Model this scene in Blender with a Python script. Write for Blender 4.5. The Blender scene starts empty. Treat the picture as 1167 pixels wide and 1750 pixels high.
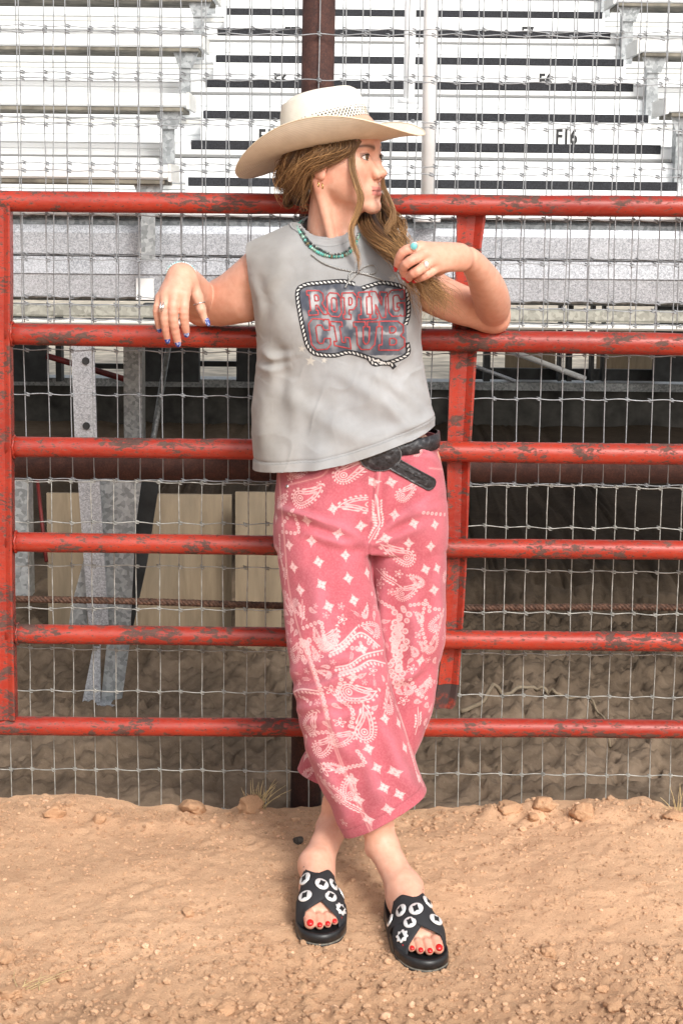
import bpy, bmesh, math, random
import numpy as np
from mathutils import Vector, Matrix
from mathutils.bvhtree import BVHTree

random.seed(7)
SC = bpy.context.scene
COL = SC.collection

# ------------------------------------------------------------------ camera
FPX, CW, CH = 3200.0, 1167.0, 1750.0
CAMLOC = Vector((0.0, -4.27, 1.4))
PITCH, ROLL = math.radians(9.15), math.radians(0.6)
CAMROT = (Matrix.Rotation(math.pi / 2 - PITCH, 3, 'X') @ Matrix.Rotation(ROLL, 3, 'Z'))
cam_data = bpy.data.cameras.new('camera')
cam_data.sensor_fit = 'VERTICAL'
cam_data.sensor_height = 36.0
cam_data.lens = FPX / CH * 36.0
cam_data.clip_start, cam_data.clip_end = 0.05, 3000.0
cam = bpy.data.objects.new('camera', cam_data)
COL.objects.link(cam)
cam.location = CAMLOC
cam.rotation_euler = CAMROT.to_euler()
SC.camera = cam

# ------------------------------------------------------------------ light
SUN_EL, SUN_AZ = math.radians(36), math.radians(156)      # azimuth clockwise from +y
world = bpy.data.worlds.new('World')
SC.world = world
world.use_nodes = True
wn, wl = world.node_tree.nodes, world.node_tree.links
wn.clear()
sky = wn.new('ShaderNodeTexSky')
sky.sky_type = 'NISHITA'
sky.sun_disc = False
sky.sun_elevation = SUN_EL
sky.sun_rotation = SUN_AZ
sky.air_density, sky.dust_density, sky.ozone_density = 1.0, 4.0, 0.6
hs = wn.new('ShaderNodeHueSaturation')
hs.inputs['Saturation'].default_value = 0.28
bg = wn.new('ShaderNodeBackground')
bg.inputs['Strength'].default_value = 0.122
wo = wn.new('ShaderNodeOutputWorld')
wl.new(sky.outputs[0], hs.inputs['Color'])
wl.new(hs.outputs[0], bg.inputs[0])
wl.new(bg.outputs[0], wo.inputs[0])

sun_data = bpy.data.lights.new('sun', 'SUN')
sun_data.energy = 1.5
sun_data.angle = math.radians(14)
sun_data.color = (1.0, 0.965, 0.91)
sun = bpy.data.objects.new('sun', sun_data)
COL.objects.link(sun)
sdir = Vector((math.sin(SUN_AZ) * math.cos(SUN_EL), math.cos(SUN_AZ) * math.cos(SUN_EL), math.sin(SUN_EL)))
sun.rotation_euler = sdir.to_track_quat('Z', 'Y').to_euler()
sun.location = sdir * 30

SC.view_settings.view_transform = 'Standard'
SC.view_settings.look = 'None'
SC.view_settings.gamma = 1.0
SC.view_settings.exposure = 0.60
SC.view_settings.use_curve_mapping = False

# ------------------------------------------------------------------ helpers
def P(px, py, y):
    """world point on the vertical plane at depth y that the photograph shows at (px, py)"""
    d = CAMROT @ Vector(((px - CW / 2) / FPX, -(py - CH / 2) / FPX, -1.0))
    t = (y - CAMLOC.y) / d.y
    return CAMLOC + d * t

def A(px, py, y):
    return np.array(P(px, py, y))

_CR = np.array(CAMROT)
def to_px(v):
    """photograph pixel of world points (n,3)"""
    q = (np.asarray(v, dtype=np.float64) - np.array(CAMLOC)) @ _CR
    return CW / 2 + FPX * q[:, 0] / -q[:, 2], CH / 2 - FPX * q[:, 1] / -q[:, 2]

def tag(o, label=None, cat=None, group=None, kind=None):
    if label: o['label'] = label
    if cat: o['category'] = cat
    if group: o['group'] = group
    if kind: o['kind'] = kind
    return o

def empty(name, loc, label, cat, group=None):
    o = bpy.data.objects.new(name, None)
    o.empty_display_size = 0.05
    COL.objects.link(o)
    o.location = loc
    return tag(o, label, cat, group)

def link(name, me, parent=None):
    o = bpy.data.objects.new(name, me)
    COL.objects.link(o)
    if parent is not None:
        o.parent = parent
        o.matrix_parent_inverse = Matrix.LocRotScale(None, None, None)
        top = Vector(parent.location) + (Vector(parent.parent.location) if parent.parent else Vector((0, 0, 0)))
        o.location = -top if not parent.parent else Vector((0, 0, 0))
    return o

class MB:
    """collects geometry (world coordinates) into one mesh"""
    def __init__(s):
        s.v, s.f, s.m, s.c, s.n = [], [], [], [], 0
    def add(s, v, f, mi=0, col=None):
        v = np.asarray(v, dtype=np.float64).reshape(-1, 3)
        s.v.append(v)
        s.f += [tuple(i + s.n for i in q) for q in f]
        s.m += [mi] * len(f)
        if col is None: col = (1, 1, 1)
        c = np.asarray(col, dtype=np.float64)
        s.c.append(np.broadcast_to(c, (len(v), 3)).copy() if c.ndim == 1 else c)
        s.n += len(v)
        return s
    def box(s, lo, hi, mi=0, col=None):
        x0, y0, z0 = lo; x1, y1, z1 = hi
        v = [(x0, y0, z0), (x1, y0, z0), (x1, y1, z0), (x0, y1, z0), (x0, y0, z1), (x1, y0, z1), (x1, y1, z1), (x0, y1, z1)]
        return s.add(v, BOXF, mi, col)
    def tube(s, pts, r, seg=8, caps=True, mi=0, col=None, squash=None):
        v, f = tube_geo(pts, r, seg, caps, squash)
        if col is not None and np.asarray(col).ndim == 2:
            c = np.repeat(np.asarray(col), seg, axis=0)
            if caps: c = np.vstack([c, c[:1], c[-1:]])
            col = c
        return s.add(v, f, mi, col)
    def ellipsoid(s, c, r, nu=12, nv=8, rot=None, mi=0, col=None):
        v = []
        for j in range(1, nv):
            t = math.pi * j / nv
            for i in range(nu):
                p = 2 * math.pi * i / nu
                v.append((math.sin(t) * math.cos(p), math.sin(t) * math.sin(p), math.cos(t)))
        v += [(0, 0, 1), (0, 0, -1)]
        v = np.array(v) * np.asarray(r)
        if rot is not None: v = v @ np.asarray(rot).T
        v += np.asarray(c)
        f = []
        for j in range(nv - 2):
            for i in range(nu):
                a, b = j * nu + i, j * nu + (i + 1) % nu
                f.append((a, a + nu, b + nu, b))
        t0, b0 = nu * (nv - 1), nu * (nv - 1) + 1
        for i in range(nu):
            f.append((t0, i, (i + 1) % nu))
            k = (nv - 2) * nu
            f.append((b0, k + (i + 1) % nu, k + i))
        return s.add(v, f, mi, col)
    def mesh(s, name, mats, smooth=True):
        me = bpy.data.meshes.new(name)
        v = np.vstack(s.v)
        me.from_pydata(v.tolist(), [], s.f)
        for m in (mats if isinstance(mats, (list, tuple)) else [mats]):
            me.materials.append(m)
        me.polygons.foreach_set('material_index', s.m)
        if smooth is True: me.polygons.foreach_set('use_smooth', [True] * len(s.f))
        cc = np.ones((s.n, 4), dtype=np.float32)
        cc[:, :3] = np.vstack(s.c)
        at = me.color_attributes.new('Col', 'FLOAT_COLOR', 'POINT')
        at.data.foreach_set('color', cc.ravel())
        me.update()
        return me
    def build(s, name, mats, parent=None, smooth=True):
        return link(name, s.mesh(name, mats, smooth), parent)

BOXF = [(0, 3, 2, 1), (4, 5, 6, 7), (0, 1, 5, 4), (1, 2, 6, 5), (2, 3, 7, 6), (3, 0, 4, 7)]

def tube_geo(pts, r, seg=8, caps=True, squash=None):
    pts = np.asarray(pts, dtype=np.float64)
    n = len(pts)
    r = np.broadcast_to(np.asarray(r, dtype=np.float64), (n,))
    t = np.gradient(pts, axis=0)
    t /= np.linalg.norm(t, axis=1)[:, None] + 1e-12
    up = np.array((0, 0, 1.0)) if abs(t[0][2]) < 0.9 else np.array((0, 1.0, 0))
    a = np.cross(up, t[0]); a /= np.linalg.norm(a)
    v = []
    ang = np.arange(seg) * 2 * math.pi / seg
    for i in range(n):
        a = a - t[i] * np.dot(a, t[i]); a /= np.linalg.norm(a) + 1e-12
        b = np.cross(t[i], a)
        q = squash if squash is not None else 1.0
        v.append(pts[i] + r[i] * (np.cos(ang)[:, None] * a + q * np.sin(ang)[:, None] * b))
    v = np.vstack(v)
    f = []
    for i in range(n - 1):
        for k in range(seg):
            k2 = (k + 1) % seg
            f.append((i * seg + k, i * seg + k2, (i + 1) * seg + k2, (i + 1) * seg + k))
    if caps:
        v = np.vstack([v, pts[:1], pts[-1:]])
        c0, c1 = n * seg, n * seg + 1
        for k in range(seg):
            k2 = (k + 1) % seg
            f.append((c0, k2, k)); f.append((c1, (n - 1) * seg + k, (n - 1) * seg + k2))
    return v, f

def spline(pts, n):
    """Catmull-Rom through the points, n samples"""
    p = np.asarray(pts, dtype=np.float64)
    q = np.vstack([2 * p[:1] - p[1:2], p, 2 * p[-1:] - p[-2:-1]])
    u = np.linspace(0, len(p) - 1 - 1e-9, n)
    i = u.astype(int); t = (u - i)[:, None]
    a, b, c, d = q[i], q[i + 1], q[i + 2], q[i + 3]
    return 0.5 * (2 * b + (c - a) * t + (2 * a - 5 * b + 4 * c - d) * t ** 2 + (3 * b - a - 3 * c + d) * t ** 3)

def _h(i, j, k, seed):
    n = (i * 374761393 + j * 668265263 + k * 1274126177 + seed * 974634533) & 0x7fffffff
    n = ((n ^ (n >> 13)) * 1274126177) & 0x7fffffff
    n = ((n ^ (n >> 16)) * 668265263) & 0x7fffffff
    return ((n ^ (n >> 15)) & 0xffff) / 65535.0

def vnoise(x, y, z=0.0, seed=0):
    x, y, z = np.broadcast_arrays(np.asarray(x, float), np.asarray(y, float), np.asarray(z, float))
    i, j, k = np.floor(x).astype(np.int64), np.floor(y).astype(np.int64), np.floor(z).astype(np.int64)
    u, v, w = x - i, y - j, z - k
    u, v, w = u * u * (3 - 2 * u), v * v * (3 - 2 * v), w * w * (3 - 2 * w)
    def L(a, b, t): return a + (b - a) * t
    r0 = L(L(_h(i, j, k, seed), _h(i + 1, j, k, seed), u), L(_h(i, j + 1, k, seed), _h(i + 1, j + 1, k, seed), u), v)
    r1 = L(L(_h(i, j, k + 1, seed), _h(i + 1, j, k + 1, seed), u), L(_h(i, j + 1, k + 1, seed), _h(i + 1, j + 1, k + 1, seed), u), v)
    return L(r0, r1, w) * 2 - 1

def fbm(x, y, z=0.0, oct=4, seed=0, gain=0.5):
    s, a = 0.0, 1.0
    for o in range(oct):
        s = s + a * vnoise(np.asarray(x) * 2 ** o, np.asarray(y) * 2 ** o, np.asarray(z) * 2 ** o, seed + o * 17)
        a *= gain
    return s

def worley(x, y, seed=0):
    """distance to nearest and second feature point"""
    x, y = np.broadcast_arrays(np.asarray(x, float), np.asarray(y, float))
    i, j = np.floor(x).astype(np.int64), np.floor(y).astype(np.int64)
    d1 = np.full(x.shape, 9.0); d2 = np.full(x.shape, 9.0); idv = np.zeros(x.shape)
    for a in (-1, 0, 1):
        for b in (-1, 0, 1):
            fx = i + a + _h(i + a, j + b, 0, seed); fy = j + b + _h(i + a, j + b, 1, seed)
            d = np.hypot(fx - x, fy - y)
            m = d < d1
            d2 = np.where(m, d1, np.minimum(d2, d))
            idv = np.where(m, _h(i + a, j + b, 2, seed), idv)
            d1 = np.where(m, d, d1)
    return d1, d2, idv

def sstep(a, b, x):
    t = np.clip((np.asarray(x) - a) / (b - a), 0, 1)
    return t * t * (3 - 2 * t)

# ------------------------------------------------------------------ materials
class NT:
    def __init__(s, name):
        s.m = bpy.data.materials.new(name)
        s.m.use_nodes = True
        s.t = s.m.node_tree
        s.b = s.t.nodes['Principled BSDF']
        s.tc = None
    def n(s, typ, **kw):
        x = s.t.nodes.new(typ)
        for k, v in kw.items(): setattr(x, k, v)
        return x
    def l(s, a, b): s.t.links.new(a, b)
    def coord(s, kind='Object', scale=(1, 1, 1)):
        tc = s.n('ShaderNodeTexCoord')
        mp = s.n('ShaderNodeMapping')
        mp.inputs['Scale'].default_value = scale
        s.l(tc.outputs[kind], mp.inputs[0])
        return mp.outputs[0]
    def noise(s, co, scale, detail=4, rough=0.55, dist=0.0):
        x = s.n('ShaderNodeTexNoise')
        x.inputs['Scale'].default_value = scale
        x.inputs['Detail'].default_value = detail
        x.inputs['Roughness'].default_value = rough
        x.inputs['Distortion'].default_value = dist
        s.l(co, x.inputs['Vector'])
        return x.outputs['Fac']
    def ramp(s, fac, stops):
        x = s.n('ShaderNodeValToRGB')
        e = x.color_ramp.elements
        while len(e) < len(stops): e.new(0.5)
        for k, (p, c) in enumerate(stops):
            e[k].position = p
            e[k].color = (c, c, c, 1) if isinstance(c, (int, float)) else (*c, 1)
        s.l(fac, x.inputs[0])
        return x.outputs[0]
    def mix(s, fac, a, b, mode='MIX'):
        x = s.n('ShaderNodeMix', data_type='RGBA', blend_type=mode)
        for i, q in ((0, fac), (6, a), (7, b)):
            if isinstance(q, (int, float)): x.inputs[i].default_value = q
            elif isinstance(q, tuple): x.inputs[i].default_value = (*q, 1)
            else: s.l(q, x.inputs[i])
        return x.outputs[2]
    def vcol(s, name='Col'):
        x = s.n('ShaderNodeVertexColor'); x.layer_name = name
        return x.outputs[0]
    def base(s, c):
        if isinstance(c, tuple): s.b.inputs['Base Color'].default_value = (*c, 1)
        else: s.l(c, s.b.inputs['Base Color'])
        return s
    def set(s, **kw):
        for k, v in kw.items():
            i = s.b.inputs[k.replace('_', ' ')]
            if isinstance(v, (int, float, tuple)): i.default_value = v
            else: s.l(v, i)
        return s
    def bump(s, h, strength=0.3, dist=0.002):
        x = s.n('ShaderNodeBump')
        x.inputs['Strength'].default_value = strength
        x.inputs['Distance'].default_value = dist
        s.l(h, x.inputs['Height'])
        s.l(x.outputs[0], s.b.inputs['Normal'])
        return s

def m_plain(name, c, rough=0.5, metal=0.0, var=0.12, scale=30, bump=0.1):
    t = NT(name)
    co = t.coord()
    f = t.noise(co, scale)
    c2 = tuple(max(0, q * (1 - 2 * var)) for q in c); c1 = tuple(min(1, q * (1 + var)) for q in c)
    t.base(t.ramp(f, [(0.3, c2), (0.7, c1)])).set(Roughness=rough, Metallic=metal)
    if bump: t.bump(f, bump, 0.001)
    return t.m

M = {}
# red gate paint, chipped down to rust
t = NT('chipped_red_paint')
co = t.coord('Object', (1, 1.6, 2.2))
n1 = t.noise(co, 9, 8, 0.68, 0.6); n2 = t.noise(co, 55, 5, 0.7, 0.4); n3 = t.noise(co, 3, 3)
sm = t.mix(0.45, n1, n2)
chip = t.mix(1.0, t.ramp(sm, [(0.515, 0.0), (0.555, 1.0)]), t.ramp(t.noise(co, 120, 4, 0.65), [(0.60, 0.0), (0.66, 1.0)]), 'LIGHTEN')
red = t.ramp(n3, [(0.3, (0.26, 0.017, 0.009)), (0.7, (0.42, 0.036, 0.016))])
dusty = t.mix(t.ramp(n2, [(0.42, 0.0), (0.75, 0.30)]), red, (0.42, 0.12, 0.085))
rust = t.ramp(n2, [(0.3, (0.035, 0.018, 0.016)), (0.7, (0.13, 0.065, 0.05))])
t.base(t.mix(chip, dusty, rust)).set(Roughness=t.ramp(chip, [(0, 0.36), (1, 0.8)])).bump(t.ramp(chip, [(0, 1.0), (1, 0.0)]), 0.35, 0.0008)
M['red'] = t.m
t = NT('rusted_bare_steel')
co = t.coord(); n1 = t.noise(co, 14, 8, 0.7); n2 = t.noise(co, 160, 3)
t.base(t.mix(t.ramp(n1, [(0.5, 0.0), (0.62, 0.8)]), (0.05, 0.03, 0.027), (0.42, 0.05, 0.02))).set(Roughness=0.75).bump(n2, 0.3, 0.0008)
M['burnt'] = t.m
# brown rusted pipe
t = NT('brown_rust_pipe')
co = t.coord('Object', (1, 1, 1)); n1 = t.noise(co, 30, 8, 0.72); n2 = t.noise(co, 260, 3, 0.6)
t.base(t.ramp(t.mix(0.5, n1, n2), [(0.32, (0.022, 0.010, 0.009)), (0.5, (0.055, 0.022, 0.017)), (0.68, (0.11, 0.042, 0.028))])).set(Roughness=0.8).bump(n2, 0.4, 0.001)
M['rust'] = t.m
# galvanised
def galv(name, lo, hi, metal=0.55, scale=90):
    t = NT(name)
    co = t.coord()
    v = t.n('ShaderNodeTexVoronoi'); v.inputs['Scale'].default_value = scale
    t.l(co, v.inputs['Vector'])
    sep = t.n('ShaderNodeSeparateColor'); t.l(v.outputs['Color'], sep.inputs[0])
    n1 = t.noise(co, 4, 6, 0.65)
    f = t.mix(0.5, sep.outputs[0], n1)
    t.base(t.ramp(f, [(0.25, lo), (0.75, hi)])).set(Metallic=metal, Roughness=0.42)
    t.bump(sep.outputs[1], 0.06, 0.001)
    return t.m
M['galv'] = galv('galvanised_steel', (0.27, 0.285, 0.31), (0.55, 0.57, 0.61), 0.35, 320)
M['galv_dark'] = galv('weathered_galvanised_steel', (0.20, 0.215, 0.22), (0.42, 0.44, 0.45), 0.3)
M['galv_olive'] = galv('dirty_galvanised_bar', (0.24, 0.24, 0.21), (0.42, 0.42, 0.37), 0.2)
M['wire'] = m_plain('zinc_wire', (0.36, 0.38, 0.40), 0.42, 0.35, 0.18, 60, 0.1)
M['wire_old'] = m_plain('dull_zinc_wire', (0.40, 0.40, 0.37), 0.5, 0.25, 0.25, 50, 0.1)
# white anodised plank
t = NT('white_aluminium_plank')
co = t.coord('Object', (0.25, 1, 3)); n1 = t.noise(co, 6, 6, 0.65); n2 = t.noise(t.coord('Object', (0.2, 4, 4)), 60, 3)
t.base(t.ramp(n1, [(0.3, (0.70, 0.71, 0.70)), (0.6, (0.86, 0.88, 0.89))])).set(Roughness=0.42, Metallic=0.1).bump(n2, 0.05, 0.001)
M['plank'] = t.m
t = NT('dull_aluminium_plank')
co = t.coord('Object', (0.25, 1, 3)); n1 = t.noise(co, 6, 6, 0.65)
t.base(t.ramp(n1, [(0.3, (0.58, 0.57, 0.53)), (0.65, (0.74, 0.74, 0.71))])).set(Roughness=0.5)
M['plank_dull'] = t.m
M['white_paint'] = m_plain('white_handrail_paint', (0.90, 0.91, 0.91), 0.35, 0, 0.04, 12, 0.03)
M['nosing'] = m_plain('black_grit_nosing', (0.022, 0.023, 0.028), 0.85, 0, 0.4, 200, 0.5)
M['plate'] = m_plain('white_number_plate', (0.84, 0.84, 0.83), 0.45, 0, 0.03, 10, 0)
M['ink'] = m_plain('black_sign_ink', (0.014, 0.014, 0.015), 0.6, 0, 0.2, 40, 0)
M['underside'] = m_plain('shaded_plank_underside', (0.22, 0.20, 0.16), 0.8, 0, 0.3, 14, 0.2)  # dark tone holds the shade below the seat planks
# arena sand
t = NT('arena_sand')
co = t.coord(); n1 = t.noise(co, 1.7, 5, 0.6); n2 = t.noise(co, 260, 4, 0.7); n3 = t.noise(co, 26, 5, 0.6)
c = t.ramp(n1, [(0.3, (0.53, 0.315, 0.187)), (0.7, (0.68, 0.43, 0.268))])
c = t.mix(t.ramp(n3, [(0.35, 0.0), (0.75, 0.5)]), c, (0.70, 0.45, 0.28))
c = t.mix(t.ramp(n2, [(0.59, 0.0), (0.70, 0.5)]), c, (0.76, 0.58, 0.42))
c = t.mix(t.ramp(n2, [(0.30, 0.65), (0.42, 0.0)]), c, (0.24, 0.13, 0.075))
t.base(t.mix(1.0, c, t.vcol(), 'MULTIPLY')).set(Roughness=0.95)
t.b.inputs['Specular IOR Level'].default_value = 0.15
t.bump(t.mix(0.5, n2, t.noise(co, 90, 5, 0.7)), 1.0, 0.007)
M['sand'] = t.m
# soil under the stand
t = NT('brown_soil')
co = t.coord(); n1 = t.noise(co, 3, 6, 0.6); n2 = t.noise(co, 150, 4, 0.7); n3 = t.noise(co, 30, 5, 0.65)
c = t.ramp(t.mix(0.5, n1, n3), [(0.3, (0.11, 0.078, 0.052)), (0.7, (0.235, 0.175, 0.125))])
c = t.mix(t.ramp(n2, [(0.6, 0.0), (0.72, 0.35)]), c, (0.34, 0.28, 0.21))
t.base(t.mix(1.0, c, t.vcol(), 'MULTIPLY')).set(Roughness=0.97)
t.b.inputs['Specular IOR Level'].default_value = 0.1
t.bump(t.mix(0.5, n2, n3), 0.7, 0.006)
M['soil'] = t.m
# plywood
t = NT('weathered_plywood')
co = t.coord('Object', (1.2, 1, 0.18)); n1 = t.noise(co, 22, 6, 0.6, 0.4); n2 = t.noise(t.coord(), 3, 5)
c = t.ramp(n1, [(0.3, (0.19, 0.140, 0.088)), (0.7, (0.32, 0.245, 0.160))])
t.base(t.mix(t.ramp(n2, [(0.4, 0.0), (0.7, 0.5)]), c, (0.19, 0.165, 0.125))).set(Roughness=0.85).bump(n1, 0.2, 0.002)
M['ply'] = t.m
M['dark_steel'] = m_plain('dark_painted_steel', (0.035, 0.037, 0.038), 0.6, 0.2, 0.3, 12, 0.1)
M['maroon'] = m_plain('maroon_painted_steel', (0.18, 0.018, 0.016), 0.55, 0, 0.3, 9, 0.1)
M['straw'] = m_plain('dry_straw', (0.62, 0.47, 0.24), 0.8, 0, 0.2, 60, 0)
M['cable'] = m_plain('rusty_wire_rope', (0.12, 0.062, 0.04), 0.75, 0.2, 0.4, 120, 0.2)
# ------------------------------------------------------------------ ground
def ground_z(y):
    y = np.asarray(y, float)
    return np.where(y > -0.05, 0.0, np.where(y > -0.85, -0.0 + 0.135 * (y + 0.05) + 0.0, 0.135 * -0.80 + 0.02 * (y + 0.85)))

def sand_z(x, y, fine=True):
    x = np.asarray(x, float); y = np.asarray(y, float)
    near = sstep(6, 2.0, np.hypot(x, y + 1))
    z = np.maximum(ground_z(y), -0.35)
    z = z + near * (0.015 * fbm(x * 3.1, y * 3.1, 0, 3, 3) + 0.0035 * fbm(x * 15, y * 15, 0, 3, 11) + 0.0014 * fbm(x * 70, y * 70, 0, 2, 12))
    # trampled crumbly band nearest the camera, and the loose ledge at the fence
    band = sstep(-0.62, -0.95, y + 0.12 * fbm(x * 2, y * 2, 0, 2, 5))
    d1, d2, idv = worley(x * 28, y * 28, 4)
    e1, e2, ide = worley(x * 62, y * 62, 9)
    crumb = np.maximum(0, 0.42 - d1) * (idv > 0.45) * 0.030 + np.maximum(0, 0.42 - e1) * (ide > 0.4) * 0.016
    z = z + near * crumb * (0.25 + 0.95 * band)
    ledge = sstep(-0.22, -0.02, y) * sstep(0.10, 0.03, y)
    z = z + near * ledge * (-0.006 + 0.020 * np.maximum(0, fbm(x * 11, y * 9, 0, 3, 21)))
    dent = np.exp(-((x - 0.05) ** 2 / 0.012 + (y + 0.42) ** 2 / 0.01)) * 0.018 + np.exp(-((x + 0.13) ** 2 / 0.004 + (y + 0.30) ** 2 / 0.006)) * 0.016
    z = z - dent * (0.7 + 0.5 * vnoise(x * 30, y * 30, 0, 8))
    rip = 0.0025 * near * sstep(0.1, 0.5, x) * np.maximum(0, vnoise(x * 16, y * 22, 0, 31)) + 0.004 * near * np.maximum(0, vnoise(x * 34, y * 40, 0, 33) - 0.15) * (1 + vnoise(x * 5, y * 5, 0, 35))
    return z + rip

def axis(lo, hi, step, far_lo, far_hi, grow=1.35):
    a = list(np.arange(lo, hi + step * 0.5, step))
    s, v = step, lo
    left = []
    while v > far_lo:
        s *= grow; v -= s; left.append(max(v, far_lo))
    s, v = step, a[-1]
    right = []
    while v < far_hi:
        s *= grow; v += s; right.append(min(v, far_hi))
    return np.array(left[::-1] + a + right)

def grid_mesh(name, xs, ys, zf, mat, colf=None):
    X, Y = np.meshgrid(xs, ys)
    Z = zf(X, Y)
    nx, ny = len(xs), len(ys)
    i = np.arange(nx * ny).reshape(ny, nx)
    f = np.stack([i[:-1, :-1], i[:-1, 1:], i[1:, 1:], i[1:, :-1]], -1).reshape(-1, 4)
    me = fast_mesh(name, np.stack([X, Y, Z], -1).reshape(-1, 3), f, mat)
    if colf is not None: set_col(me, colf(X.ravel(), Y.ravel(), Z.ravel()))
    return me

def fast_mesh(name, v, f, mats, smooth=True):
    me = bpy.data.meshes.new(name)
    v = np.asarray(v, dtype=np.float32); f = np.asarray(f, dtype=np.int32)
    k = f.shape[1]
    me.vertices.add(len(v)); me.vertices.foreach_set('co', v.ravel())
    me.loops.add(f.size); me.loops.foreach_set('vertex_index', f.ravel())
    me.polygons.add(len(f)); me.polygons.foreach_set('loop_start', np.arange(0, f.size, k, dtype=np.int32))
    me.polygons.foreach_set('use_smooth', np.full(len(f), smooth))
    for m in (mats if isinstance(mats, (list, tuple)) else [mats]): me.materials.append(m)
    me.update(calc_edges=True)
    me.validate()
    return me

def set_col(me, c):
    cc = np.ones((len(me.vertices), 4), dtype=np.float32)
    cc[:, :3] = c
    at = me.color_attributes.get('Col') or me.color_attributes.new('Col', 'FLOAT_COLOR', 'POINT')
    at.data.foreach_set('color', cc.ravel())

def sand_col(x, y, z):
    k = 1 + 0.10 * fbm(x * 4, y * 6, 0, 3, 41)
    band = sstep(-0.62, -0.95, y + 0.12 * fbm(x * 2, y * 2, 0, 2, 5))
    k = k * (1 - 0.14 * band)
    return np.stack([k, k * (1 - 0.02 * band), k * (1 - 0.05 * band)], -1)

xs = axis(-0.98, 0.98, 0.0065, -900, 900, 1.4)
ys = np.concatenate([axis(-1.30, 0.06, 0.0065, -900, 0.06, 1.4)])
ys = ys[ys <= 0.0651]
tag(link('arena_ground', grid_mesh('arena_ground', xs, ys, sand_z, M['sand'], sand_col)), kind='structure')

def soil_z(x, y):
    near = sstep(14, 3.0, y)
    z = -0.055 + 0.02 * sstep(0.2, 0.9, y) + 0.05 * sstep(0.5, 1.6, y)
    d1, d2, idv = worley(x * 7 + 0.5 * vnoise(x * 9, y * 9, 0, 2), y * 6 + 0.5 * vnoise(x * 9, y * 9, 0, 3), 61)
    e1, e2, ide = worley(x * 26, y * 22, 63)
    crack = -0.022 * sstep(0.10, 0.0, d2 - d1)
    clod = np.maximum(0, 0.5 - e1) * (ide > 0.35) * 0.045
    z = z + near * (0.03 * fbm(x * 3, y * 3, 0, 3, 51) + 0.012 * fbm(x * 15, y * 15, 0, 3, 53) + crack + clod * sstep(0.15, 0.4, y) + 0.02 * (idv - 0.5))
    return z
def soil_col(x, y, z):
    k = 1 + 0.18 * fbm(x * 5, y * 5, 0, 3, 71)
    stand_shade = sstep(0.45, 1.7, y + 0.25 * fbm(x * 2, y * 2, 0, 3, 73)) * (0.35 + 0.65 * sstep(-0.1, 0.35, x))  # shade under the stand painted into the soil, deeper to the right
    k = k * (1 - 0.64 * stand_shade) * 1.12
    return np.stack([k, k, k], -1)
xs2 = axis(-1.3, 1.3, 0.012, -900, 900, 1.4)
ys2 = axis(0.035, 2.2, 0.012, 0.035, 900, 1.25)
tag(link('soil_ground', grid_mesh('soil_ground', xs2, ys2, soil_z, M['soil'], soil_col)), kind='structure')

def clod_mesh(seed, r, flat=0.75, det=4, jag=0.3, mat=None):
    bm = bmesh.new()
    bmesh.ops.create_icosphere(bm, subdivisions=det, radius=1.0)
    v = np.array([q.co[:] for q in bm.verts])
    k = 1 + jag * fbm(v[:, 0] * 1.3 + seed * 3.1, v[:, 1] * 1.3, v[:, 2] * 1.3, 4, seed) + 0.13 * fbm(v[:, 0] * 4.5 + seed, v[:, 1] * 4.5, v[:, 2] * 4.5, 3, seed + 9)
    # a few flat breaks
    rs = np.random.RandomState(seed)
    v = v * k[:, None]
    for _ in range(6):
        n = rs.normal(size=3); n /= np.linalg.norm(n)
        d = v @ n; lim = 0.62 + 0.25 * rs.rand()
        v = v - np.maximum(0, d - lim)[:, None] * n * 0.85
    v *= np.array((1, 0.85, flat)) * r
    for q, c in zip(bm.verts, v): q.co = c
    me = bpy.data.meshes.new('clod'); bm.to_mesh(me); bm.free()
    me.polygons.foreach_set('use_smooth', [True] * len(me.polygons))
    me.materials.append(mat or M['sand'])
    set_col(me, np.tile(np.array([0.92, 0.88, 0.84]), (len(v), 1)))
    return me

def ground_hit(px, py, dz=0.0):
    """where the ray through a photograph pixel meets the sand"""
    lo, hi = -2.0, 0.05
    best = None
    for y in np.linspace(hi, lo, 420):
        p = P(px, py, y)
        if p.z - dz >= sand_z(p.x, p.y):
            best = p
            break
    return best if best is not None else P(px, py, -1)

CLODS = [
    (95, 1392, 19, .75, 'small upright tan dirt clod at the fence foot near the left frame edge'),
    (170, 1402, 14, .65, 'little pale dirt clod below the fence, right of the upright one'),
    (330, 1384, 27, .5, 'flat oblong tan dirt clod at the fence foot left of centre'),
    (428, 1384, 24, .75, 'large rounded tan dirt clod beside the dry grass at the fence'),
    (872, 1388, 24, .6, 'wedge shaped tan dirt clod at the fence right of the trousers'),
    (928, 1380, 20, .85, 'tall blocky tan dirt clod at the fence in the cluster at right'),
    (912, 1397, 12, .7, 'smallest tan dirt clod in the cluster at the fence on the right'),
    (995, 1398, 21, .9, 'round craggy tan dirt clod, rightmost of the big ones at the fence'),
    (1150, 1400, 22, .5, 'low broad tan dirt lump under the fence at the right frame edge'),
    (937, 1632, 15, .75, 'lone smooth dirt clod lying right of the right sandal'),
    (955, 1690, 13, .75, 'small dirt clod below the lone smooth one at lower right'),
    (1048, 1722, 18, .6, 'angular dirt clod in the crumbly sand at bottom right'),
    (1027, 1693, 13, .7, 'small dirt clod just above the angular one at bottom right'),
    (385, 1728, 24, .45, 'flat reddish dirt clod at the bottom left of centre'),
    (322, 1562, 12, .8, 'small clod sitting in smooth sand left of the left sandal'),
    (108, 1672, 15, .6, 'small clod beside the straw wisp at lower left'),
    (8, 1640, 26, .6, 'large pale dirt clod cut by the left frame edge'),
    (18, 1700, 24, .5, 'broad dirt clod under the pale one at the left frame edge'),
]
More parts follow.
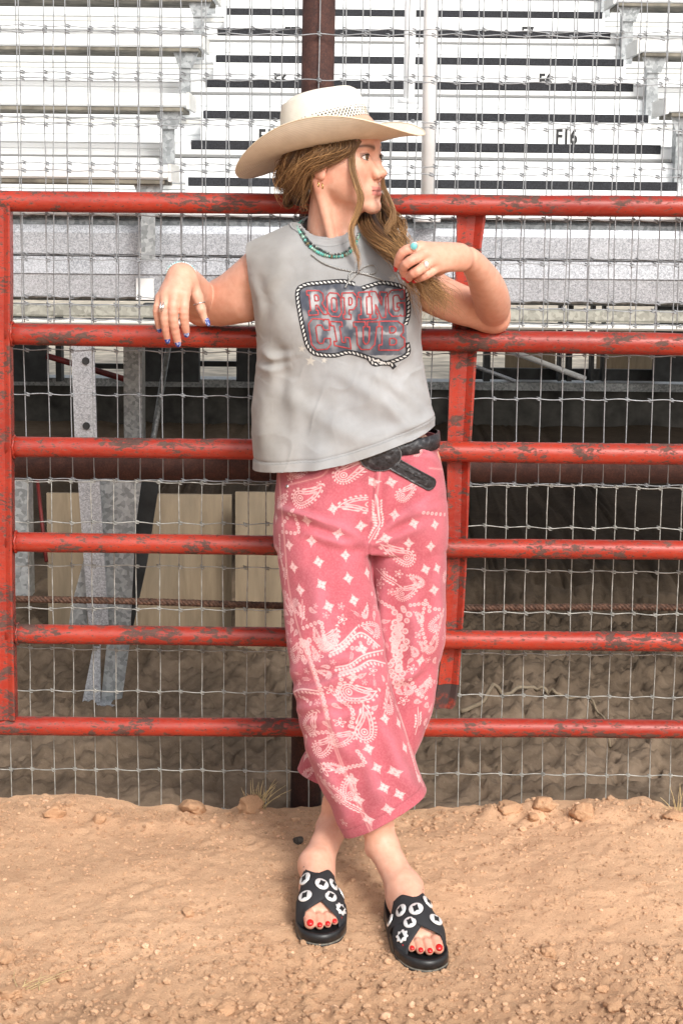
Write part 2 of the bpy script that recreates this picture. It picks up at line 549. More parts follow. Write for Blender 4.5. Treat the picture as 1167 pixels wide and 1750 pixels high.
for k, (px, py, r, fl, lab) in enumerate(CLODS):
    p = ground_hit(px, py)
    rr = r / FPX * (p.y - CAMLOC.y) * 1.05
    o = link('dirt_clod', clod_mesh(100 + k, rr, fl))
    o.location = (p.x, p.y, float(sand_z(p.x, p.y)) + rr * fl * 0.45)
    o.rotation_euler = (0, 0, k * 1.3)
    tag(o, lab, 'dirt clod', 'clods lying on the arena sand')
M['pinecone'] = m_plain('dark_grey_stone', (0.075, 0.065, 0.055), 0.85, 0, 0.4, 150, 0.6)
p = ground_hit(510, 1440)
o = link('stone', clod_mesh(311, 0.0125, 0.95, 3, 0.12, M['pinecone']))
o.location = (p.x, p.y, float(sand_z(p.x, p.y)) + 0.008)
tag(o, 'small round dark grey stone in the sand behind the left ankle', 'stone')

# loose crumbs and grit: uncountable
rs = np.random.RandomState(5)
ico = bmesh.new(); bmesh.ops.create_icosphere(ico, subdivisions=1, radius=1.0)
iv = np.array([q.co[:] for q in ico.verts]); iff = np.array([[w.index for w in q.verts] for q in ico.faces]); ico.free()
def crumbs(n, yl, yh, smin, smax, power):
    x = rs.uniform(-1.0, 1.0, n); y = rs.uniform(yl, yh, n)
    s = smin + (smax - smin) * rs.rand(n) ** power
    return x, y, s
cx, cy, cs = [np.concatenate(q) for q in zip(crumbs(11000, -1.30, -0.62, .0012, .0095, 5), crumbs(17000, -0.80, 0.03, .0010, .0055, 5), crumbs(420, -0.10, 0.04, .002, .012, 3), crumbs(500, -1.3, -0.85, .004, .014, 3))]
cz = sand_z(cx, cy) + cs * 0.25
jit = 1 + 0.35 * (rs.rand(len(cx), len(iv), 1) - 0.5)
vv = (iv[None] * jit * (cs[:, None, None] * np.array((1, 1, 0.75)))) + np.stack([cx, cy, cz], -1)[:, None]
ff = iff[None] + (np.arange(len(cx)) * len(iv))[:, None, None]
me = fast_mesh('sand_crumbs', vv.reshape(-1, 3), ff.reshape(-1, 3), M['sand'], False)
tone = 0.74 + 0.34 * rs.rand(len(cx)); pale = (rs.rand(len(cx)) > 0.95) * 0.4
cc = np.repeat(np.stack([tone + pale, tone + pale * 1.1, tone + pale * 1.3], -1), len(iv), axis=0)
set_col(me, cc)
tag(link('sand_crumbs', me), 'loose crumbs and grit strewn over the arena sand', 'sand crumbs', kind='stuff')

def sprig(name, base, n, h, spread, seed, label, lean=(0, 0, 0)):
    mb = MB(); rr = np.random.RandomState(seed)
    for _ in range(n):
        a = rr.uniform(0, 6.28); s = spread * rr.rand(); hh = h * rr.uniform(0.4, 1)
        b = np.array(base) + (rr.normal() * 0.01, rr.normal() * 0.006, 0)
        tip = b + np.array((math.cos(a) * s, math.sin(a) * s * 0.5, hh)) + np.array(lean) * rr.rand()
        mid = (b + tip) / 2 + np.array((math.cos(a) * s * 0.1, 0, hh * 0.18))
        mb.tube(spline([b, mid, tip], 7), np.linspace(0.0011, 0.0004, 7), 4)
    return tag(mb.build(name, M['straw']), label, 'dry grass')
b = P(440, 1385, 0.035); sprig('dry_grass', (b.x, b.y, b.z), 34, 0.075, 0.075, 3, 'dry straw coloured grass tuft at the fence foot left of the trousers', (0.03, 0, 0.01))
b = P(1160, 1400, 0.03); sprig('dry_grass', (b.x, b.y, b.z), 14, 0.09, 0.05, 5, 'dry grass tuft against the wire at the right frame edge')
b = ground_hit(45, 1690); sprig('dry_grass', (b.x, b.y, b.z), 7, 0.03, 0.09, 8, 'pale straw wisp lying on the sand at lower left', (0.06, 0.05, 0.0))
for (px, py, s, lab) in ((900, 1418, 21, 'thin dry grass wisp on the sand at the fence'),):
    pass

# ------------------------------------------------------------------ gate
GY = 0.0
gate = empty('gate', P(10, 1240, 0), 'red pipe gate with chipped paint and six rails in front of the wire fence', 'gate')
RAILS = [(343, 353, 17.5), (570, 588, 19), (763, 776, 18), (926, 941, 17.2), (1083, 1097, 16.8), (1240, 1246, 16.6)]
def rail_pt(i, px):
    l, r, w = RAILS[i]
    return P(px, l + (r - l) * px / 1167.0, GY)
rs = np.random.RandomState(3)
for i, (l, r, w) in enumerate(RAILS):
    rad = w / FPX * 4.27
    x0 = -60 if i in (0, 5) else 12
    pts = np.array([rail_pt(i, q) for q in np.linspace(x0, 1260, 46)])
    pts[:, 2] += 0.0012 * fbm(pts[:, 0] * 2.2 + i * 9, 0.0 * pts[:, 0], 0, 2, i)
    rr = rad * (1 + 0.025 * fbm(pts[:, 0] * 9, 0 * pts[:, 0] + i, 0, 2, 77 + i))
    mb = MB(); mb.tube(pts, rr, 20)
    mb.build('rail', M['red'], gate)
    xw = P(21 if i < 5 else 30, 600, GY).x
    if 0 < i < 5:
        zc_ = float(np.interp(xw, pts[:, 0], pts[:, 2])); th_ = np.linspace(0, 2 * math.pi, 33)
        wb = MB(); wb.tube(np.stack([xw + 0.002 + 0.0012 * np.sin(th_ * 7 + i), (rad + .0015) * np.cos(th_), zc_ + (rad + .0015) * np.sin(th_)], -1), 0.0030 + 0.0007 * np.sin(th_ * 11), 6, False)
        wb.build('weld_bead', M['red'], gate)
# left stile: a square-ish tube
def prism_strip(sections, half_y, y0=0.0, pinch=0.0):
    """vertical member from rows of (py, xl, xr) in the plane of the gate"""
    v = []
    prof = [(-1, -1), (-.82, -1), (-.3, -1 + pinch), (.3, -1 + pinch), (.82, -1), (1, -1), (1, 1), (-1, 1)]
    for (py, xl, xr) in sections:
        a, b = P(xl, py, y0), P(xr, py, y0)
        c = (a + b) / 2; h = (b - a) / 2
        for (u, w) in prof: v.append((c.x + h.x * u, y0 + half_y * w, c.z + h.z * u))
    n = len(prof); f = []
    for i in range(len(sections) - 1):
        for k in range(n): f.append((i * n + k, i * n + (k + 1) % n, (i + 1) * n + (k + 1) % n, (i + 1) * n + k))
    f.append(tuple(range(n))); f.append(tuple(range((len(sections) - 1) * n, len(sections) * n))[::-1])
    return v, f
def dens(sec, n):
    s = np.array(sec, float)
    t = np.linspace(0, len(s) - 1, n)
    return np.stack([np.interp(t, np.arange(len(s)), s[:, k]) for k in range(3)], -1)
mb = MB(); mb.add(*prism_strip(dens([(352, -12, 20), (480, -12, 21), (575, -11, 20), (760, -10, 23), (1000, -8, 24), (1130, -6, 27), (1228, -4, 29)], 30), 0.021, -0.004, 0.25))
mb.build('stile', M['red'], gate, smooth=False)
sec = dens([(354, 779, 829), (372, 780, 829), (420, 780, 822), (520, 775, 818), (600, 769, 814), (700, 766, 808), (780, 763, 803), (900, 764, 799), (980, 763, 796), (1090, 757, 789), (1150, 750, 784), (1168, 748, 783)], 34)
mb = MB(); mb.add(*prism_strip(sec, 0.012, 0.028, 0.7))
mb.build('brace', M['red'], gate, smooth=False)
mb = MB(); mb.add(*prism_strip(dens([(1168.5, 748, 783), (1190, 743, 780), (1204, 740, 777), (1210, 745, 770)], 8), 0.0118, 0.028, 0.7))
mb.build('brace_end', M['burnt'], gate, smooth=False)

# ------------------------------------------------------------------ fence
fence = empty('wire_fence', P(530, 1385, 0.1), 'woven wire mesh fence on rusty brown pipe post and rail behind the gate', 'fence')
mb = MB()
top, bot = P(556, -60, 0.115), P(521, 1400, 0.115)
bot = Vector((top.x + 0.0, 0.115, -0.12)); top = Vector((top.x, 0.115, top.z))
px0 = P(545, 80, 0.115).x; px1 = P(522, 1330, 0.115).x
mb.tube([(px1, 0.115, -0.15), (px1 * 0.5 + px0 * 0.5, 0.115, 0.9), (px0, 0.115, 1.95)], 0.0375, 28)
mb.build('post', M['rust'], fence)
mb = MB()
a, b = P(-80, 792, 0.15), P(1260, 800, 0.15)
mb.tube([a, a.lerp(b, 0.5), b], 0.038, 24)
mb.build('pipe_rail', M['rust'], fence)

WR = 0.0013
def mesh_panel(y, rows, x_at, xspace, ytop, ybot, seed, mat, yref, r=WR):
    """one roll of woven wire: rows are photograph heights of the line wires at the frame centre"""
    rr = np.random.RandomState(seed)
    za = P(583, ytop, y).z; zb = P(583, ybot, y).z
    x0 = P(x_at, yref, y).x; dx = xspace / FPX * (y - CAMLOC.y)
    kmin = int(math.floor((-0.95 - x0) / dx)); kmax = int(math.ceil((0.95 - x0) / dx))
    stays = [x0 + k * dx for k in range(kmin, kmax + 1)]
    zs = [P(583, q, y).z for q in rows]
    lean = 0.0
    variants = []
    for v in range(4):
        zz = np.linspace(zb, za, 26)
        wob = 0.0016 * fbm(zz * 6, 0 * zz + v * 7 + seed, 0, 3, seed)
        pts = np.stack([wob, 0 * zz, zz], -1)
        m_ = MB(); m_.tube(pts, r, 6)
        variants.append(m_.mesh('vertical_wire', mat))
    for k, x in enumerate(stays):
        o = link('vertical_wire', variants[k % 4], fence)
        o.location = Vector(o.location) + Vector((x + rr.normal() * 0.0012, y, 0))
        o.rotation_euler = (0, rr.normal() * 0.004, 0)
    slope = math.tan(0.002)
    for j, z in enumerate(zs):
        n = len(stays) * 8
        xx = np.linspace(stays[0] - 0.02, stays[-1] + 0.02, n)
        ph = (xx - x0) / dx * math.pi + j * 1.7
        zz = z + 0.0017 * np.sin(ph) + 0.0016 * fbm(xx * 4 + j, 0 * xx, 0, 2, seed + j)
        m_ = MB(); m_.tube(np.stack([xx, np.full(n, y - 0.0035), zz], -1), r, 6)
        for x in stays:                      # the knot round every stay
            zk = float(np.interp(x, xx, zz))
            pts = [(x - 0.0045, y - 0.002, zk + 0.004), (x + 0.0008, y - 0.0065, zk + 0.003), (x + 0.0045, y, zk + 0.0012),
                   (x, y + 0.0045, zk), (x - 0.0045, y, zk - 0.0012), (x - 0.0008, y - 0.0065, zk - 0.003), (x + 0.0045, y - 0.002, zk - 0.004)]
            m_.tube(pts, 0.0015, 4)
        m_.build('horizontal_wire', mat, fence)
mesh_panel(0.068, [-20, 59, 138, 217, 295.5, 372.6, 448, 525, 603, 679, 756, 824], 541.0, 38.0, -60, 826, 1, M['wire'], 640)
mesh_panel(0.20, [-29, 50.4, 129.6, 206.7, 284.5, 362, 440, 512, 551], 589.5, 38.3, -60, 556, 2, M['wire'], 100)
mesh_panel(0.062, [827, 897, 971, 1044, 1113, 1185, 1252, 1319, 1386], 456.8, 37.6, 824, 1400, 3, M['wire_old'], 900)

# wire rope
cable = MB()
a, b = P(-60, 1023, 0.10), P(1250, 1040, 0.10)
n = 420
for k in range(4):
    tt = np.linspace(0, 1, n)
    ph = tt * 2 * math.pi * 46 + k * math.pi / 2
    base = np.array(a)[None] * (1 - tt)[:, None] + np.array(b)[None] * tt[:, None]
    base[:, 2] += 0.003 * np.sin(tt * 9) - 0.006 * np.sin(tt * math.pi)
    base[:, 1] += 0.0048 * np.cos(ph); base[:, 2] += 0.0048 * np.sin(ph)
    cable.tube(base, 0.0042, 6)
tag(cable.build('steel_cable', M['cable']), 'rusty twisted wire rope strung low behind the wire mesh', 'cable')

# ------------------------------------------------------------------ bleachers
Y = lambda d: d + CAMLOC.y
SX0, SX1 = -0.52, 1.055            # aisle between the two blocks of seats
XL, XR = -4.6, 5.2
bl = empty('bleachers', (0.2, Y(5.77), -0.03), 'white aluminium bleachers with a stepped aisle behind the fence', 'bleachers')
RISE, RUN, NROW = 0.245, 0.66, 10

def plank(mb, x0, x1, y0, y1, z0, z1, ribs=0, bev=0.006):
    """extruded plank with eased front edges and shallow grooves in the front face"""
    prof = [(y1, z0), (y0 + bev, z0), (y0, z0 + bev)]
    h = z1 - z0
    for r in range(ribs):
        zc = z0 + h * (r + 1) / (ribs + 1)
        prof += [(y0, zc - 0.0045), (y0 + 0.006, zc - 0.003), (y0 + 0.006, zc + 0.003), (y0, zc + 0.0045)]
    prof += [(y0, z1 - bev), (y0 + bev, z1), (y1, z1)]
    n = len(prof)
    v = [(x0, *q) for q in prof] + [(x1, *q) for q in prof]
    f = [(k, k + n, (k + 1) % n + n, (k + 1) % n) for k in range(n)]
    f += [tuple(range(n)), tuple(range(n, 2 * n))[::-1]]
    mb.add(v, f)
    return mb

for i in range(-1, NROW):
    # footboard + riser planks, running through behind seats and aisle
    f_z, f_y = 1.62 + RISE * i, Y(6.43 + RUN * i)
    detail = i < 6
    plank(MB(), XL, XR, f_y, f_y + 0.56, f_z - (0.05 if i >= 0 else -0.002), f_z + (0 if i >= 0 else 0.024), 1 if detail and i >= 0 else 0).build('footboard', M['plank'], bl, smooth=False)
    r_y = f_y + 0.575
    z0 = f_z + 0.004; z1 = f_z + RISE - 0.053
    hh = (z1 - z0) / 2
    plank(MB(), XL, XR, r_y, r_y + 0.03, z0, z0 + hh - 0.012, 1 if detail else 0).build('riser', M['plank'], bl, smooth=False)
    plank(MB(), XL, XR, r_y + 0.008, r_y + 0.03, z0 + hh - 0.010, z0 + hh + 0.008, 0, 0.002).build('riser_trim', M['plank_dull'], bl, smooth=False)
    plank(MB(), XL, XR, r_y, r_y + 0.03, z0 + hh + 0.010, z1, 1 if detail else 0).build('riser', M['plank'], bl, smooth=False)
for i in range(NROW):
    s_y, s_z = Y(5.6 + RUN * i), 1.484 + RISE * i
    for (x0, x1, side) in ((XL, SX0, -1), (SX1, XR, 1)):
        o = plank(MB(), x0, x1, s_y, s_y + 0.27, s_z, s_z + 0.043, 0).build('seat', M['plank'], bl, smooth=False)
        if i < 6:
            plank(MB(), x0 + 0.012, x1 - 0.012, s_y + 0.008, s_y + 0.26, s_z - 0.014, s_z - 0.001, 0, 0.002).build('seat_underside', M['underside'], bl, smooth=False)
            # end cap
            xe = x1 if side < 0 else x0
            mb = MB(); mb.box((min(xe, xe - side * 0.010), s_y - 0.003, s_z - 0.006), (max(xe, xe - side * 0.010), s_y + 0.273, s_z + 0.046))
            mb.build('end_cap', M['plank_dull'], bl, smooth=False)
            # bracket: vertical angle with a gusset under the seat end
            xa = x1 - 0.085 if side < 0 else x0 + 0.035
            for xb in (xa,):
                mb = MB()
                mb.box((xb, s_y + 0.04, s_z - 0.235), (xb + 0.042, s_y + 0.048, s_z - 0.015))
                mb.box((xb, s_y + 0.0485, s_z - 0.235), (xb + 0.007, s_y + 0.12, s_z - 0.015))
                g = [(xb - 0.02, s_y + 0.03, s_z - 0.015), (xb + 0.07, s_y + 0.03, s_z - 0.015), (xb + 0.05, s_y + 0.03, s_z - 0.07), (xb, s_y + 0.03, s_z - 0.07)]
                g2 = [(q[0], q[1] + 0.0085, q[2]) for q in g]
                mb.add(g + g2, [(0, 1, 2, 3)[::-1], (4, 5, 6, 7), (0, 1, 5, 4), (1, 2, 6, 5), (2, 3, 7, 6), (3, 0, 4, 7)])
                mb.build('seat_bracket', M['galv_dark'], bl, smooth=False)
# aisle: full steps with long black nosing, half steps between them
def text_mesh(body, size, loc, mat, parent, name='lettering', align='CENTER', rot=(math.pi / 2, 0, 0), ext=0.0006, bold=0.0, sx=1.0):
    cu = bpy.data.curves.new(name, 'FONT')
    cu.body = body; cu.size = size; cu.align_x = align; cu.align_y = 'CENTER'
    cu.extrude = ext; cu.offset = bold; cu.resolution_u = 4
    ob = bpy.data.objects.new('tmp', cu); COL.objects.link(ob)
    me = bpy.data.meshes.new_from_object(ob)
    bpy.data.objects.remove(ob)
    me.transform(Matrix.LocRotScale(Vector(loc), Matrix.Rotation(rot[0], 3, 'X'), None) @ Matrix.Diagonal((sx, 1, 1, 1)))
    me.materials.clear(); me.materials.append(mat)
    return link(name, me, parent)

for i in range(-1, 6):
    hz, hy = 1.742 + RISE * i, Y(6.8 + RUN * i) - 0.39 * 0
    # half step
    yb = Y(6.43 + RUN * (i + 1)) - 0.012
    if i >= -1:
        mb = plank(MB(), -0.515, 1.085, hy, yb, hz - 0.105, hz, 0)
        mb.build('half_step', M['plank'], bl, smooth=False)
        plank(MB(), -0.505, 1.075, hy - 0.004, hy + 0.05, hz - 0.024, hz + 0.004, 0, 0.003).build('nosing', M['nosing'], bl, smooth=False)
    if i >= 0:
        mz, my = 1.617 + RISE * i, Y(6.39 + RUN * i)
        plank(MB(), -0.575, 1.135, my, my + 0.028, mz - 0.046, mz + 0.006, 0, 0.01).build('step_edge', M['plank'], bl, smooth=False)
        plank(MB(), -0.515, 1.055, my - 0.004, my + 0.02, mz - 0.020, mz + 0.010, 0, 0.003).build('nosing', M['nosing'], bl, smooth=False)
        plank(MB(), -0.57, 1.13, my + 0.01, my + 0.027, mz - 0.056, mz - 0.0465, 0, 0.002).build('step_shadow_line', M['dark_steel'], bl, smooth=False)  # dark strip drawn in for the shadow below the step edge
# number plates on the step faces
def plate(px, py, y, w, h, txt, size, label):
    c = P(px, py, y)
    mb = MB()
    prof = []
    for k in range(24):
        a = 2 * math.pi * k / 24
        ex, ez = math.cos(a), math.sin(a)
        prof.append((c.x + math.copysign(w - 0.008, ex) + 0.008 * ex, c.z + math.copysign(h - 0.008, ez) + 0.008 * ez))
    v = [(q[0], y - 0.003, q[1]) for q in prof] + [(q[0], y, q[1]) for q in prof]
    f = [tuple(range(24))] + [(k, k + 24, (k + 1) % 24 + 24, (k + 1) % 24) for k in range(24)]
    mb.add(v, f)
    o = mb.build('number_plate', M['plate'], bl, smooth=False)
    o['label'] = label
    text_mesh(txt, size, (c.x, y - 0.0045, c.z), M['ink'], o, bold=0.002, sx=0.74)
for (row, el, fl) in ((0, 'E16', 'F16'), (1, 'E6', 'F6'), (2, 'E7', 'F7')):
    yy = Y(6.8 + RUN * row)
    for (txt, px0) in ((el, 461), (fl, 967)):
        d = 6.8 + RUN * row
        px = 583 + (px0 - 583) * 6.8 / d + (0 if row == 0 else (-2 if px0 > 583 else 8) * row)
        py = {0: 235, 1: 139, 2: 58}[row]
        plate(px, py, yy - 0.004, 0.040, 0.030, txt, 0.072, 'white number plate reading ' + txt)
# a plate just peeping over the top gate rail
plate(1010, 336, Y(6.14) - 0.004, 0.052, 0.030, '', 0.03, 'blank white number plate low on the right of the aisle') if False else None

# front skirt: galvanised fascia
fy = Y(5.75)
fz = lambda py: P(583, py, fy).z
def fascia(name, y_top, y_bot, mat, dy=0.0, depth=0.05, bev=0.006):
    plank(MB(), XL, XR, fy + dy, fy + dy + depth, fz(y_bot), fz(y_top), 0, bev).build(name, mat, bl, smooth=False)
prof_px = [(372, 0.12), (388, 0.12), (389, 0.01), (402, 0.0), (438, 0.0), (438.6, 0.04), (442.6, 0.04), (443.2, 0.004), (472, 0.0), (474, 0.006), (512, 0.010), (513, 0.06)]
v = []
for (py, dy) in prof_px: v += [(XL, fy + dy, fz(py)), (XR, fy + dy, fz(py))]
n = len(prof_px)
f = [(2 * k, 2 * k + 2, 2 * k + 3, 2 * k + 1) for k in range(n - 1)]
MB().add(v, f).build('fascia_panel', M['galv'], bl, smooth=False)
fascia('fascia_back', 378, 520, M['galv_dark'], 0.065, 0.01)
fascia('lower_bar', 526, 547, M['galv_olive'], 0.02, 0.05)
fascia('sill_plank', 551, 560, M['plank_dull'], 0.0, 0.10)
# pale patches left by old signs on the fascia
for (x0, y0, x1, y1, m_) in ((236, 424, 266, 442, 'plate'), (233, 476, 263, 512, 'plate')):
    a, b = P(x0, y1, fy - 0.004), P(x1, y0, fy - 0.004)
    mb = MB(); mb.box((a.x, fy - 0.004, a.z), (b.x, fy - 0.0015, b.z)); mb.build('patch', M[m_], bl, smooth=False)

# handrails in the aisle
for (px, y, yb_px, lab) in ((730, Y(5.72), 345, 'nearer white pipe handrail post in the bleacher aisle'), (699, Y(6.55), 146, 'farther white pipe handrail post in the bleacher aisle')):
    b = P(px, yb_px, y)
    hr = empty('handrail', (b.x, b.y, b.z - 0.05), lab, 'handrail', 'handrail posts in the aisle')
    r = 0.0205 if px > 715 else 0.0195
    MB().tube([(b.x, y, b.z - 0.05), (b.x, y, 2.05), (b.x, y, 2.75)], r, 18).build('rail_post', M['white_paint'], hr)
    MB().tube([(b.x, y + 0.02, 2.70), (b.x, y + 0.35, 2.83)], r, 14).build('top_rail', M['white_paint'], hr)
    MB().tube([(b.x, y, b.z - 0.06), (b.x, y, b.z - 0.045)], r * 2, 18).build('base_flange', M['white_paint'], hr)

# ------------------------------------------------------------------ under the stand
def quad_plate(name, pts, y0, y1, thick, mat, parent, holes=()):
    """flat steel plate: pts are (px,py) corners, depth runs y0 (top) to y1 (bottom)"""
    v = []
    ys = np.array([q[1] for q in pts], float)
    for (px, py) in pts:
        yy = y0 + (y1 - y0) * (py - ys.min()) / (ys.max() - ys.min())
        v.append(np.array(P(px, py, yy)))
    n = len(v)
    v2 = [q + np.array((0, thick, 0)) for q in v]
    f = [tuple(range(n)), tuple(range(2 * n - 1, n - 1, -1))] + [(k, k + n, (k + 1) % n + n, (k + 1) % n) for k in range(n)]
    return MB().add(v + v2, f).build(name, mat, parent, smooth=False)
leg = empty('support_leg', P(178, 1210, 0.98), 'galvanised tapered support leg with a bolt hole plate under the bleachers at left', 'support leg')
quad_plate('flange', [(121, 560), (160, 560), (166, 745), (186, 1070), (172, 1105), (152, 1070), (128, 745)], 0.90, 0.96, 0.010, M['galv'], leg)
quad_plate('web', [(166, 760), (250, 760), (232, 900), (222, 1100), (207, 1208), (172, 1208), (186, 1070)], 0.98, 1.02, 0.008, M['galv_dark'], leg)
quad_plate('rear_flange', [(236, 760), (282, 760), (252, 960), (226, 1080), (214, 1080), (228, 900)], 1.03, 1.05, 0.010, M['dark_steel'], leg)
quad_plate('gusset', [(148, 940), (150, 1068), (118, 1068), (124, 1030)], 0.99, 1.0, 0.008, M['galv_dark'], leg)
quad_plate('toe', [(160, 1105), (172, 1105), (172, 1200), (140, 1206)], 0.985, 0.99, 0.008, M['galv'], leg)
quad_plate('base_plate', [(138, 1205), (208, 1205), (209, 1213), (137, 1213)], 0.97, 0.97, 0.06, M['galv'], leg)
for (hx, hy, hr) in ((147, 617, 6.5), (148, 728, 6.5)):
    c = P(hx, hy, 0.9)
    yy = 0.90 + 0.06 * (hy - 560) / 545 - 0.003
    c = P(hx, hy, yy)
    MB().tube([(c.x, yy, c.z), (c.x, yy + 0.002, c.z)], hr / FPX * 5.2, 18).build('bolt_hole', M['ink'], leg, smooth=False)

def bar(name, p0, p1, r, mat, label, cat, group=None, sq=None, seg=10):
    mb = MB(); mb.tube([p0, p1], r, seg)
    return tag(mb.build(name, mat), label, cat, group)
def bar_box(name, lo, hi, mat, label, cat, group=None):
    mb = MB(); mb.box(lo, hi)
    return tag(mb.build(name, mat, smooth=False), label, cat, group)
def px_box(name, x0, y0, x1, y1, y, depth, mat, label, cat, group=None):
    a, b = P(x0, y1, y), P(x1, y0, y)
    return bar_box(name, (a.x, y, a.z), (b.x, y + depth, b.z), mat, label, cat, group)
px_box('steel_column', 213, 560, 243, 800, 2.3, 0.10, M['galv_dark'], 'grey square steel column under the bleachers beside the tapered leg', 'column')
bar('brace_pipe', P(292, 570, 2.6), P(254, 800, 2.3), 0.011, M['galv_dark'], 'thin slanted grey brace pipe under the bleachers left of the person', 'brace')
px_box('wood_post', 20, 790, 48, 1022, 1.35, 0.09, M['galv_dark'], 'short pale grey post under the stand at the left edge', 'post')
bar('brace_pipe', P(62, 800, 1.5), P(80, 960, 1.35), 0.006, M['maroon'], 'thin dark red pipe leaning beside the pale post at left', 'brace')
# plywood skirts
for (x0, y0, x1, y1, y, lab) in ((84, 846, 396, 1112, 1.72, 'wide tan plywood sheet standing under the bleachers behind the tapered leg'),
                                 (402, 842, 482, 1142, 1.60, 'narrow tan plywood sheet standing under the bleachers beside the trousers')):
    a, b = P(x0, y1, y), P(x1, y0, y)
    mb = MB(); mb.box((a.x, y, -0.08), (b.x, y + 0.018, b.z))
    tag(mb.build('plywood_sheet', M['ply'], smooth=False), lab, 'plywood sheet')
# kick wall far under the stand with the light gap above it
yb = Y(12.2)
zt = P(583, 664, yb).z
M['concrete'] = m_plain('dark_concrete', (0.075, 0.07, 0.062), 0.9, 0, 0.35, 7, 0.4)
mb = MB(); mb.box((-6, yb, -0.3), (7, yb + 0.15, zt)); tag(mb.build('kick_wall', M['concrete'], smooth=False), 'dark low concrete wall across the back of the bleacher underside', 'wall')
mb = MB(); mb.box((-6, yb - 0.03, zt + 0.002), (7, yb + 0.2, P(583, 650, yb).z)); tag(mb.build('channel_beam', M['galv_dark'], smooth=False), 'long grey steel channel lying along the dark low wall under the stand', 'beam')
yg = Y(12.0)
for (x0, x1, lab) in ((20, 78, 'dark steel post at far left in the gap under the stand'), (96, 104, 'thin dark post in the left bright gap under the stand'), (246, 340, 'broad dark steel pier left of the person under the stand'),
                 (404, 470, 'dark steel pier hidden partly by the shirt under the stand'), (826, 840, 'dark post just right of the red brace under the stand'), (953, 962, 'first of three thin dark posts at right under the stand'),
                 (968, 980, 'second of three thin dark posts at right under the stand'), (1008, 1018, 'third of three thin dark posts at right under the stand'), (1028, 1036, 'slim dark post beside the right plywood gap under the stand'), (1118, 1200, 'wide dark steel box at the right edge under the stand')):
    px_box('steel_post', x0, 520, x1, 652, yg, 0.12, M['dark_steel'], lab, 'post')
px_box('crossbar', 150, 622, 215, 630, yg + 0.2, 0.05, M['dark_steel'], 'dark crossbar in the left bright gap under the stand', 'crossbar')
px_box('crossbar', 315, 618, 405, 626, yg + 0.2, 0.05, M['dark_steel'], 'dark crossbar in the bright gap left of the shirt', 'crossbar')
px_box('crossbar', 800, 632, 1120, 648, yg + 0.2, 0.05, M['dark_steel'], 'long dark crossbar in the gap right of the red brace', 'crossbar')
bar('brace_pipe', P(80, 608, yg), P(214, 648, yg), 0.02, M['maroon'], 'dark red diagonal brace in the left gap under the stand', 'brace')
bar('brace_pipe', P(868, 598, yg), P(1000, 648, yg), 0.019, M['plate'], 'white diagonal brace pipe in the right gap under the stand', 'brace')
bar('brace_pipe', P(790, 618, yg), P(880, 652, yg), 0.014, M['galv'], 'short grey diagonal brace right of the red brace', 'brace')
px_box('plywood_sheet', 862, 560, 950, 640, yg + 0.9, 0.02, M['ply'], 'plywood sheet in the right gap under the stand behind the white brace', 'plywood sheet')
px_box('plywood_sheet', 1018, 560, 1125, 642, yg + 0.9, 0.02, M['ply'], 'plywood sheet in the right gap beside the dark box', 'plywood sheet')
t_ = MB(); t_.add([(-40, Y(13.0), 0.035), (40, Y(13.0), 0.035), (40, 70, 0.035), (-40, 70, 0.035)], [(0, 1, 2, 3)])
M['lit_tone'] = m_plain('lit_ground_tone', (0.62, 0.55, 0.44), 0.95, 0, 0.25, 5, 0.3)  # pale sheet added so the ground behind the stand looks lit
tag(t_.build('lit_ground', M['lit_tone'], smooth=False), kind='structure')
# long roots / hose on the soil at right
rt = spline([A(790, 1110, 0.9), A(850, 1112, 1.0), A(910, 1125, 1.05), A(960, 1140, 1.0), A(1010, 1150, 0.95), A(1045, 1200, 0.7)], 40)
rt[:, 2] = soil_z(rt[:, 0], rt[:, 1]) + 0.012
tag(MB().tube(rt, np.linspace(0.007, 0.003, 40), 6).build('root', M['ply']), 'dry crooked stick lying on the soil behind the fence at right', 'stick')
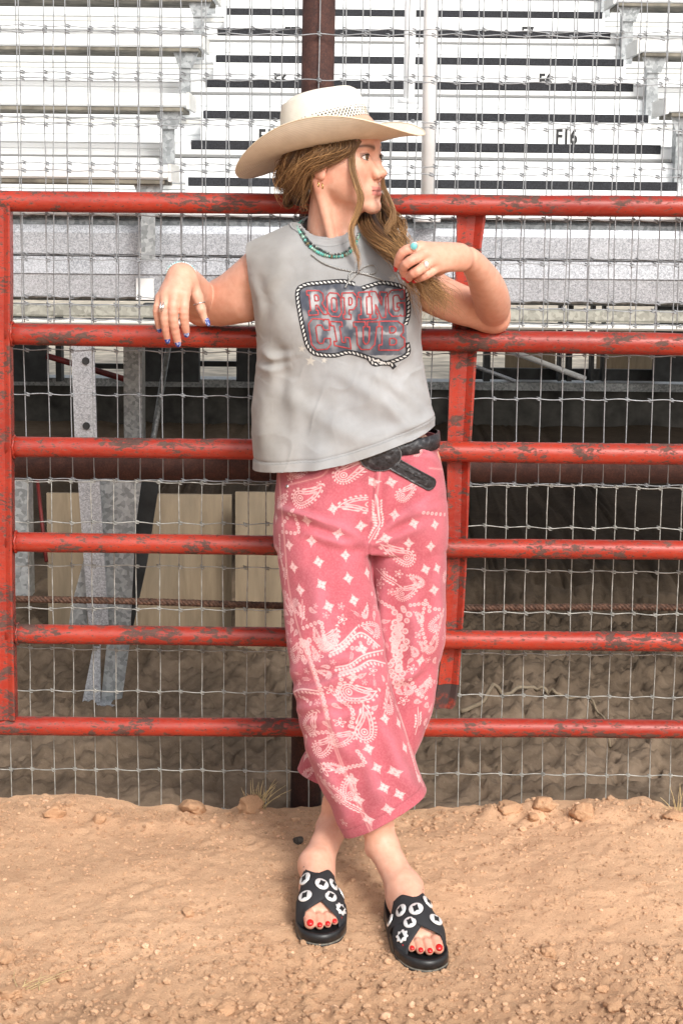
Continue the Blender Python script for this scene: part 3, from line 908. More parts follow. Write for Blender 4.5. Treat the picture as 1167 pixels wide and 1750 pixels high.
# ------------------------------------------------------------------ implicit surfaces for bodies and cloth
class Vol:
    def __init__(s, lo, hi, h):
        s.lo = np.asarray(lo, float); s.h = h
        s.n = np.ceil((np.asarray(hi, float) - s.lo) / h).astype(int) + 1
        s.D = np.full(tuple(s.n), 80.0 * h, dtype=np.float32)
        s.ax = [(s.lo[i] + h * np.arange(s.n[i])).astype(np.float32) for i in range(3)]
    def blk(s, lo, hi, m):
        a = np.clip(np.floor((np.asarray(lo) - m - s.lo) / s.h).astype(int), 0, s.n)
        b = np.clip(np.ceil((np.asarray(hi) + m - s.lo) / s.h).astype(int) + 1, 0, s.n)
        sl = tuple(slice(a[i], b[i]) for i in range(3))
        X = s.ax[0][sl[0]][:, None, None]; Y_ = s.ax[1][sl[1]][None, :, None]; Z = s.ax[2][sl[2]][None, None, :]
        return sl, X, Y_, Z
    def put(s, sl, d, k, op):
        a = s.D[sl]
        if a.size == 0: return
        if op == 'u':
            if k > 0:
                hh = np.maximum(k - np.abs(a - d), 0) / k
                s.D[sl] = np.minimum(a, d) - hh * hh * k * 0.25
            else: s.D[sl] = np.minimum(a, d)
        else:
            d = -d
            if k > 0:
                hh = np.maximum(k - np.abs(a - d), 0) / k
                s.D[sl] = np.maximum(a, d) + hh * hh * k * 0.25
            else: s.D[sl] = np.maximum(a, d)
    def cone(s, a, b, ra, rb, k=0.01, op='u', flat=None, fs=1.0):
        a = np.asarray(a, float); b = np.asarray(b, float); r = max(ra, rb)
        sl, X, Y_, Z = s.blk(np.minimum(a, b) - r, np.maximum(a, b) + r, k + 3 * s.h)
        d = b - a; L = float(d @ d) + 1e-12
        px, py, pz = X - a[0], Y_ - a[1], Z - a[2]
        t = np.clip((px * d[0] + py * d[1] + pz * d[2]) / L, 0, 1)
        qx, qy, qz = px - t * d[0], py - t * d[1], pz - t * d[2]
        q2 = qx * qx + qy * qy + qz * qz
        if flat is not None:
            n = np.asarray(flat, float); n /= np.linalg.norm(n)
            qn = qx * n[0] + qy * n[1] + qz * n[2]
            q2 = q2 + qn * qn * (1 / fs ** 2 - 1)
        s.put(sl, (np.sqrt(q2) - (ra + (rb - ra) * t)) * (1 if flat is None else min(1, fs)), k, op)
        return s
    def chain(s, pts, rs, k=0.008, **kw):
        for i in range(len(pts) - 1): s.cone(pts[i], pts[i + 1], rs[i], rs[i + 1], k if i == 0 else min(k, 0.006), **kw)
        return s
    def limb(s, pts, rs, n=16, k=0.004, k0=0.02):
        q = spline(pts, n); r = spline(np.stack([rs, rs, rs], -1), n)[:, 0]
        for i in range(n - 1): s.cone(q[i], q[i + 1], r[i], r[i + 1], k0 if i == 0 else k)
        return s
    def ell(s, c, r, k=0.01, op='u', rot=None):
        c = np.asarray(c, float); r = np.asarray(r, float); R = float(r.max())
        bb = r if rot is None else np.array([R, R, R])
        sl, X, Y_, Z = s.blk(c - bb, c + bb, k + 3 * s.h)
        px, py, pz = X - c[0], Y_ - c[1], Z - c[2]
        if rot is not None:
            m = np.asarray(rot)
            px, py, pz = (px * m[0, i] + py * m[1, i] + pz * m[2, i] for i in range(3))
        k0 = np.sqrt((px / r[0]) ** 2 + (py / r[1]) ** 2 + (pz / r[2]) ** 2)
        k1 = np.sqrt((px / r[0] ** 2) ** 2 + (py / r[1] ** 2) ** 2 + (pz / r[2] ** 2) ** 2) + 1e-9
        s.put(sl, k0 * (k0 - 1) / k1, k, op)
        return s
    def stack(s, lev, k=0.02, n=2.3, op='u'):
        """loft: rows of (z, x0, x1, y centre, y half depth)"""
        L = np.array(sorted(lev)); z = s.ax[2]
        sel = np.where((z >= L[0, 0]) & (z <= L[-1, 0]))[0]
        if len(sel) == 0: return s
        zz = z[sel]
        zs = np.linspace(L[0, 0], L[-1, 0], 240)
        pr = []
        for i in range(1, 5):
            q = np.interp(zs, L[:, 0], L[:, i]); w = max(3, int(0.035 / (zs[1] - zs[0])) | 1)
            qp = np.pad(q, w // 2, mode='reflect', reflect_type='odd'); q = np.convolve(qp, np.ones(w) / w, 'valid')
            pr.append(np.interp(zz, zs, q))
        xc, hw, yc, hd = (pr[0] + pr[1]) / 2, (pr[1] - pr[0]) / 2, pr[2], pr[3]
        sl = (slice(None), slice(None), slice(sel[0], sel[-1] + 1))
        X = s.ax[0][:, None, None]; Y_ = s.ax[1][None, :, None]
        q = (np.abs((X - xc.astype(np.float32)) / hw.astype(np.float32)) ** n + np.abs((Y_ - yc.astype(np.float32)) / hd.astype(np.float32)) ** n) ** (1 / n)
        d = (q - 1) * np.minimum(hw, hd).astype(np.float32)
        s.put(sl, d, k, op)
        return s
    def mesh(s):
        """surface nets"""
        D = s.D; ins = D < 0
        nx, ny, nz = D.shape
        cnt = np.zeros((nx - 1, ny - 1, nz - 1), dtype=np.int8)
        for a in (0, 1):
            for b in (0, 1):
                for c in (0, 1): cnt += ins[a:nx - 1 + a, b:ny - 1 + b, c:nz - 1 + c]
        act = (cnt > 0) & (cnt < 8)
        I = np.argwhere(act)
        idx = np.full(act.shape, -1, dtype=np.int32); idx[act] = np.arange(len(I))
        acc = np.zeros((len(I), 3)); num = np.zeros(len(I))
        cor = [(a, b, c) for a in (0, 1) for b in (0, 1) for c in (0, 1)]
        val = {q: D[I[:, 0] + q[0], I[:, 1] + q[1], I[:, 2] + q[2]].astype(float) for q in cor}
        for p in cor:
            for ax_ in range(3):
                if p[ax_] == 1: continue
                q = list(p); q[ax_] = 1; q = tuple(q)
                va, vb = val[p], val[q]
                m = (va < 0) != (vb < 0)
                t = np.where(m, va / (va - vb + 1e-20), 0)
                pos = np.tile(np.array(p, float), (len(I), 1)); pos[:, ax_] = t
                acc[m] += pos[m]; num[m] += 1
        v = (I + acc / num[:, None]) * s.h + s.lo
        F = []
        for ax_ in range(3):
            u, w = (ax_ + 1) % 3, (ax_ + 2) % 3
            s0 = [slice(None)] * 3; s1 = [slice(None)] * 3
            s0[ax_] = slice(0, -1); s1[ax_] = slice(1, None)
            a, b = ins[tuple(s0)], ins[tuple(s1)]
            for flip in (False, True):
                m = (a & ~b) if not flip else (~a & b)
                E = np.argwhere(m)
                ok = (E[:, u] > 0) & (E[:, w] > 0) & (E[:, u] < D.shape[u] - 1) & (E[:, w] < D.shape[w] - 1)
                E = E[ok]
                def cell(du, dw):
                    q = E.copy(); q[:, u] -= du; q[:, w] -= dw
                    return idx[q[:, 0], q[:, 1], q[:, 2]]
                c = np.stack([cell(1, 1), cell(0, 1), cell(0, 0), cell(1, 0)], -1)
                if flip: c = c[:, ::-1]
                F.append(c)
        return v, np.vstack(F)

def smooth_mesh(v, f, it=2, lam=0.5):
    e = np.vstack([f[:, [0, 1]], f[:, [1, 2]], f[:, [2, 3]], f[:, [3, 0]]])
    deg = np.bincount(e.ravel(), minlength=len(v)).astype(float)[:, None] + 1e-9
    for _ in range(it):
        for l in (lam, -lam * 0.97):
            s_ = np.zeros_like(v)
            for c in range(3):
                s_[:, c] = np.bincount(e[:, 0], v[e[:, 1], c], len(v)) + np.bincount(e[:, 1], v[e[:, 0], c], len(v))
            v = v + l * (s_ / deg - v)
    return v

def vert_normals(v, f):
    n = np.cross(v[f[:, 2]] - v[f[:, 0]], v[f[:, 3]] - v[f[:, 1]])
    out = np.zeros_like(v)
    for k in range(4):
        for c in range(3): out[:, c] += np.bincount(f[:, k], n[:, c], len(v))
    return out / (np.linalg.norm(out, axis=1)[:, None] + 1e-12)

def seg_dist(px, py, poly):
    """distance of 2-D points to a polyline, and parameter along it"""
    best = np.full(np.shape(px), 1e9); tt = np.zeros(np.shape(px)); side = np.zeros(np.shape(px))
    n = len(poly) - 1
    for i in range(n):
        ax_, ay = poly[i]; bx, by = poly[i + 1]
        dx, dy = bx - ax_, by - ay; L = dx * dx + dy * dy + 1e-9
        t = np.clip(((px - ax_) * dx + (py - ay) * dy) / L, 0, 1)
        d = np.hypot(px - ax_ - t * dx, py - ay - t * dy)
        m = d < best
        side = np.where(m, np.sign((px - ax_) * dy - (py - ay) * dx), side)
        tt = np.where(m, (i + t) / n, tt); best = np.where(m, d, best)
    return best, tt, side

def fold_field(px, py, folds):
    """cloth relief: (polyline, height in m, width in px); a soft ridge with a valley beside it"""
    h = np.zeros(np.shape(px))
    for poly, amp, w in folds:
        d, t, sd = seg_dist(px, py, spline([(a, b, 0) for a, b in poly], 12)[:, :2])
        tap = np.sin(np.clip(t, 0.02, 0.98) * math.pi) ** 0.6
        h += amp * tap * (np.exp(-(d / w) ** 2) - 0.55 * np.exp(-((d * sd - 1.5 * w) / (1.2 * w)) ** 2))
    return h

def mesh_from(v, f, name='tmp', mats=()):
    return fast_mesh(name, v, f, list(mats))

def refine(me, levels=1, solid=0.0):
    """subdivision surface (and cloth thickness) baked into a new mesh"""
    ob = bpy.data.objects.new('tmp', me); COL.objects.link(ob)
    if levels:
        md = ob.modifiers.new('s', 'SUBSURF'); md.levels = levels; md.render_levels = levels
    if solid:
        md = ob.modifiers.new('t', 'SOLIDIFY'); md.thickness = solid; md.offset = -1.0
    dg = bpy.context.evaluated_depsgraph_get()
    out = bpy.data.meshes.new_from_object(ob.evaluated_get(dg))
    bpy.data.objects.remove(ob)
    return out

def get_v(me):
    a = np.empty(len(me.vertices) * 3, dtype=np.float32); me.vertices.foreach_get('co', a)
    return a.reshape(-1, 3).astype(float)
def get_n(me):
    a = np.empty(len(me.vertices) * 3, dtype=np.float32); me.vertices.foreach_get('normal', a)
    return a.reshape(-1, 3).astype(float)
def set_v(me, v):
    me.vertices.foreach_set('co', v.astype(np.float32).ravel()); me.update()

def cut(me, co, no, cond=None):
    """remove what lies on the +no side of a plane (only faces passing cond)"""
    bm = bmesh.new(); bm.from_mesh(me)
    if cond is None: fs = list(bm.faces)
    else: fs = [f for f in bm.faces if cond(f.calc_center_median())]
    es = {e for f in fs for e in f.edges}; vs = {v for f in fs for v in f.verts}
    bmesh.ops.bisect_plane(bm, geom=fs + list(es) + list(vs), plane_co=Vector(co), plane_no=Vector(no), clear_outer=True, dist=1e-5)
    loose = [v for v in bm.verts if not v.link_faces]
    bmesh.ops.delete(bm, geom=loose, context='VERTS')
    bm.to_mesh(me); bm.free()
    return me

def bvh(v, f): return BVHTree.FromPolygons([tuple(q) for q in v], [tuple(q) for q in f])
def bvh_me(me): return BVHTree.FromPolygons([q.co[:] for q in me.vertices], [tuple(p.vertices) for p in me.polygons])
def join(parts):
    """several (v, f, colour) blocks into one"""
    vs, fs, cs, o = [], [], [], 0
    for v, f, c in parts:
        vs.append(v); fs.append(np.asarray(f) + o); cs.append(c); o += len(v)
    return np.vstack(vs), np.vstack(fs), np.vstack(cs)
# ------------------------------------------------------------------ materials of the person
t = NT('skin')
co = t.coord(); n1 = t.noise(co, 60, 4); n2 = t.noise(co, 900, 2)
c = t.mix(1.0, t.vcol(), t.ramp(n1, [(0.3, (0.95, 0.86, 0.83)), (0.7, (1.05, 1.06, 1.06))]), 'MULTIPLY')
n4 = t.noise(co, 330, 3, 0.7)
c = t.mix(t.ramp(n4, [(0.60, 0.0), (0.72, 0.32)]), c, (0.40, 0.19, 0.12))
t.base(c).set(Roughness=0.45, Subsurface_Weight=0.12, Subsurface_Scale=0.006)
t.b.inputs['Subsurface Radius'].default_value = (1.0, 0.35, 0.2)
t.b.inputs['Specular IOR Level'].default_value = 0.35
t.bump(t.mix(0.5, n2, t.noise(co, 420, 3, 0.6)), 0.22, 0.0007)
M['skin'] = t.m
def m_vc(name, rough=0.5, metal=0.0, noise=None, bump=0.0, bdist=0.0005, lo=0.88, hi=1.06, spec=0.5):
    t = NT(name)
    c = t.vcol()
    if noise:
        n_ = t.noise(t.coord(), noise, 4)
        c = t.mix(1.0, c, t.ramp(n_, [(0.3, (lo,) * 3), (0.7, (hi,) * 3)]), 'MULTIPLY')
        if bump: t.bump(n_, bump, bdist)
    t.base(c).set(Roughness=rough, Metallic=metal)
    t.b.inputs['Specular IOR Level'].default_value = spec
    return t.m
M['eye'] = m_vc('eye', 0.06)
M['hair'] = m_vc('hair', 0.42, 0, None, spec=0.4)
M['nail_red'] = m_plain('red_nail_polish', (0.55, 0.012, 0.012), 0.15, 0, 0.05, 20, 0)
M['nail_blue'] = m_vc('blue_nail_polish', 0.15)
M['silver'] = m_plain('silver_metal', (0.80, 0.80, 0.79), 0.25, 0.9, 0.1, 200, 0.05)
M['gold'] = m_plain('gold_metal', (0.75, 0.52, 0.22), 0.25, 1.0, 0.1, 200, 0)

SKIN = np.array((0.70, 0.405, 0.295))
def skin_col(v, red=None):
    m = 1 + 0.05 * fbm(v[:, 0] * 28, v[:, 1] * 28, v[:, 2] * 28, 3, 5)
    c = SKIN[None] * m[:, None]
    if red is not None:
        c = c * (1 - red[:, None] * np.array((0.05, 0.30, 0.32)))
    return c

px2m = lambda px, y: px / FPX * (y - CAMLOC.y)

person = empty('person', (P(640, 1600, -0.5).x, -0.45, float(ground_z(-0.45))),
               'person in straw cowboy hat, grey sleeveless shirt and pink trousers leaning on the gate', 'person')
body_parts = []

# ------------------------------------------------------------------ head (local millimetres: x her left, y forward, z up)
HC = A(580, 273, -0.145)
YAW, TIP = math.radians(62), math.radians(3.0)
F0 = np.array((math.sin(YAW), -math.cos(YAW), 0)); L0 = np.array((math.cos(YAW), math.sin(YAW), 0)); U0 = np.array((0, 0, 1.0))
FW = F0 * math.cos(TIP) + U0 * math.sin(TIP); UP = U0 * math.cos(TIP) - F0 * math.sin(TIP)
HR = np.stack([L0, FW, UP], -1)                         # columns
HS = 0.001 * 1.03
h2w = lambda p: (np.asarray(p, float) * HS) @ HR.T + HC
w2h = lambda p: ((np.asarray(p, float) - HC) @ HR) / HS

V = Vol((-96, -118, -200), (96, 132, 128), 1.5)
NB = w2h(A(562, 425, -0.115)); NT_ = np.array((0, -16, -62.0))
V.ell((0, -10, 40), (73, 94, 76), 0)
V.ell((0, 34, 40), (60, 50, 50), 22)
V.ell((0, 36, -22), (57, 48, 66), 24)
for sx in (-1, 1):
    V.cone((sx * 50, 2, -52), (sx * 12, 72, -100), 13, 11, 22)
    V.ell((sx * 43, 54, -24), (19, 18, 17), 24)
    V.cone((sx * 36, 70, 21), (sx * 9, 83, 17), 8, 8, 13)
    V.ell((sx * 36, 42, -54), (22, 28, 30), 22)
    V.ell((sx * 52, 14, -34), (14, 24, 26), 22)
V.ell((0, 50, -68), (36, 34, 30), 16)
V.ell((0, 77, -101), (14, 12, 12), 16)
V.ell((0, 74, -70), (25, 15, 20), 14)
for sx in (-1, 1):                                      # eye sockets
    V.ell((sx * 31, 92, 1), (17, 13, 11), 12, 'd')
    V.ell((sx * 18, 92, 2), (8, 9, 12), 9, 'd')
# nose
V.cone((0, 83, 10), (0, 90, -12), 6.6, 6.2, 9)
V.cone((0, 90, -12), (0, 100.5, -30), 6.0, 6.2, 6)
V.ell((0, 102.0, -33.5), (6.8, 8.2, 6.6), 6)
for sx in (-1, 1):
    V.ell((sx * 10.2, 91.5, -38.5), (5.2, 8.0, 5.4), 5)
    V.cone((sx * 24, 76, -6), (sx * 10, 92, -34), 7, 6, 14)
V.cone((0, 98, -40), (0, 89, -48), 4.4, 5, 5)
for sx in (-1, 1): V.ell((sx * 5.8, 96.5, -44.5), (3.0, 5.0, 3.4), 2.5, 'd')
# lips
for sx in (-1, 1):
    V.cone((sx * 22, 77, -69), (sx * 4, 88.6, -64), 2.6, 4.0, 5)
    V.cone((sx * 18, 78.5, -73), (0, 86.6, -75), 3.6, 5.0, 5)
V.cone((0, 92, -54), (0, 92, -60), 3, 2.5, 3, 'd')
for sx in (-1, 1):
    V.cone((sx * 23, 80.5, -69.5), (sx * 8, 94, -68.5), 1.0, 1.4, 2.0, 'd')
V.cone((-8, 94, -68.5), (8, 94, -68.5), 1.4, 1.4, 2.0, 'd')
V.ell((0, 94, -86), (16, 8, 5), 8, 'd')
# eyelids
EYE = {s: np.array((s * 31.5, 71.5, 0.0)) for s in (-1, 1)}
for s in (-1, 1):
    W = Vol(V.lo, V.lo + (V.n - 1) * V.h, V.h); W.D[:] = 50
    W.ell(EYE[s], (14.2, 14.2, 14.2), 0)
    W.ell(EYE[s] + (s * 0.5, 13, -0.5), (16.5, 10, 6.4), 1.0, 'd')
    hh = np.maximum(4 - np.abs(V.D - W.D), 0) / 4
    V.D = np.minimum(V.D, W.D) - hh * hh * 4 * 0.25
    V.ell(EYE[s], (12.5, 12.5, 12.5), 0, 'd')
# ears
for s in (-1, 1):
    V.ell((s * 74, -8, -10), (6, 18, 27), 5)
    V.ell((s * 75, -2, -33), (5, 8, 10), 4)
    V.ell((s * 81, -6, -8), (6, 10, 17), 4, 'd')
# neck
V.cone(NT_, NB, 47, 52, 24)
V.cone((-60, -20, -48), w2h(A(566, 408, -0.185)), 12, 9, 18)
V.cone((58, -24, -52), w2h(A(590, 408, -0.175)), 12, 9, 18)
V.cone((0, 30, -98), (0, 10, -122), 18, 20, 26)
hv, hf = V.mesh()
hv = smooth_mesh(hv, hf, 1)
# colour of the face
x, y, z = hv.T
red = 0.45 * np.exp(-(((np.abs(x) - 42) / 20) ** 2 + ((z + 34) / 20) ** 2)) * (y > 30) + 0.5 * np.exp(-(((z + 38) / 12) ** 2 + (x / 14) ** 2)) * (y > 85) + 0.35 * (y < 20) * (np.abs(x) > 68) + 0.1
hc = skin_col(h2w(hv), red)
lipu = np.exp(-(np.maximum(0, np.abs(z + 65.5 - 0.10 * np.abs(x)) - 3.2) / 1.2) ** 2)
lipl = np.exp(-(np.maximum(0, np.abs(z + 74.5 - 0.12 * np.abs(x)) - 4.5) / 1.2) ** 2)
lip = np.maximum(lipu, lipl) * (np.abs(x) < 21) * (y > 77) * (y > 84 - 0.0 * x - 0.25 * np.abs(x))
hc = hc + (np.array((0.54, 0.19, 0.17)) - hc) * np.clip(lip, 0, 1)[:, None] * 0.85
seam = np.exp(-((z + 69) / 1.3) ** 2) * (np.abs(x) < 21) * (y > 77)
hc = hc * (1 - 0.65 * seam[:, None])
ax_ = np.abs(x)
bc = 17.5 + 5.5 * np.sin(np.clip((ax_ - 10) / 40, 0, 1) * 2.4) 
brow = np.exp(-((z - bc) / (5.2 - 2.6 * np.clip((ax_ - 12) / 40, 0, 1))) ** 2) * sstep(9, 14, ax_) * sstep(54, 46, ax_) * (y > 40)
hc = hc + (np.array((0.10, 0.055, 0.035)) - hc) * (0.95 * brow)[:, None]
for s in (-1, 1):
    de = np.linalg.norm(hv - EYE[s], axis=1)
    lid = np.exp(-((de - 13.5) / 2.2) ** 2) * (z > -2) * (y > 72) * (np.abs(z - 5) < 4)
    hc = hc + (np.array((0.20, 0.10, 0.075)) - hc) * (0.75 * lid)[:, None]
nost = np.exp(-(((ax_ - 6.2) / 3) ** 2 + ((z + 47) / 3.5) ** 2)) * (y > 90)
hc = hc * (1 - 0.6 * nost)[:, None]
HEADV, HEADF = hv, hf
body_parts.append((h2w(hv), hf, hc))

# ------------------------------------------------------------------ arms and hands
def arm_vol(lo, hi):
    return Vol(np.minimum(lo, hi), np.maximum(lo, hi), 0.002)
# her right arm (left in the photograph): elbow hooked on the rail, hand hanging
a0, a1 = P(258, 612, 0.06), P(500, 390, 0.06)
V = Vol((a0.x, -0.36, a0.z), (a1.x, 0.07, a1.z + 0.02), 0.002)
sh, mid, el = A(462, 452, -0.135), A(405, 498, -0.085), A(346, 525, -0.010)
V.limb([sh, mid, A(375, 512, -0.05), el], [0.053, 0.049, 0.044, 0.037])
V.cone(A(420, 520, -0.10), A(380, 528, -0.05), 0.040, 0.036, 0.03)
wr = A(311, 470, -0.235)
V.limb([el, A(335, 506, -0.09), A(322, 486, -0.165), wr], [0.035, 0.040, 0.034, 0.0265], 16, 0.004, 0.03)
K = {'pinky': (275, 509, -.282), 'ring': (285.5, 502, -.292), 'middle': (300, 499, -.296), 'index': (316, 503, -.291)}
pal = [A(*K[q]) for q in ('pinky', 'ring', 'middle', 'index')]
wrs = [A(300, 474, -.250), A(306, 470, -.254), A(312, 470, -.254), A(320, 474, -.250)]
for a, b, r in zip(wrs, pal, (0.0135, 0.0142, 0.0145, 0.0145)): V.cone(a, b, 0.017, r * 0.82, 0.018)
V.cone(A(309, 482, -.258), A(298, 498, -.280), 0.020, 0.014, 0.016)
FING_R = {
    'pinky': [K['pinky'], (269, 529, -.290), (270.5, 547, -.284), (272.5, 560, -.276)],
    'ring': [K['ring'], (281, 530, -.303), (283, 556, -.297), (286.5, 578, -.284)],
    'middle': [K['middle'], (296, 530, -.308), (299, 560, -.300), (304, 583, -.286)],
    'index': [K['index'], (314.5, 530, -.301), (316, 552, -.293), (318.5, 567, -.282)]}
RAD = {'pinky': (.0086, .0074, .0064, .0056), 'ring': (.0096, .0086, .0074, .0062), 'middle': (.0100, .0090, .0078, .0066), 'index': (.0098, .0088, .0076, .0064)}
for q, pts in FING_R.items(): V.limb([A(*p) for p in pts], np.array(RAD[q]) * 1.2, 9, 0.002, 0.006)
TH_R = [(326, 482, -.245), (338, 508, -.252), (344, 528, -.255), (351, 548, -.252)]
V.chain([A(*p) for p in TH_R], (.0165, .0118, .0098, .0072), 0.014)
rv, rf = V.mesh(); rv = smooth_mesh(rv, rf, 1)
ppx, ppy = to_px(rv)
red = 0.10 + 0.35 * sstep(400, 360, ppx) * sstep(-0.12, -0.02, rv[:, 1]) + 0.3 * np.exp(-((ppy - 575) / 12) ** 2) * (ppx < 330)
def knuckles(v, c, fingers):
    for q, pts in fingers.items():
        for k_, amp in ((0, .22), (1, .30), (2, .22)):
            p_, d_ = A(*pts[k_]), A(*pts[min(k_ + 1, 3)]) - A(*pts[max(k_ - 1, 0)])
            d_ /= np.linalg.norm(d_); w_ = v - p_
            dist = np.linalg.norm(w_, axis=1); al = w_ @ d_
            g = np.exp(-(dist / .011) ** 2)[:, None]
            c = c * (1 - g * amp * np.array((.05, .45, .45)))
            if k_ > 0: c = c * (1 - (np.exp(-(dist / .012) ** 2) * (np.exp(-((al - .0012) / .0009) ** 2) + np.exp(-((al + .0022) / .0009) ** 2)) * .28)[:, None])
    return c
body_parts.append((rv, rf, knuckles(rv, skin_col(rv, red), FING_R)))
ARM_R = (rv, rf)

# her left arm (right in the photograph): elbow on the rail, hand raised to the hair
a0, a1 = P(640, 600, 0.06), P(890, 385, 0.06)
V = Vol((a0.x, -0.40, a0.z), (a1.x, 0.07, a1.z + 0.02), 0.002)
sh, el = A(688, 462, -0.130), A(838, 536, -0.012)
V.limb([sh, A(740, 500, -0.085), A(790, 522, -0.045), el], [0.050, 0.046, 0.043, 0.037])
wr = A(800, 441, -0.275)
V.limb([el, A(841, 520, -0.075), A(833, 492, -0.150), A(818, 463, -0.22), wr], [0.0360, 0.0395, 0.0380, 0.0300, 0.0240], 20, 0.004, 0.03)
V.ell(A(852, 551, -0.02), (0.016, 0.016, 0.016), 0.025)
K = {'index': (718, 422, -.352), 'middle': (728, 432, -.358), 'ring': (740, 445, -.354), 'pinky': (751, 455, -.344)}
wrs = [A(785, 430, -.300), A(788, 436, -.304), A(788, 443, -.304), A(786, 449, -.300)]
for q, a in zip(('index', 'middle', 'ring', 'pinky'), wrs): V.cone(a, A(*K[q]), 0.0165, 0.0118, 0.018)
V.cone(A(775, 436, -.31), A(740, 433, -.345), 0.018, 0.0125, 0.016)
FING_L = {
    'index': [K['index'], (693, 428, -.372), (682, 441, -.365), (679, 455, -.350)],
    'middle': [K['middle'], (700, 447, -.384), (689, 458, -.368), (691, 470, -.345)],
    'ring': [K['ring'], (712, 464, -.378), (701, 470, -.362), (699, 476, -.345)],
    'pinky': [K['pinky'], (729, 470, -.362), (718, 475, -.352), (711, 478, -.340)]}
for q, pts in FING_L.items(): V.limb([A(*p) for p in pts], np.array(RAD[q]) * 1.16, 10, 0.002, 0.006)
TH_L = [(776, 448, -.285), (748, 462, -.300), (722, 466, -.318), (703, 464, -.330)]
V.chain([A(*p) for p in TH_L], (.016, .0115, .0095, .0072), 0.012)
lv, lf = V.mesh(); lv = smooth_mesh(lv, lf, 1)
ppx, ppy = to_px(lv)
red = 0.12 + 0.45 * np.exp(-((ppx - 845) / 22) ** 2 - ((ppy - 555) / 22) ** 2) + 0.35 * np.exp(-((ppx - 800) / 10) ** 2 - ((ppy - 445) / 10) ** 2) + 0.25 * (ppx < 712)
body_parts.append((lv, lf, knuckles(lv, skin_col(lv, red), FING_L)))
ARM_L = (lv, lf)

# ------------------------------------------------------------------ feet (local metres: x to her own medial side, y towards the toes, z up)
FEET = []
def make_foot(tip_px, yaw, side, shin, foot_id):
    tip = ground_hit(*tip_px)
    d = np.array((math.sin(yaw), -math.cos(yaw), 0))
    slope = -(float(ground_z(tip.y + 0.26)) - float(ground_z(tip.y))) / 0.26
    d[2] = slope; d /= np.linalg.norm(d)
    left = np.cross((0, 0, 1.0), d); left /= np.linalg.norm(left)       # viewer-wise: facing along d, left hand side
    n = np.cross(d, left)
    med = left * side                                                    # medial direction
    gz = max(float(sand_z(tip.x, tip.y)), float(sand_z(tip.x - d[0] * .13, tip.y - d[1] * .13)) - d[2] * -0.0)
    heel = np.array((tip.x, tip.y, float(ground_z(tip.y)) - 0.006)) - d * 0.268
    R = np.stack([med, d, n], -1)
    to_w = lambda p: np.asarray(p, float) @ R.T + heel
    to_l = lambda p: (np.asarray(p, float) - heel) @ R
    S = 0.030                                                            # sole height
    V = Vol((-0.12, -0.05, 0.0), (0.12, 0.27, 0.30), 0.002)
    q = lambda x, y, z: (x, y, z + S)
    V.ell(q(0, 0.035, 0.026), (0.029, 0.032, 0.028), 0.012)
    V.cone(q(0.002, 0.05, 0.050), q(0.006, 0.155, 0.024), 0.034, 0.025, 0.02)
    V.cone(q(-0.016, 0.06, 0.020), q(-0.022, 0.165, 0.014), 0.022, 0.017, 0.02)
    V.ell(q(0.002, 0.172, 0.016), (0.043, 0.030, 0.017), 0.015)
    V.cone(q(0.020, 0.10, 0.022), q(0.027, 0.178, 0.016), 0.019, 0.018, 0.02)
    toes = [((0.028, 0.188, 0.014), (0.026, 0.232, 0.011), .0125, .0115), ((0.0075, 0.190, 0.013), (0.0065, 0.236, 0.009), .0092, .0085),
            ((-0.0100, 0.186, 0.012), (-0.0105, 0.229, 0.008), .0086, .0080), ((-0.0255, 0.181, 0.011), (-0.0255, 0.218, 0.0075), .0080, .0076), ((-0.0385, 0.172, 0.010), (-0.0375, 0.202, 0.0065), .0076, .0072)]
    for (a, b, ra, rb) in toes:
        m = ((a[0] + b[0]) / 2, (a[1] + b[1]) / 2, (a[2] + b[2]) / 2 + 0.004)
        V.chain([q(*a), q(*m), q(*b)], (ra, (ra + rb) / 2 * 0.97, rb), 0.003)
    pts = [to_l(A(*s[:3])) for s in shin]; rs_ = [s[3] for s in shin]
    V.cone(q(0.0, 0.040, 0.045), pts[0], 0.033, rs_[0], 0.025)
    for i in range(len(pts) - 1): V.cone(pts[i], pts[i + 1], rs_[i], rs_[i + 1], 0.02)
    V.ell(pts[0] + (0.024, 0.0, -0.006), (0.011, 0.012, 0.014), 0.014); V.ell(pts[0] + (-0.024, -0.006, -0.014), (0.011, 0.012, 0.014), 0.014)
    v, f = V.mesh(); v = smooth_mesh(v, f, 1)
    red = 0.10 + 0.35 * sstep(0.19, 0.225, v[:, 1]) * (v[:, 2] < 0.07)
    body_parts.append((to_w(v), f if np.linalg.det(R) > 0 else f[:, ::-1], skin_col(to_w(v), red)))
    FEET.append(dict(v=v, f=f, to_w=to_w, to_l=to_l, R=R, toes=[(q(*a), q(*b), rb) for (a, b, ra, rb) in toes], side=side, S=S, id=foot_id))
make_foot((733, 1661), math.radians(12), 1, [(651, 1441, -0.458, 0.0315), (640, 1395, -0.455, 0.037), (625, 1340, -0.445, 0.045)], 'right')
make_foot((553, 1617), math.radians(5), -1, [(570, 1408, -0.345, 0.0315), (580, 1365, -0.34, 0.037), (594, 1320, -0.33, 0.045)], 'left')

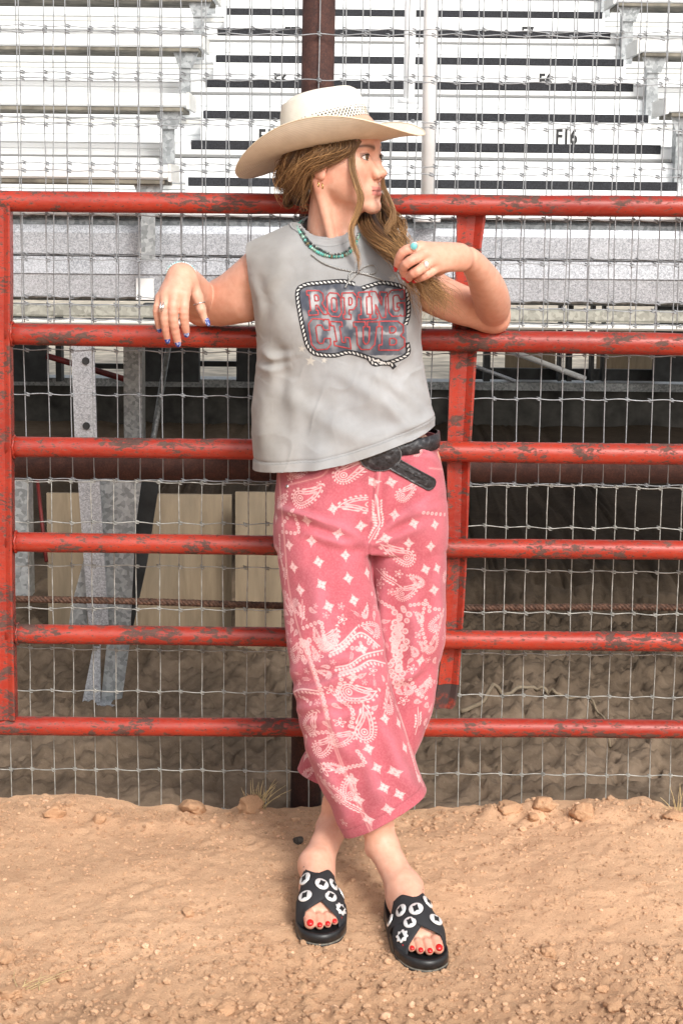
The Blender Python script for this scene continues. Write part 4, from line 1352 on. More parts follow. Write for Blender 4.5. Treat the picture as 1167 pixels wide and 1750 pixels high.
# hidden trunk and thighs joining the limbs under the clothes
a0, a1 = P(440, 1400, -0.1), P(790, 400, -0.1)
V = Vol((a0.x, -0.50, a0.z), (a1.x, 0.0, a1.z), 0.007)
zz = lambda py, y=-0.15: P(583, py, y).z
xx = lambda px, y=-0.15: P(px, 875, y).x
V.cone(A(562, 436, -.125), A(572, 490, -.14), 0.045, 0.080, 0.06)
V.cone(A(466, 464, -.135), A(676, 468, -.13), 0.045, 0.045, 0.04)
V.cone(A(575, 500, -.14), A(590, 660, -.145), 0.105, 0.085, 0.06, flat=(0, 1, 0), fs=0.75)
V.cone(A(545, 800, -.16), A(685, 800, -.16), 0.09, 0.09, 0.08, flat=(0, 1, 0), fs=0.85)
V.cone(A(590, 660, -.145), A(615, 780, -.155), 0.085, 0.10, 0.06, flat=(0, 1, 0), fs=0.8)
V.chain([A(550, 850, -.17), A(580, 1120, -.36), A(640, 1390, -.43)], (0.072, 0.05, 0.040), 0.05)
V.chain([A(690, 850, -.16), A(690, 1090, -.20), A(592, 1340, -.29)], (0.072, 0.05, 0.040), 0.05)
bv, bf = V.mesh(); bv = smooth_mesh(bv, bf, 1)
body_parts.append((bv, bf, skin_col(bv)))
v, f, c = join(body_parts)
me = fast_mesh('body', v, f, M['skin']); set_col(me, c)
body = link('body', me, person)

# eyes
for s in (-1, 1):
    mb = MB()
    nu, nv = 40, 40
    gd = np.array((-0.14, 1.0, 0.03)); gd /= np.linalg.norm(gd)
    b1 = np.cross((0, 0, 1.0), gd); b1 /= np.linalg.norm(b1); b2 = np.cross(gd, b1)
    vv, cc, ff = [], [], []
    for j in range(nv + 1):
        th = math.pi * j / nv; rr = 12.2
        for i in range(nu):
            ph = 2 * math.pi * i / nu
            dr = gd * math.cos(th) + (b1 * math.cos(ph) + b2 * math.sin(ph)) * math.sin(th)
            vv.append(h2w(EYE[s] + dr * (rr + (0.7 * max(0, 1 - (th / 0.5) ** 2)))))
            ri = rr * math.sin(th) if th < 1.5 else 99
            cc.append((0.012, 0.010, 0.010) if ri < 2.2 else (0.15, 0.085, 0.035) if ri < 5.2 else (0.05, 0.03, 0.02) if ri < 6.0 else (0.78, 0.72, 0.68))
    for j in range(nv):
        for i in range(nu): ff.append((j * nu + i, (j + 1) * nu + i, (j + 1) * nu + (i + 1) % nu, j * nu + (i + 1) % nu))
    mb.add(np.array(vv), ff, 0, np.array(cc))
    mb.build('eye', M['eye'], person)
    lash = MB()
    for (zo, rr, sg) in ((1, 1.25, 1), (-1, 0.6, -1)):
        pts = []
        for u in np.linspace(-1, 1, 15):
            xq = u * 14.3 * .98; zq = -0.5 + sg * 6.2 * math.sqrt(max(0, 1 - u * u)) * 0.98
            yq = math.sqrt(max(1, 14.4 ** 2 - xq * xq - zq * zq))
            pts.append(h2w(EYE[s] + np.array((xq + s * 0.5, yq, zq))))
        lash.tube(pts, np.array([rr * 0.001 * (0.5 + 0.5 * math.sin(math.pi * k / 14)) for k in range(15)]), 6, True, 0, (0.025, 0.014, 0.01))
        if sg > 0:
            for u in np.linspace(-0.85, 0.95, 16):
                uu = u if s > 0 else -u
                xq = uu * 14.0; zq = -0.5 + 6.2 * math.sqrt(1 - uu * uu); yq = math.sqrt(14.4 ** 2 - xq * xq - zq * zq)
                b = np.array((xq + s * 0.5, yq, zq)); tip = b + np.array((s * 2.0 + uu * 2, 5.0, 3.4)); mdl = (b + tip) / 2 + (0, 0.8, -0.8)
                lash.tube([h2w(b), h2w(mdl), h2w(tip)], [0.0004, 0.0003, 0.0001], 4, True, 0, (0.02, 0.012, 0.01))
    tag(lash.build('eyelash', M['hair'], person), kind='stuff')

# nails
def nail(tipA, prevA, out, r, mat, L=1.0, cols=None):
    d = tipA - prevA; d /= np.linalg.norm(d)
    out = np.asarray(out, float); out = out - d * (out @ d); out /= np.linalg.norm(out)
    s_ = np.cross(d, out)
    r = r * 1.22
    c = tipA + out * r * 0.52 + d * r * 0.35
    mb = MB(); mb.ellipsoid(c, (r * 0.80, r * 1.25 * L, r * 0.50), 14, 10, np.stack([s_, d, out], -1), 0, (0.03, 0.06, 0.30))
    if cols is not None:
        cc = mb.c[0]; rr = np.random.RandomState(cols); k = rr.rand(len(cc)) > 0.8
        cc[k] = (0.55, 0.62, 0.80)
    return mb.build('fingernail', mat, person)
cam_v = np.array((0, -1.0, 0.15))
for k, (q, pts) in enumerate(list(FING_R.items()) + [('thumb', TH_R)]):
    o = (0.8, -0.5, 0.1) if q == 'thumb' else (0.0, -1, 0.0)
    nail(A(*pts[-1]), A(*pts[-2]), o, RAD.get(q, (0, 0, 0, .0072))[3], M['nail_blue'], 1.0, 40 + k)
for q, pts in FING_L.items():
    o = {'index': (-0.75, -0.6, -0.1), 'middle': (-0.4, -0.2, -0.9), 'ring': (-0.7, -0.3, -0.5), 'pinky': (-0.5, -0.6, -0.6)}[q]
    nail(A(*pts[-1]), A(*pts[-2]), o, RAD[q][3], M['nail_red'], 1.15)
for ft in FEET:
    for k, (a, b, r) in enumerate(ft['toes']):
        a, b = np.array(a), np.array(b)
        c = b + np.array((0, 0.003, r * 0.50))
        R = ft['R']
        rot = R @ np.array([[1, 0, 0], [0, math.cos(-0.5), -math.sin(-0.5)], [0, math.sin(-0.5), math.cos(-0.5)]])
        mb = MB(); mb.ellipsoid(ft['to_w'](c + np.array((0, r * 0.25, 0))), (r * 0.66, r * 0.72, r * 0.42), 14, 10, rot)
        mb.build('toenail', M['nail_red'], person)
# ------------------------------------------------------------------ shirt
M['shirt'] = None
t = NT('faded_grey_jersey')
co = t.coord(); n1 = t.noise(co, 7, 6, 0.65); n2 = t.noise(co, 420, 3, 0.6); n3 = t.noise(co, 30, 4)
c = t.mix(1.0, t.vcol(), t.ramp(t.mix(0.35, n1, n3), [(0.30, (0.84, 0.82, 0.79)), (0.62, (1.06, 1.06, 1.07))]), 'MULTIPLY')
t.base(c).set(Roughness=0.9, Sheen_Weight=0.2)
t.b.inputs['Specular IOR Level'].default_value = 0.15
t.bump(n2, 0.25, 0.0006)
M['shirt'] = t.m

def lev(rows):
    """(py, xl, xr, yc, hd) -> loft rows in metres"""
    out = []
    for (py, xl, xr, yc, hd) in rows:
        a, b = P(xl, py, yc), P(xr, py, yc)
        out.append(((a.z + b.z) / 2, a.x, b.x, yc, hd))
    return out
SHIRT = [(380, 512, 612, -.120, .054), (390, 500, 624, -.122, .064), (398, 480, 644, -.124, .070), (406, 458, 664, -.126, .078), (416, 436, 684, -.130, .088), (430, 420, 700, -.135, .099), (460, 419, 712, -.142, .113), (500, 427, 720, -.146, .124),
         (540, 433, 722, -.146, .130), (580, 438, 719, -.146, .130), (620, 438, 722, -.147, .127), (670, 435, 733, -.150, .128), (720, 432, 744, -.153, .134), (760, 431, 748, -.155, .143), (830, 430, 752, -.157, .150)]
a0, a1 = P(400, 850, -0.1), P(770, 375, -0.1)
V = Vol((a0.x, -0.34, a0.z), (a1.x, 0.02, a1.z), 0.004)
V.stack(lev(SHIRT), 0, 2.4)
for (px, py) in ((528, 555), (648, 552)): V.ell(A(px, py, -0.232), (0.062, 0.046, 0.070), 0.05)
V.cone(A(510, 404, -.12), A(432, 440, -.13), 0.030, 0.030, 0.03)
V.cone(A(612, 404, -.12), A(690, 440, -.13), 0.030, 0.030, 0.03)
sv, sf = V.mesh(); sv = smooth_mesh(sv, sf, 3)
me = mesh_from(sv, sf)
# hem
hl, hr = A(432, 799, -0.15), A(747, 724, -0.15)
d = hr - hl; no = np.array((d[2], 0, -d[0])); no /= np.linalg.norm(no)
if no[2] > 0: no = -no
cut(me, hl, no)
# neck opening
_b = bmesh.new(); _b.from_mesh(me)
cx_, zlow = A(561, 400, -0.12)[0], A(560, 440, -0.12)[2]
dead = [f for f in _b.faces if (lambda c: c.z > zlow and ((c.x - cx_) / .069) ** 2 + ((c.y + .120) / .087) ** 2 < 1)(f.calc_center_median())]
bmesh.ops.delete(_b, geom=dead, context='FACES'); _b.to_mesh(me); _b.free()
# arm holes
zt = A(560, 574, -0.15)[2]
l1, l2 = A(417, 412, -0.17), A(441, 575, -0.17)
d = l2 - l1; no = np.array((d[2], 0.0, -d[0])); no = no / np.linalg.norm(no); no = no if no[0] < 0 else -no
cut(me, l1, no + np.array((0, 0.10, 0)), lambda c: c.z > zt and c.x < 0)
l1, l2 = A(703, 420, -0.17), A(722, 560, -0.17)
d = l2 - l1; no = np.array((d[2], 0.0, -d[0])); no = no / np.linalg.norm(no); no = no if no[0] > 0 else -no
cut(me, l1, no + np.array((0, 0.10, 0)), lambda c: c.z > zt and c.x > 0)
me = refine(me, 1)
v = get_v(me); n = get_n(me)
px, py = to_px(v)
front = sstep(0.25, -0.25, n[:, 1])
FOLD = [([(470, 660), (540, 700), (620, 735), (690, 745)], .004, 16), ([(560, 625), (620, 660), (680, 700), (725, 725)], .006, 15), ([(600, 625), (660, 650), (712, 690), (738, 715)], .005, 12),
        ([(446, 600), (475, 612), (505, 606)], .004, 7), ([(440, 625), (470, 632), (500, 620)], .004, 7), ([(452, 585), (470, 620), (468, 680)], .004, 9), ([(462, 600), (455, 700), (448, 790)], .0035, 13),
        ([(500, 640), (505, 720), (500, 790)], .003, 14), ([(690, 640), (712, 665), (735, 690)], .005, 9), ([(705, 600), (722, 650), (742, 690)], .004, 9), ([(735, 735), (715, 742), (690, 752)], .006, 7),
        ([(745, 705), (715, 722), (660, 730)], .005, 10), ([(520, 395), (480, 440), (455, 520)], .0035, 18), ([(610, 400), (655, 440), (690, 480)], .0035, 14), ([(428, 470), (445, 520), (440, 570)], .003, 8),
        ([(560, 640), (575, 700), (600, 750)], .0028, 16), ([(640, 620), (665, 690), (705, 735)], .0035, 10), ([(500, 455), (470, 480), (450, 500)], .0025, 12)]
h = fold_field(px, py, FOLD) * front * 1.7
h += 0.0030 * fbm(px / 55, py / 80, 0, 3, 9) * sstep(420, 500, py)
rg = 1 - np.abs(vnoise((px + py * .5) / 34 + 0.8 * vnoise(px / 50, py / 50, 0, 61), (py - px * .5) / 90, 0, 63)) * 2.2
h += 0.0020 * np.clip(rg, 0, 1) ** 1.4 * (0.35 + 0.65 * sstep(560, 640, py)) * sstep(430, 500, py)
MPX0 = 0.00124
hem = sstep(690, 800, py)
h += hem * 0.010 * np.sin(px / 17.0 + 1.2 * np.sin(px / 41)) * (0.35 + 0.3 * front)
v = v + n * h[:, None]
hn = np.array((hr[2] - hl[2], 0, -(hr[0] - hl[0]))); hn /= np.linalg.norm(hn)
dl = np.abs((v - hl) @ hn)
sag = np.interp(px, [430, 480, 540, 590, 650, 700, 750], [0, 8, 17, 19, 14, 8, 0]) * MPX0 * sstep(600, 770, py)
v[:, 2] -= sag
# hem turned up: the double stitching line
v = v + n * (0.0014 * (dl < 0.020) - 0.0016 * np.exp(-((dl - 0.0215) / 0.003) ** 2))[:, None]
set_v(me, v)
n = get_n(me); px, py = to_px(v)
SHV, SHT = v.copy(), bvh_me(me)
base = np.array((0.330, 0.335, 0.340))
side_shade = sstep(560, 440, px)[:, None]  # shading of the left side put into the shirt colour as beige
blot = fbm(px / 60, py / 45, 0, 4, 15)[:, None]
c = base * (1 + 0.10 * blot) * (1 - side_shade * np.array((0.02, 0.06, 0.12)))
st = np.exp(-((dl - 0.0185) / 0.0012) ** 2) * 0.28 + np.exp(-((dl - 0.0235) / 0.0012) ** 2) * 0.2
c = c * (1 - st[:, None])
# the faded photograph print: pale horses and riders on slate blue
Q = [(508, 500), (516, 488), (540, 484), (588, 481), (608, 488), (628, 489), (650, 484), (672, 485), (690, 494), (697, 520), (694, 560), (696, 596), (690, 606), (660, 607), (630, 607), (590, 602), (548, 606), (530, 598), (521, 580), (514, 545)]
def in_poly(px, py, poly):
    ins = np.zeros(px.shape, bool)
    for i in range(len(poly)):
        x0, y0 = poly[i]; x1, y1 = poly[(i + 1) % len(poly)]
        k = ((y0 > py) != (y1 > py)) & (px < (x1 - x0) * (py - y0) / (y1 - y0 + 1e-9) + x0)
        ins ^= k
    return ins
QC = spline([(a, b, 0) for a, b in Q + Q[:1]], 90)[:, :2]
inside = in_poly(px, py, QC) & (n[:, 1] < 0)
pic = 0.5 + 0.5 * fbm(px / 15, py / 22, 0, 4, 33)
sil = np.zeros(px.shape)
for (cx, cy, rx, ry, w) in ((536, 515, 8, 15, .9), (567, 510, 9, 16, .9), (596, 513, 10, 18, 1), (630, 520, 10, 22, 1), (640, 512, 6, 24, .9), (664, 514, 8, 14, .8), (676, 520, 7, 18, .8), (560, 545, 9, 14, .6), (570, 570, 10, 24, .55),
                            (545, 565, 5, 20, .3), (598, 550, 8, 12, .45), (620, 572, 14, 5, .5), (664, 569, 24, 3.5, .5), (648, 560, 4, 24, .35), (548, 592, 26, 6, .3), (606, 588, 9, 14, .35), (684, 540, 5, 16, .5), (520, 540, 5, 12, .45),
                            (568, 497, 6, 3, .7), (597, 497, 6, 3, .8), (629, 494, 6, 3, .7), (664, 496, 8, 4, .8), (538, 499, 6, 3, .6)):
    sil = np.maximum(sil, w * np.exp(-(((px - cx + 2.5 * vnoise(px / 5, py / 6, 0, 91)) / rx) ** 2 + ((py - cy + 3 * vnoise(px / 6, py / 7, 0, 92)) / ry) ** 2) ** 3))
for (cx, cy, rx, ry, w) in ((668, 550, 20, 10, .8), (668, 595, 20, 8, .7), (566, 522, 6, 5, .6), (536, 538, 10, 8, .5), (612, 500, 8, 10, .6), (652, 500, 6, 12, .5), (530, 575, 10, 20, .6), (585, 578, 6, 10, .5)):
    sil = sil * (1 - w * np.exp(-(((px - cx) / rx) ** 2 + ((py - cy) / ry) ** 2) ** 2))
tone = np.clip(0.02 + 0.34 * pic ** 2 + 0.85 * sil, 0, 1)[:, None]
pc = np.array((0.034, 0.045, 0.072)) * (1 - tone) + np.array((0.52, 0.52, 0.53)) * tone
k = (inside * 0.93)[:, None]
c = c * (1 - k) + pc * k
# faded stars
def star_mask(cx, cy, r, rot=0.2):
    a = np.arctan2(py - cy, px - cx) + rot; rr = np.hypot(px - cx, py - cy)
    seg = np.abs(((a / (2 * math.pi / 5)) % 1) - 0.5) * 2
    lim = r * (0.42 + 0.58 * seg ** 2.2)
    return sstep(lim + 1.2, lim - 0.8, rr)
for (cx, cy, r) in ((531, 617, 9), (516, 596, 6), (554, 616, 5.5), (670, 476, 7), (692, 479, 6)):
    k = (star_mask(cx, cy, r) * (n[:, 1] < 0) * 0.6)[:, None]
    c = c * (1 - k) + np.array((0.62, 0.59, 0.52)) * k
set_col(me, c)
me = refine(me, 0, 0.0028)
me.materials.clear(); me.materials.append(M['shirt'])
me.polygons.foreach_set('use_smooth', [True] * len(me.polygons))
shirt = link('shirt', me, person)

def on_shirt(px, py, off=0.0008):
    o = Vector(CAMLOC); dd = (P(px, py, -0.2) - o).normalized()
    hit = SHT.ray_cast(o, dd)
    if hit[0] is None: return None
    nn = hit[1] if hit[1].y < 0 else -hit[1]
    return np.array(hit[0] + nn * off), np.array(nn)

def ribbon(path, w, off=0.0008, closed=False, mb=None, col=None, hit=on_shirt):
    """printed line lying on the cloth: path in photograph pixels, w in px"""
    p = np.asarray(path, float)
    if closed: p = np.vstack([p, p[:1]])
    seg = np.linalg.norm(np.diff(p, axis=0), axis=1)
    t_ = np.concatenate([[0], np.cumsum(seg)]); m = max(2, int(t_[-1] / 2.5) + 1)
    tt = np.unique(np.concatenate([np.linspace(0, t_[-1], m), t_]))
    q = np.stack([np.interp(tt, t_, p[:, k]) for k in (0, 1)], -1)
    tg = np.gradient(q, axis=0); tg /= np.linalg.norm(tg, axis=1)[:, None] + 1e-9
    nr = np.stack([-tg[:, 1], tg[:, 0]], -1) * w / 2
    v, f = [], []
    for a, b in zip(q - nr, q + nr):
        ha, hb = hit(*a, off), hit(*b, off)
        if ha is None or hb is None: continue
        v += [ha[0], hb[0]]
    for i in range(len(v) // 2 - 1): f.append((2 * i, 2 * i + 1, 2 * i + 3, 2 * i + 2))
    if f: (mb if mb is not None else MB()).add(np.array(v), f, 0, col)
    return mb
M['print_red'] = m_plain('faded_red_print', (0.42, 0.055, 0.06), 0.8, 0, 0.25, 120, 0)
M['print'] = m_vc('shirt_print_ink', 0.85, 0, 90)
# lettering: outlines of slab letters, traced in a unit box (x right, y down)
GL = {
 'R': [[(0, 0), (.72, 0), (.92, .12), (.92, .40), (.78, .54), (.98, .84), (1, .84), (1, 1), (.78, 1), (.52, .60), (.42, .60), (.42, .82), (.5, .82), (.5, 1), (0, 1), (0, .82), (.12, .82), (.12, .18), (0, .18)], [(.42, .18), (.58, .18), (.64, .24), (.64, .36), (.58, .42), (.42, .42)]],
 'O': [[(.22, 0), (.78, 0), (1, .18), (1, .82), (.78, 1), (.22, 1), (0, .82), (0, .18)], [(.40, .20), (.60, .20), (.68, .28), (.68, .72), (.60, .80), (.40, .80), (.32, .72), (.32, .28)]],
 'P': [[(0, 0), (.76, 0), (1, .16), (1, .48), (.76, .64), (.46, .64), (.46, .82), (.60, .82), (.60, 1), (0, 1), (0, .82), (.14, .82), (.14, .18), (0, .18)], [(.46, .18), (.60, .18), (.68, .24), (.68, .40), (.60, .46), (.46, .46)]],
 'I': [[(0, 0), (1, 0), (1, .18), (.76, .18), (.76, .82), (1, .82), (1, 1), (0, 1), (0, .82), (.24, .82), (.24, .18), (0, .18)]],
 'N': [[(0, 0), (.36, 0), (.68, .52), (.68, .18), (.58, .18), (.58, 0), (1, 0), (1, .18), (.92, .18), (.92, 1), (.66, 1), (.32, .46), (.32, .82), (.42, .82), (.42, 1), (0, 1), (0, .82), (.10, .82), (.10, .18), (0, .18)]],
 'G': [[(.22, 0), (.70, 0), (.76, .06), (.76, 0), (1, 0), (1, .36), (.72, .36), (.62, .20), (.40, .20), (.32, .28), (.32, .72), (.40, .80), (.60, .80), (.68, .72), (.68, .66), (.54, .66), (.54, .50), (1, .50), (1, 1), (.76, 1), (.74, .94), (.66, 1), (.22, 1), (0, .82), (0, .18)]],
 'C': [[(.22, 0), (.70, 0), (.76, .06), (.76, 0), (1, 0), (1, .36), (.72, .36), (.62, .20), (.42, .20), (.33, .28), (.33, .72), (.42, .80), (.60, .80), (.70, .64), (1, .64), (1, .84), (.78, 1), (.22, 1), (0, .82), (0, .18)]],
 'L': [[(0, 0), (.66, 0), (.66, .18), (.50, .18), (.50, .80), (.70, .80), (.74, .58), (1, .58), (1, 1), (0, 1), (0, .82), (.18, .82), (.18, .18), (0, .18)]],
 'U': [[(0, 0), (.46, 0), (.46, .18), (.38, .18), (.38, .70), (.46, .80), (.56, .80), (.64, .70), (.64, .18), (.54, .18), (.54, 0), (1, 0), (1, .18), (.92, .18), (.92, .82), (.72, 1), (.28, 1), (.10, .82), (.10, .18), (0, .18)]],
 'B': [[(0, 0), (.74, 0), (.96, .14), (.96, .38), (.84, .49), (1, .60), (1, .86), (.78, 1), (0, 1), (0, .82), (.12, .82), (.12, .18), (0, .18)], [(.42, .18), (.58, .18), (.66, .24), (.66, .34), (.58, .40), (.42, .40)], [(.42, .59), (.60, .59), (.68, .65), (.68, .76), (.60, .82), (.42, .82)]],
}
def letter(ch, box):
    (x0, y0), (x1, y1), (x2, y2), (x3, y3) = box         # tl, tr, br, bl in px
    mb = MB()
    for poly in GL[ch]:
        q = []
        for (u, w) in poly:
            q.append(((x0 * (1 - u) + x1 * u) * (1 - w) + (x3 * (1 - u) + x2 * u) * w, (y0 * (1 - u) + y1 * u) * (1 - w) + (y3 * (1 - u) + y2 * u) * w))
        ribbon(q, 2.1, 0.0012, True, mb)
    if mb.n: mb.build('letter', M['print_red'], shirt, smooth=False)
for ch, box in (('R', ((524, 497), (553, 497), (560, 537), (528, 539))), ('O', ((558, 500), (582, 502), (584, 542), (560, 540))), ('P', ((584, 501), (610, 500), (609, 546), (587, 545))), ('I', ((612, 500), (630, 499), (632, 545), (613, 546))),
                ('N', ((631, 498), (661, 500), (661, 542), (634, 546))), ('G', ((662, 497), (690, 495), (691, 540), (664, 541))),
                ('C', ((526, 544), (562, 546), (566, 596), (534, 598))), ('L', ((564, 549), (594, 551), (600, 596), (572, 590))), ('U', ((604, 550), (648, 550), (642, 597), (608, 597))), ('B', ((648, 549), (690, 549), (691, 598), (647, 598)))):
    letter(ch, box)
# the printed rope border: black band with slanted white strands
rope_paths = [[(606, 486), (585, 481), (545, 484), (520, 488), (509, 500), (513, 535), (520, 570), (527, 592), (540, 604), (570, 607), (598, 602), (630, 611), (655, 620), (668, 618), (690, 609), (697, 600), (695, 585)],
              [(692, 555), (697, 535), (696, 508), (690, 493), (670, 486), (650, 484), (634, 488), (618, 493)], [(630, 612), (640, 622), (656, 620), (668, 622), (674, 629)], [(655, 621), (645, 615), (635, 618)]]
mb = MB(); mw = MB()
for rp in rope_paths:
    q = spline([(a, b, 0) for a, b in rp], 260)[:, :2]
    ribbon(q, 8.2, 0.0010, False, mb, (0.018, 0.018, 0.022))
    s_ = np.concatenate([[0], np.cumsum(np.linalg.norm(np.diff(q, axis=0), axis=1))])
    for t_ in np.arange(2.5, s_[-1] - 2, 7.0):
        c0 = np.array([np.interp(t_, s_, q[:, k]) for k in (0, 1)]); c1 = np.array([np.interp(t_ + 0.5, s_, q[:, k]) for k in (0, 1)])
        tg = (c1 - c0) / (np.linalg.norm(c1 - c0) + 1e-9); nr = np.array((-tg[1], tg[0]))
        a = c0 - nr * 2.3 - tg * 3.0; b = c0 + nr * 2.3 + tg * 3.0
        pts = [a, a * .6 + b * .4 + nr * -.1, b]
        dirp = (b - a) / np.linalg.norm(b - a); nn = np.array((-dirp[1], dirp[0]))
        poly = [a, a * .75 + b * .25 + nn * 1.35, a * .4 + b * .6 + nn * 1.35, b, a * .25 + b * .75 - nn * 1.35, a * .6 + b * .4 - nn * 1.35]
        hs_ = [on_shirt(*p_, 0.0016) for p_ in poly]
        if any(h_ is None for h_ in hs_): continue
        mw.add(np.array([h_[0] for h_ in hs_]), [tuple(range(6))], 0, (0.62, 0.62, 0.60))
tag(mb.build('rope_outline', M['print'], shirt, smooth=False), kind='stuff')
tag(mw.build('rope_strands', M['print'], shirt, smooth=False), kind='stuff')
# collar: ribbed band round the neck opening, sewn onto the shirt
mb = MB(); nu = 96; vv = []; ff = []
cc0 = A(561, 389, -0.120)
for i in range(nu):
    a = 2 * math.pi * i / nu
    def ring(rx, ry, dz):
        x = cc0[0] + rx * math.cos(a); y = cc0[1] + ry * math.sin(a)
        return np.array((x, y, cc0[2] + dz + 0.40 * (y - cc0[1])))
    lo_ = ring(0.0765, 0.0950, -0.0060)
    q = SHT.find_nearest(Vector(lo_), 0.06)
    if q[0] is not None:
        nn_ = np.array(q[1]); nn_ = nn_ if nn_ @ (lo_ - cc0) > 0 or nn_[2] > 0 else -nn_
        lo_ = np.array(q[0]) + nn_ * 0.0022
    hi_ = ring(0.0600, 0.0660, 0.0065)
    for t_, o in ((-.06, -.002), (0, 0), (.12, .0014), (.5, .0024), (.85, .0022), (1.0, .0010), (1.06, -.003)):
        c_ = lo_ * (1 - t_) + hi_ * t_
        vv.append(c_ + np.array((math.cos(a) * o, math.sin(a) * o, o * .6)))
for i in range(nu):
    for j in range(6): ff.append((i * 7 + j, ((i + 1) % nu) * 7 + j, ((i + 1) % nu) * 7 + j + 1, i * 7 + j + 1))
mb.add(vv, ff, 0, base * 1.0)
collar = mb.build('collar', M['shirt'], shirt)
_b = bmesh.new(); _b.from_mesh(shirt.data); _b.from_mesh(collar.data); SHT2 = BVHTree.FromBMesh(_b); _b.free()
def on_top(px, py, off=0.0008):
    o = Vector(CAMLOC); dd = (P(px, py, -0.2) - o).normalized()
    hit = SHT2.ray_cast(o, dd)
    if hit[0] is None: return None
    nn = hit[1] if hit[1].y < 0 else -hit[1]
    return np.array(hit[0] + nn * off), np.array(nn)

# ------------------------------------------------------------------ trousers
t = NT('pink_bandana_denim')
co = t.coord(); n1 = t.noise(co, 12, 5, 0.6); w = t.n('ShaderNodeTexWave', wave_type='BANDS', bands_direction='DIAGONAL')
w.inputs['Scale'].default_value = 420; w.inputs['Distortion'].default_value = 1.5; w.inputs['Detail'].default_value = 1
t.l(t.coord(), w.inputs['Vector'])
c = t.mix(1.0, t.vcol(), t.ramp(n1, [(0.3, (0.90, 0.86, 0.86)), (0.7, (1.08, 1.10, 1.10))]), 'MULTIPLY')
n3 = t.noise(t.coord(), 240, 3, 0.6)
c = t.mix(t.ramp(n3, [(0.40, 0.0), (0.75, 0.36)]), c, (0.62, 0.23, 0.25))
TROUSER_NT, TROUSER_C = t, c
t.set(Roughness=0.88, Sheen_Weight=0.2)
t.b.inputs['Specular IOR Level'].default_value = 0.15
t.bump(w.outputs['Fac'], 0.18, 0.0005)
M['denim'] = t.m
PELVIS = [(730, 507, 745, -.155, .106), (760, 489, 747, -.156, .111), (800, 476, 754, -.158, .116), (850, 474, 758, -.160, .119), (900, 474, 759, -.165, .118), (935, 476, 758, -.17, .108)]
FRONT = [(770, 500, 600, -.170, .080), (840, 482, 626, -.180, .104), (900, 474, 631, -.205, .106), (940, 474, 631, -.225, .103), (980, 480, 636, -.250, .100), (1040, 487, 645, -.300, .096), (1100, 492, 655, -.340, .093), (1150, 498, 663, -.370, .090),
         (1210, 508, 681, -.400, .086), (1280, 521, 703, -.425, .082), (1340, 545, 727, -.440, .080), (1380, 562, 741, -.446, .079), (1460, 604, 772, -.452, .078)]
BACK = [(770, 650, 735, -.162, .080), (840, 634, 752, -.165, .102), (900, 628, 759, -.170, .104), (960, 630, 762, -.175, .099), (1030, 630, 762, -.180, .094), (1090, 626, 761, -.190, .088), (1160, 604, 749, -.205, .082), (1220, 574, 736, -.225, .078),
        (1290, 518, 708, -.250, .074), (1345, 492, 690, -.268, .072), (1400, 474, 676, -.28, .072)]
def trouser_part(levels, extra=None, bridge=None):
    rows = lev(levels)
    zs = [r[0] for r in rows]; xs_ = [r[1] for r in rows] + [r[2] for r in rows]
    ys_ = [r[3] - r[4] for r in rows] + [r[3] + r[4] for r in rows]
    return rows, (min(xs_), min(ys_), min(zs)), (max(xs_), max(ys_), max(zs))
rp, l0, h0 = trouser_part(PELVIS); rf_, l1, h1 = trouser_part(FRONT); rb, l2, h2 = trouser_part(BACK)
lo = np.minimum(np.minimum(l0, l1), l2) - 0.02; hi = np.maximum(np.maximum(h0, h1), h2) + 0.02
V1 = Vol(lo, hi, 0.005)
V1.stack(rf_, 0, 2.3)
V1.stack(rp, 0.03, 2.5)
V2 = Vol(lo, hi, 0.005)
V2.stack(rb, 0, 2.3)
# upper parts melt together, lower legs stay apart
zc = A(628, 925, -.18)[2]
kk = 0.028
Z = V1.ax[2][None, None, :]
kz = (0.004 + 0.022 * sstep(zc - 0.10, zc + 0.04, Z)).astype(np.float32)
hh = np.maximum(kz - np.abs(V1.D - V2.D), 0) / kz
V1.D = np.minimum(V1.D, V2.D) - hh * hh * kz * 0.25
tv, tf = V1.mesh(); tv = smooth_mesh(tv, tf, 3)
me = mesh_from(tv, tf)
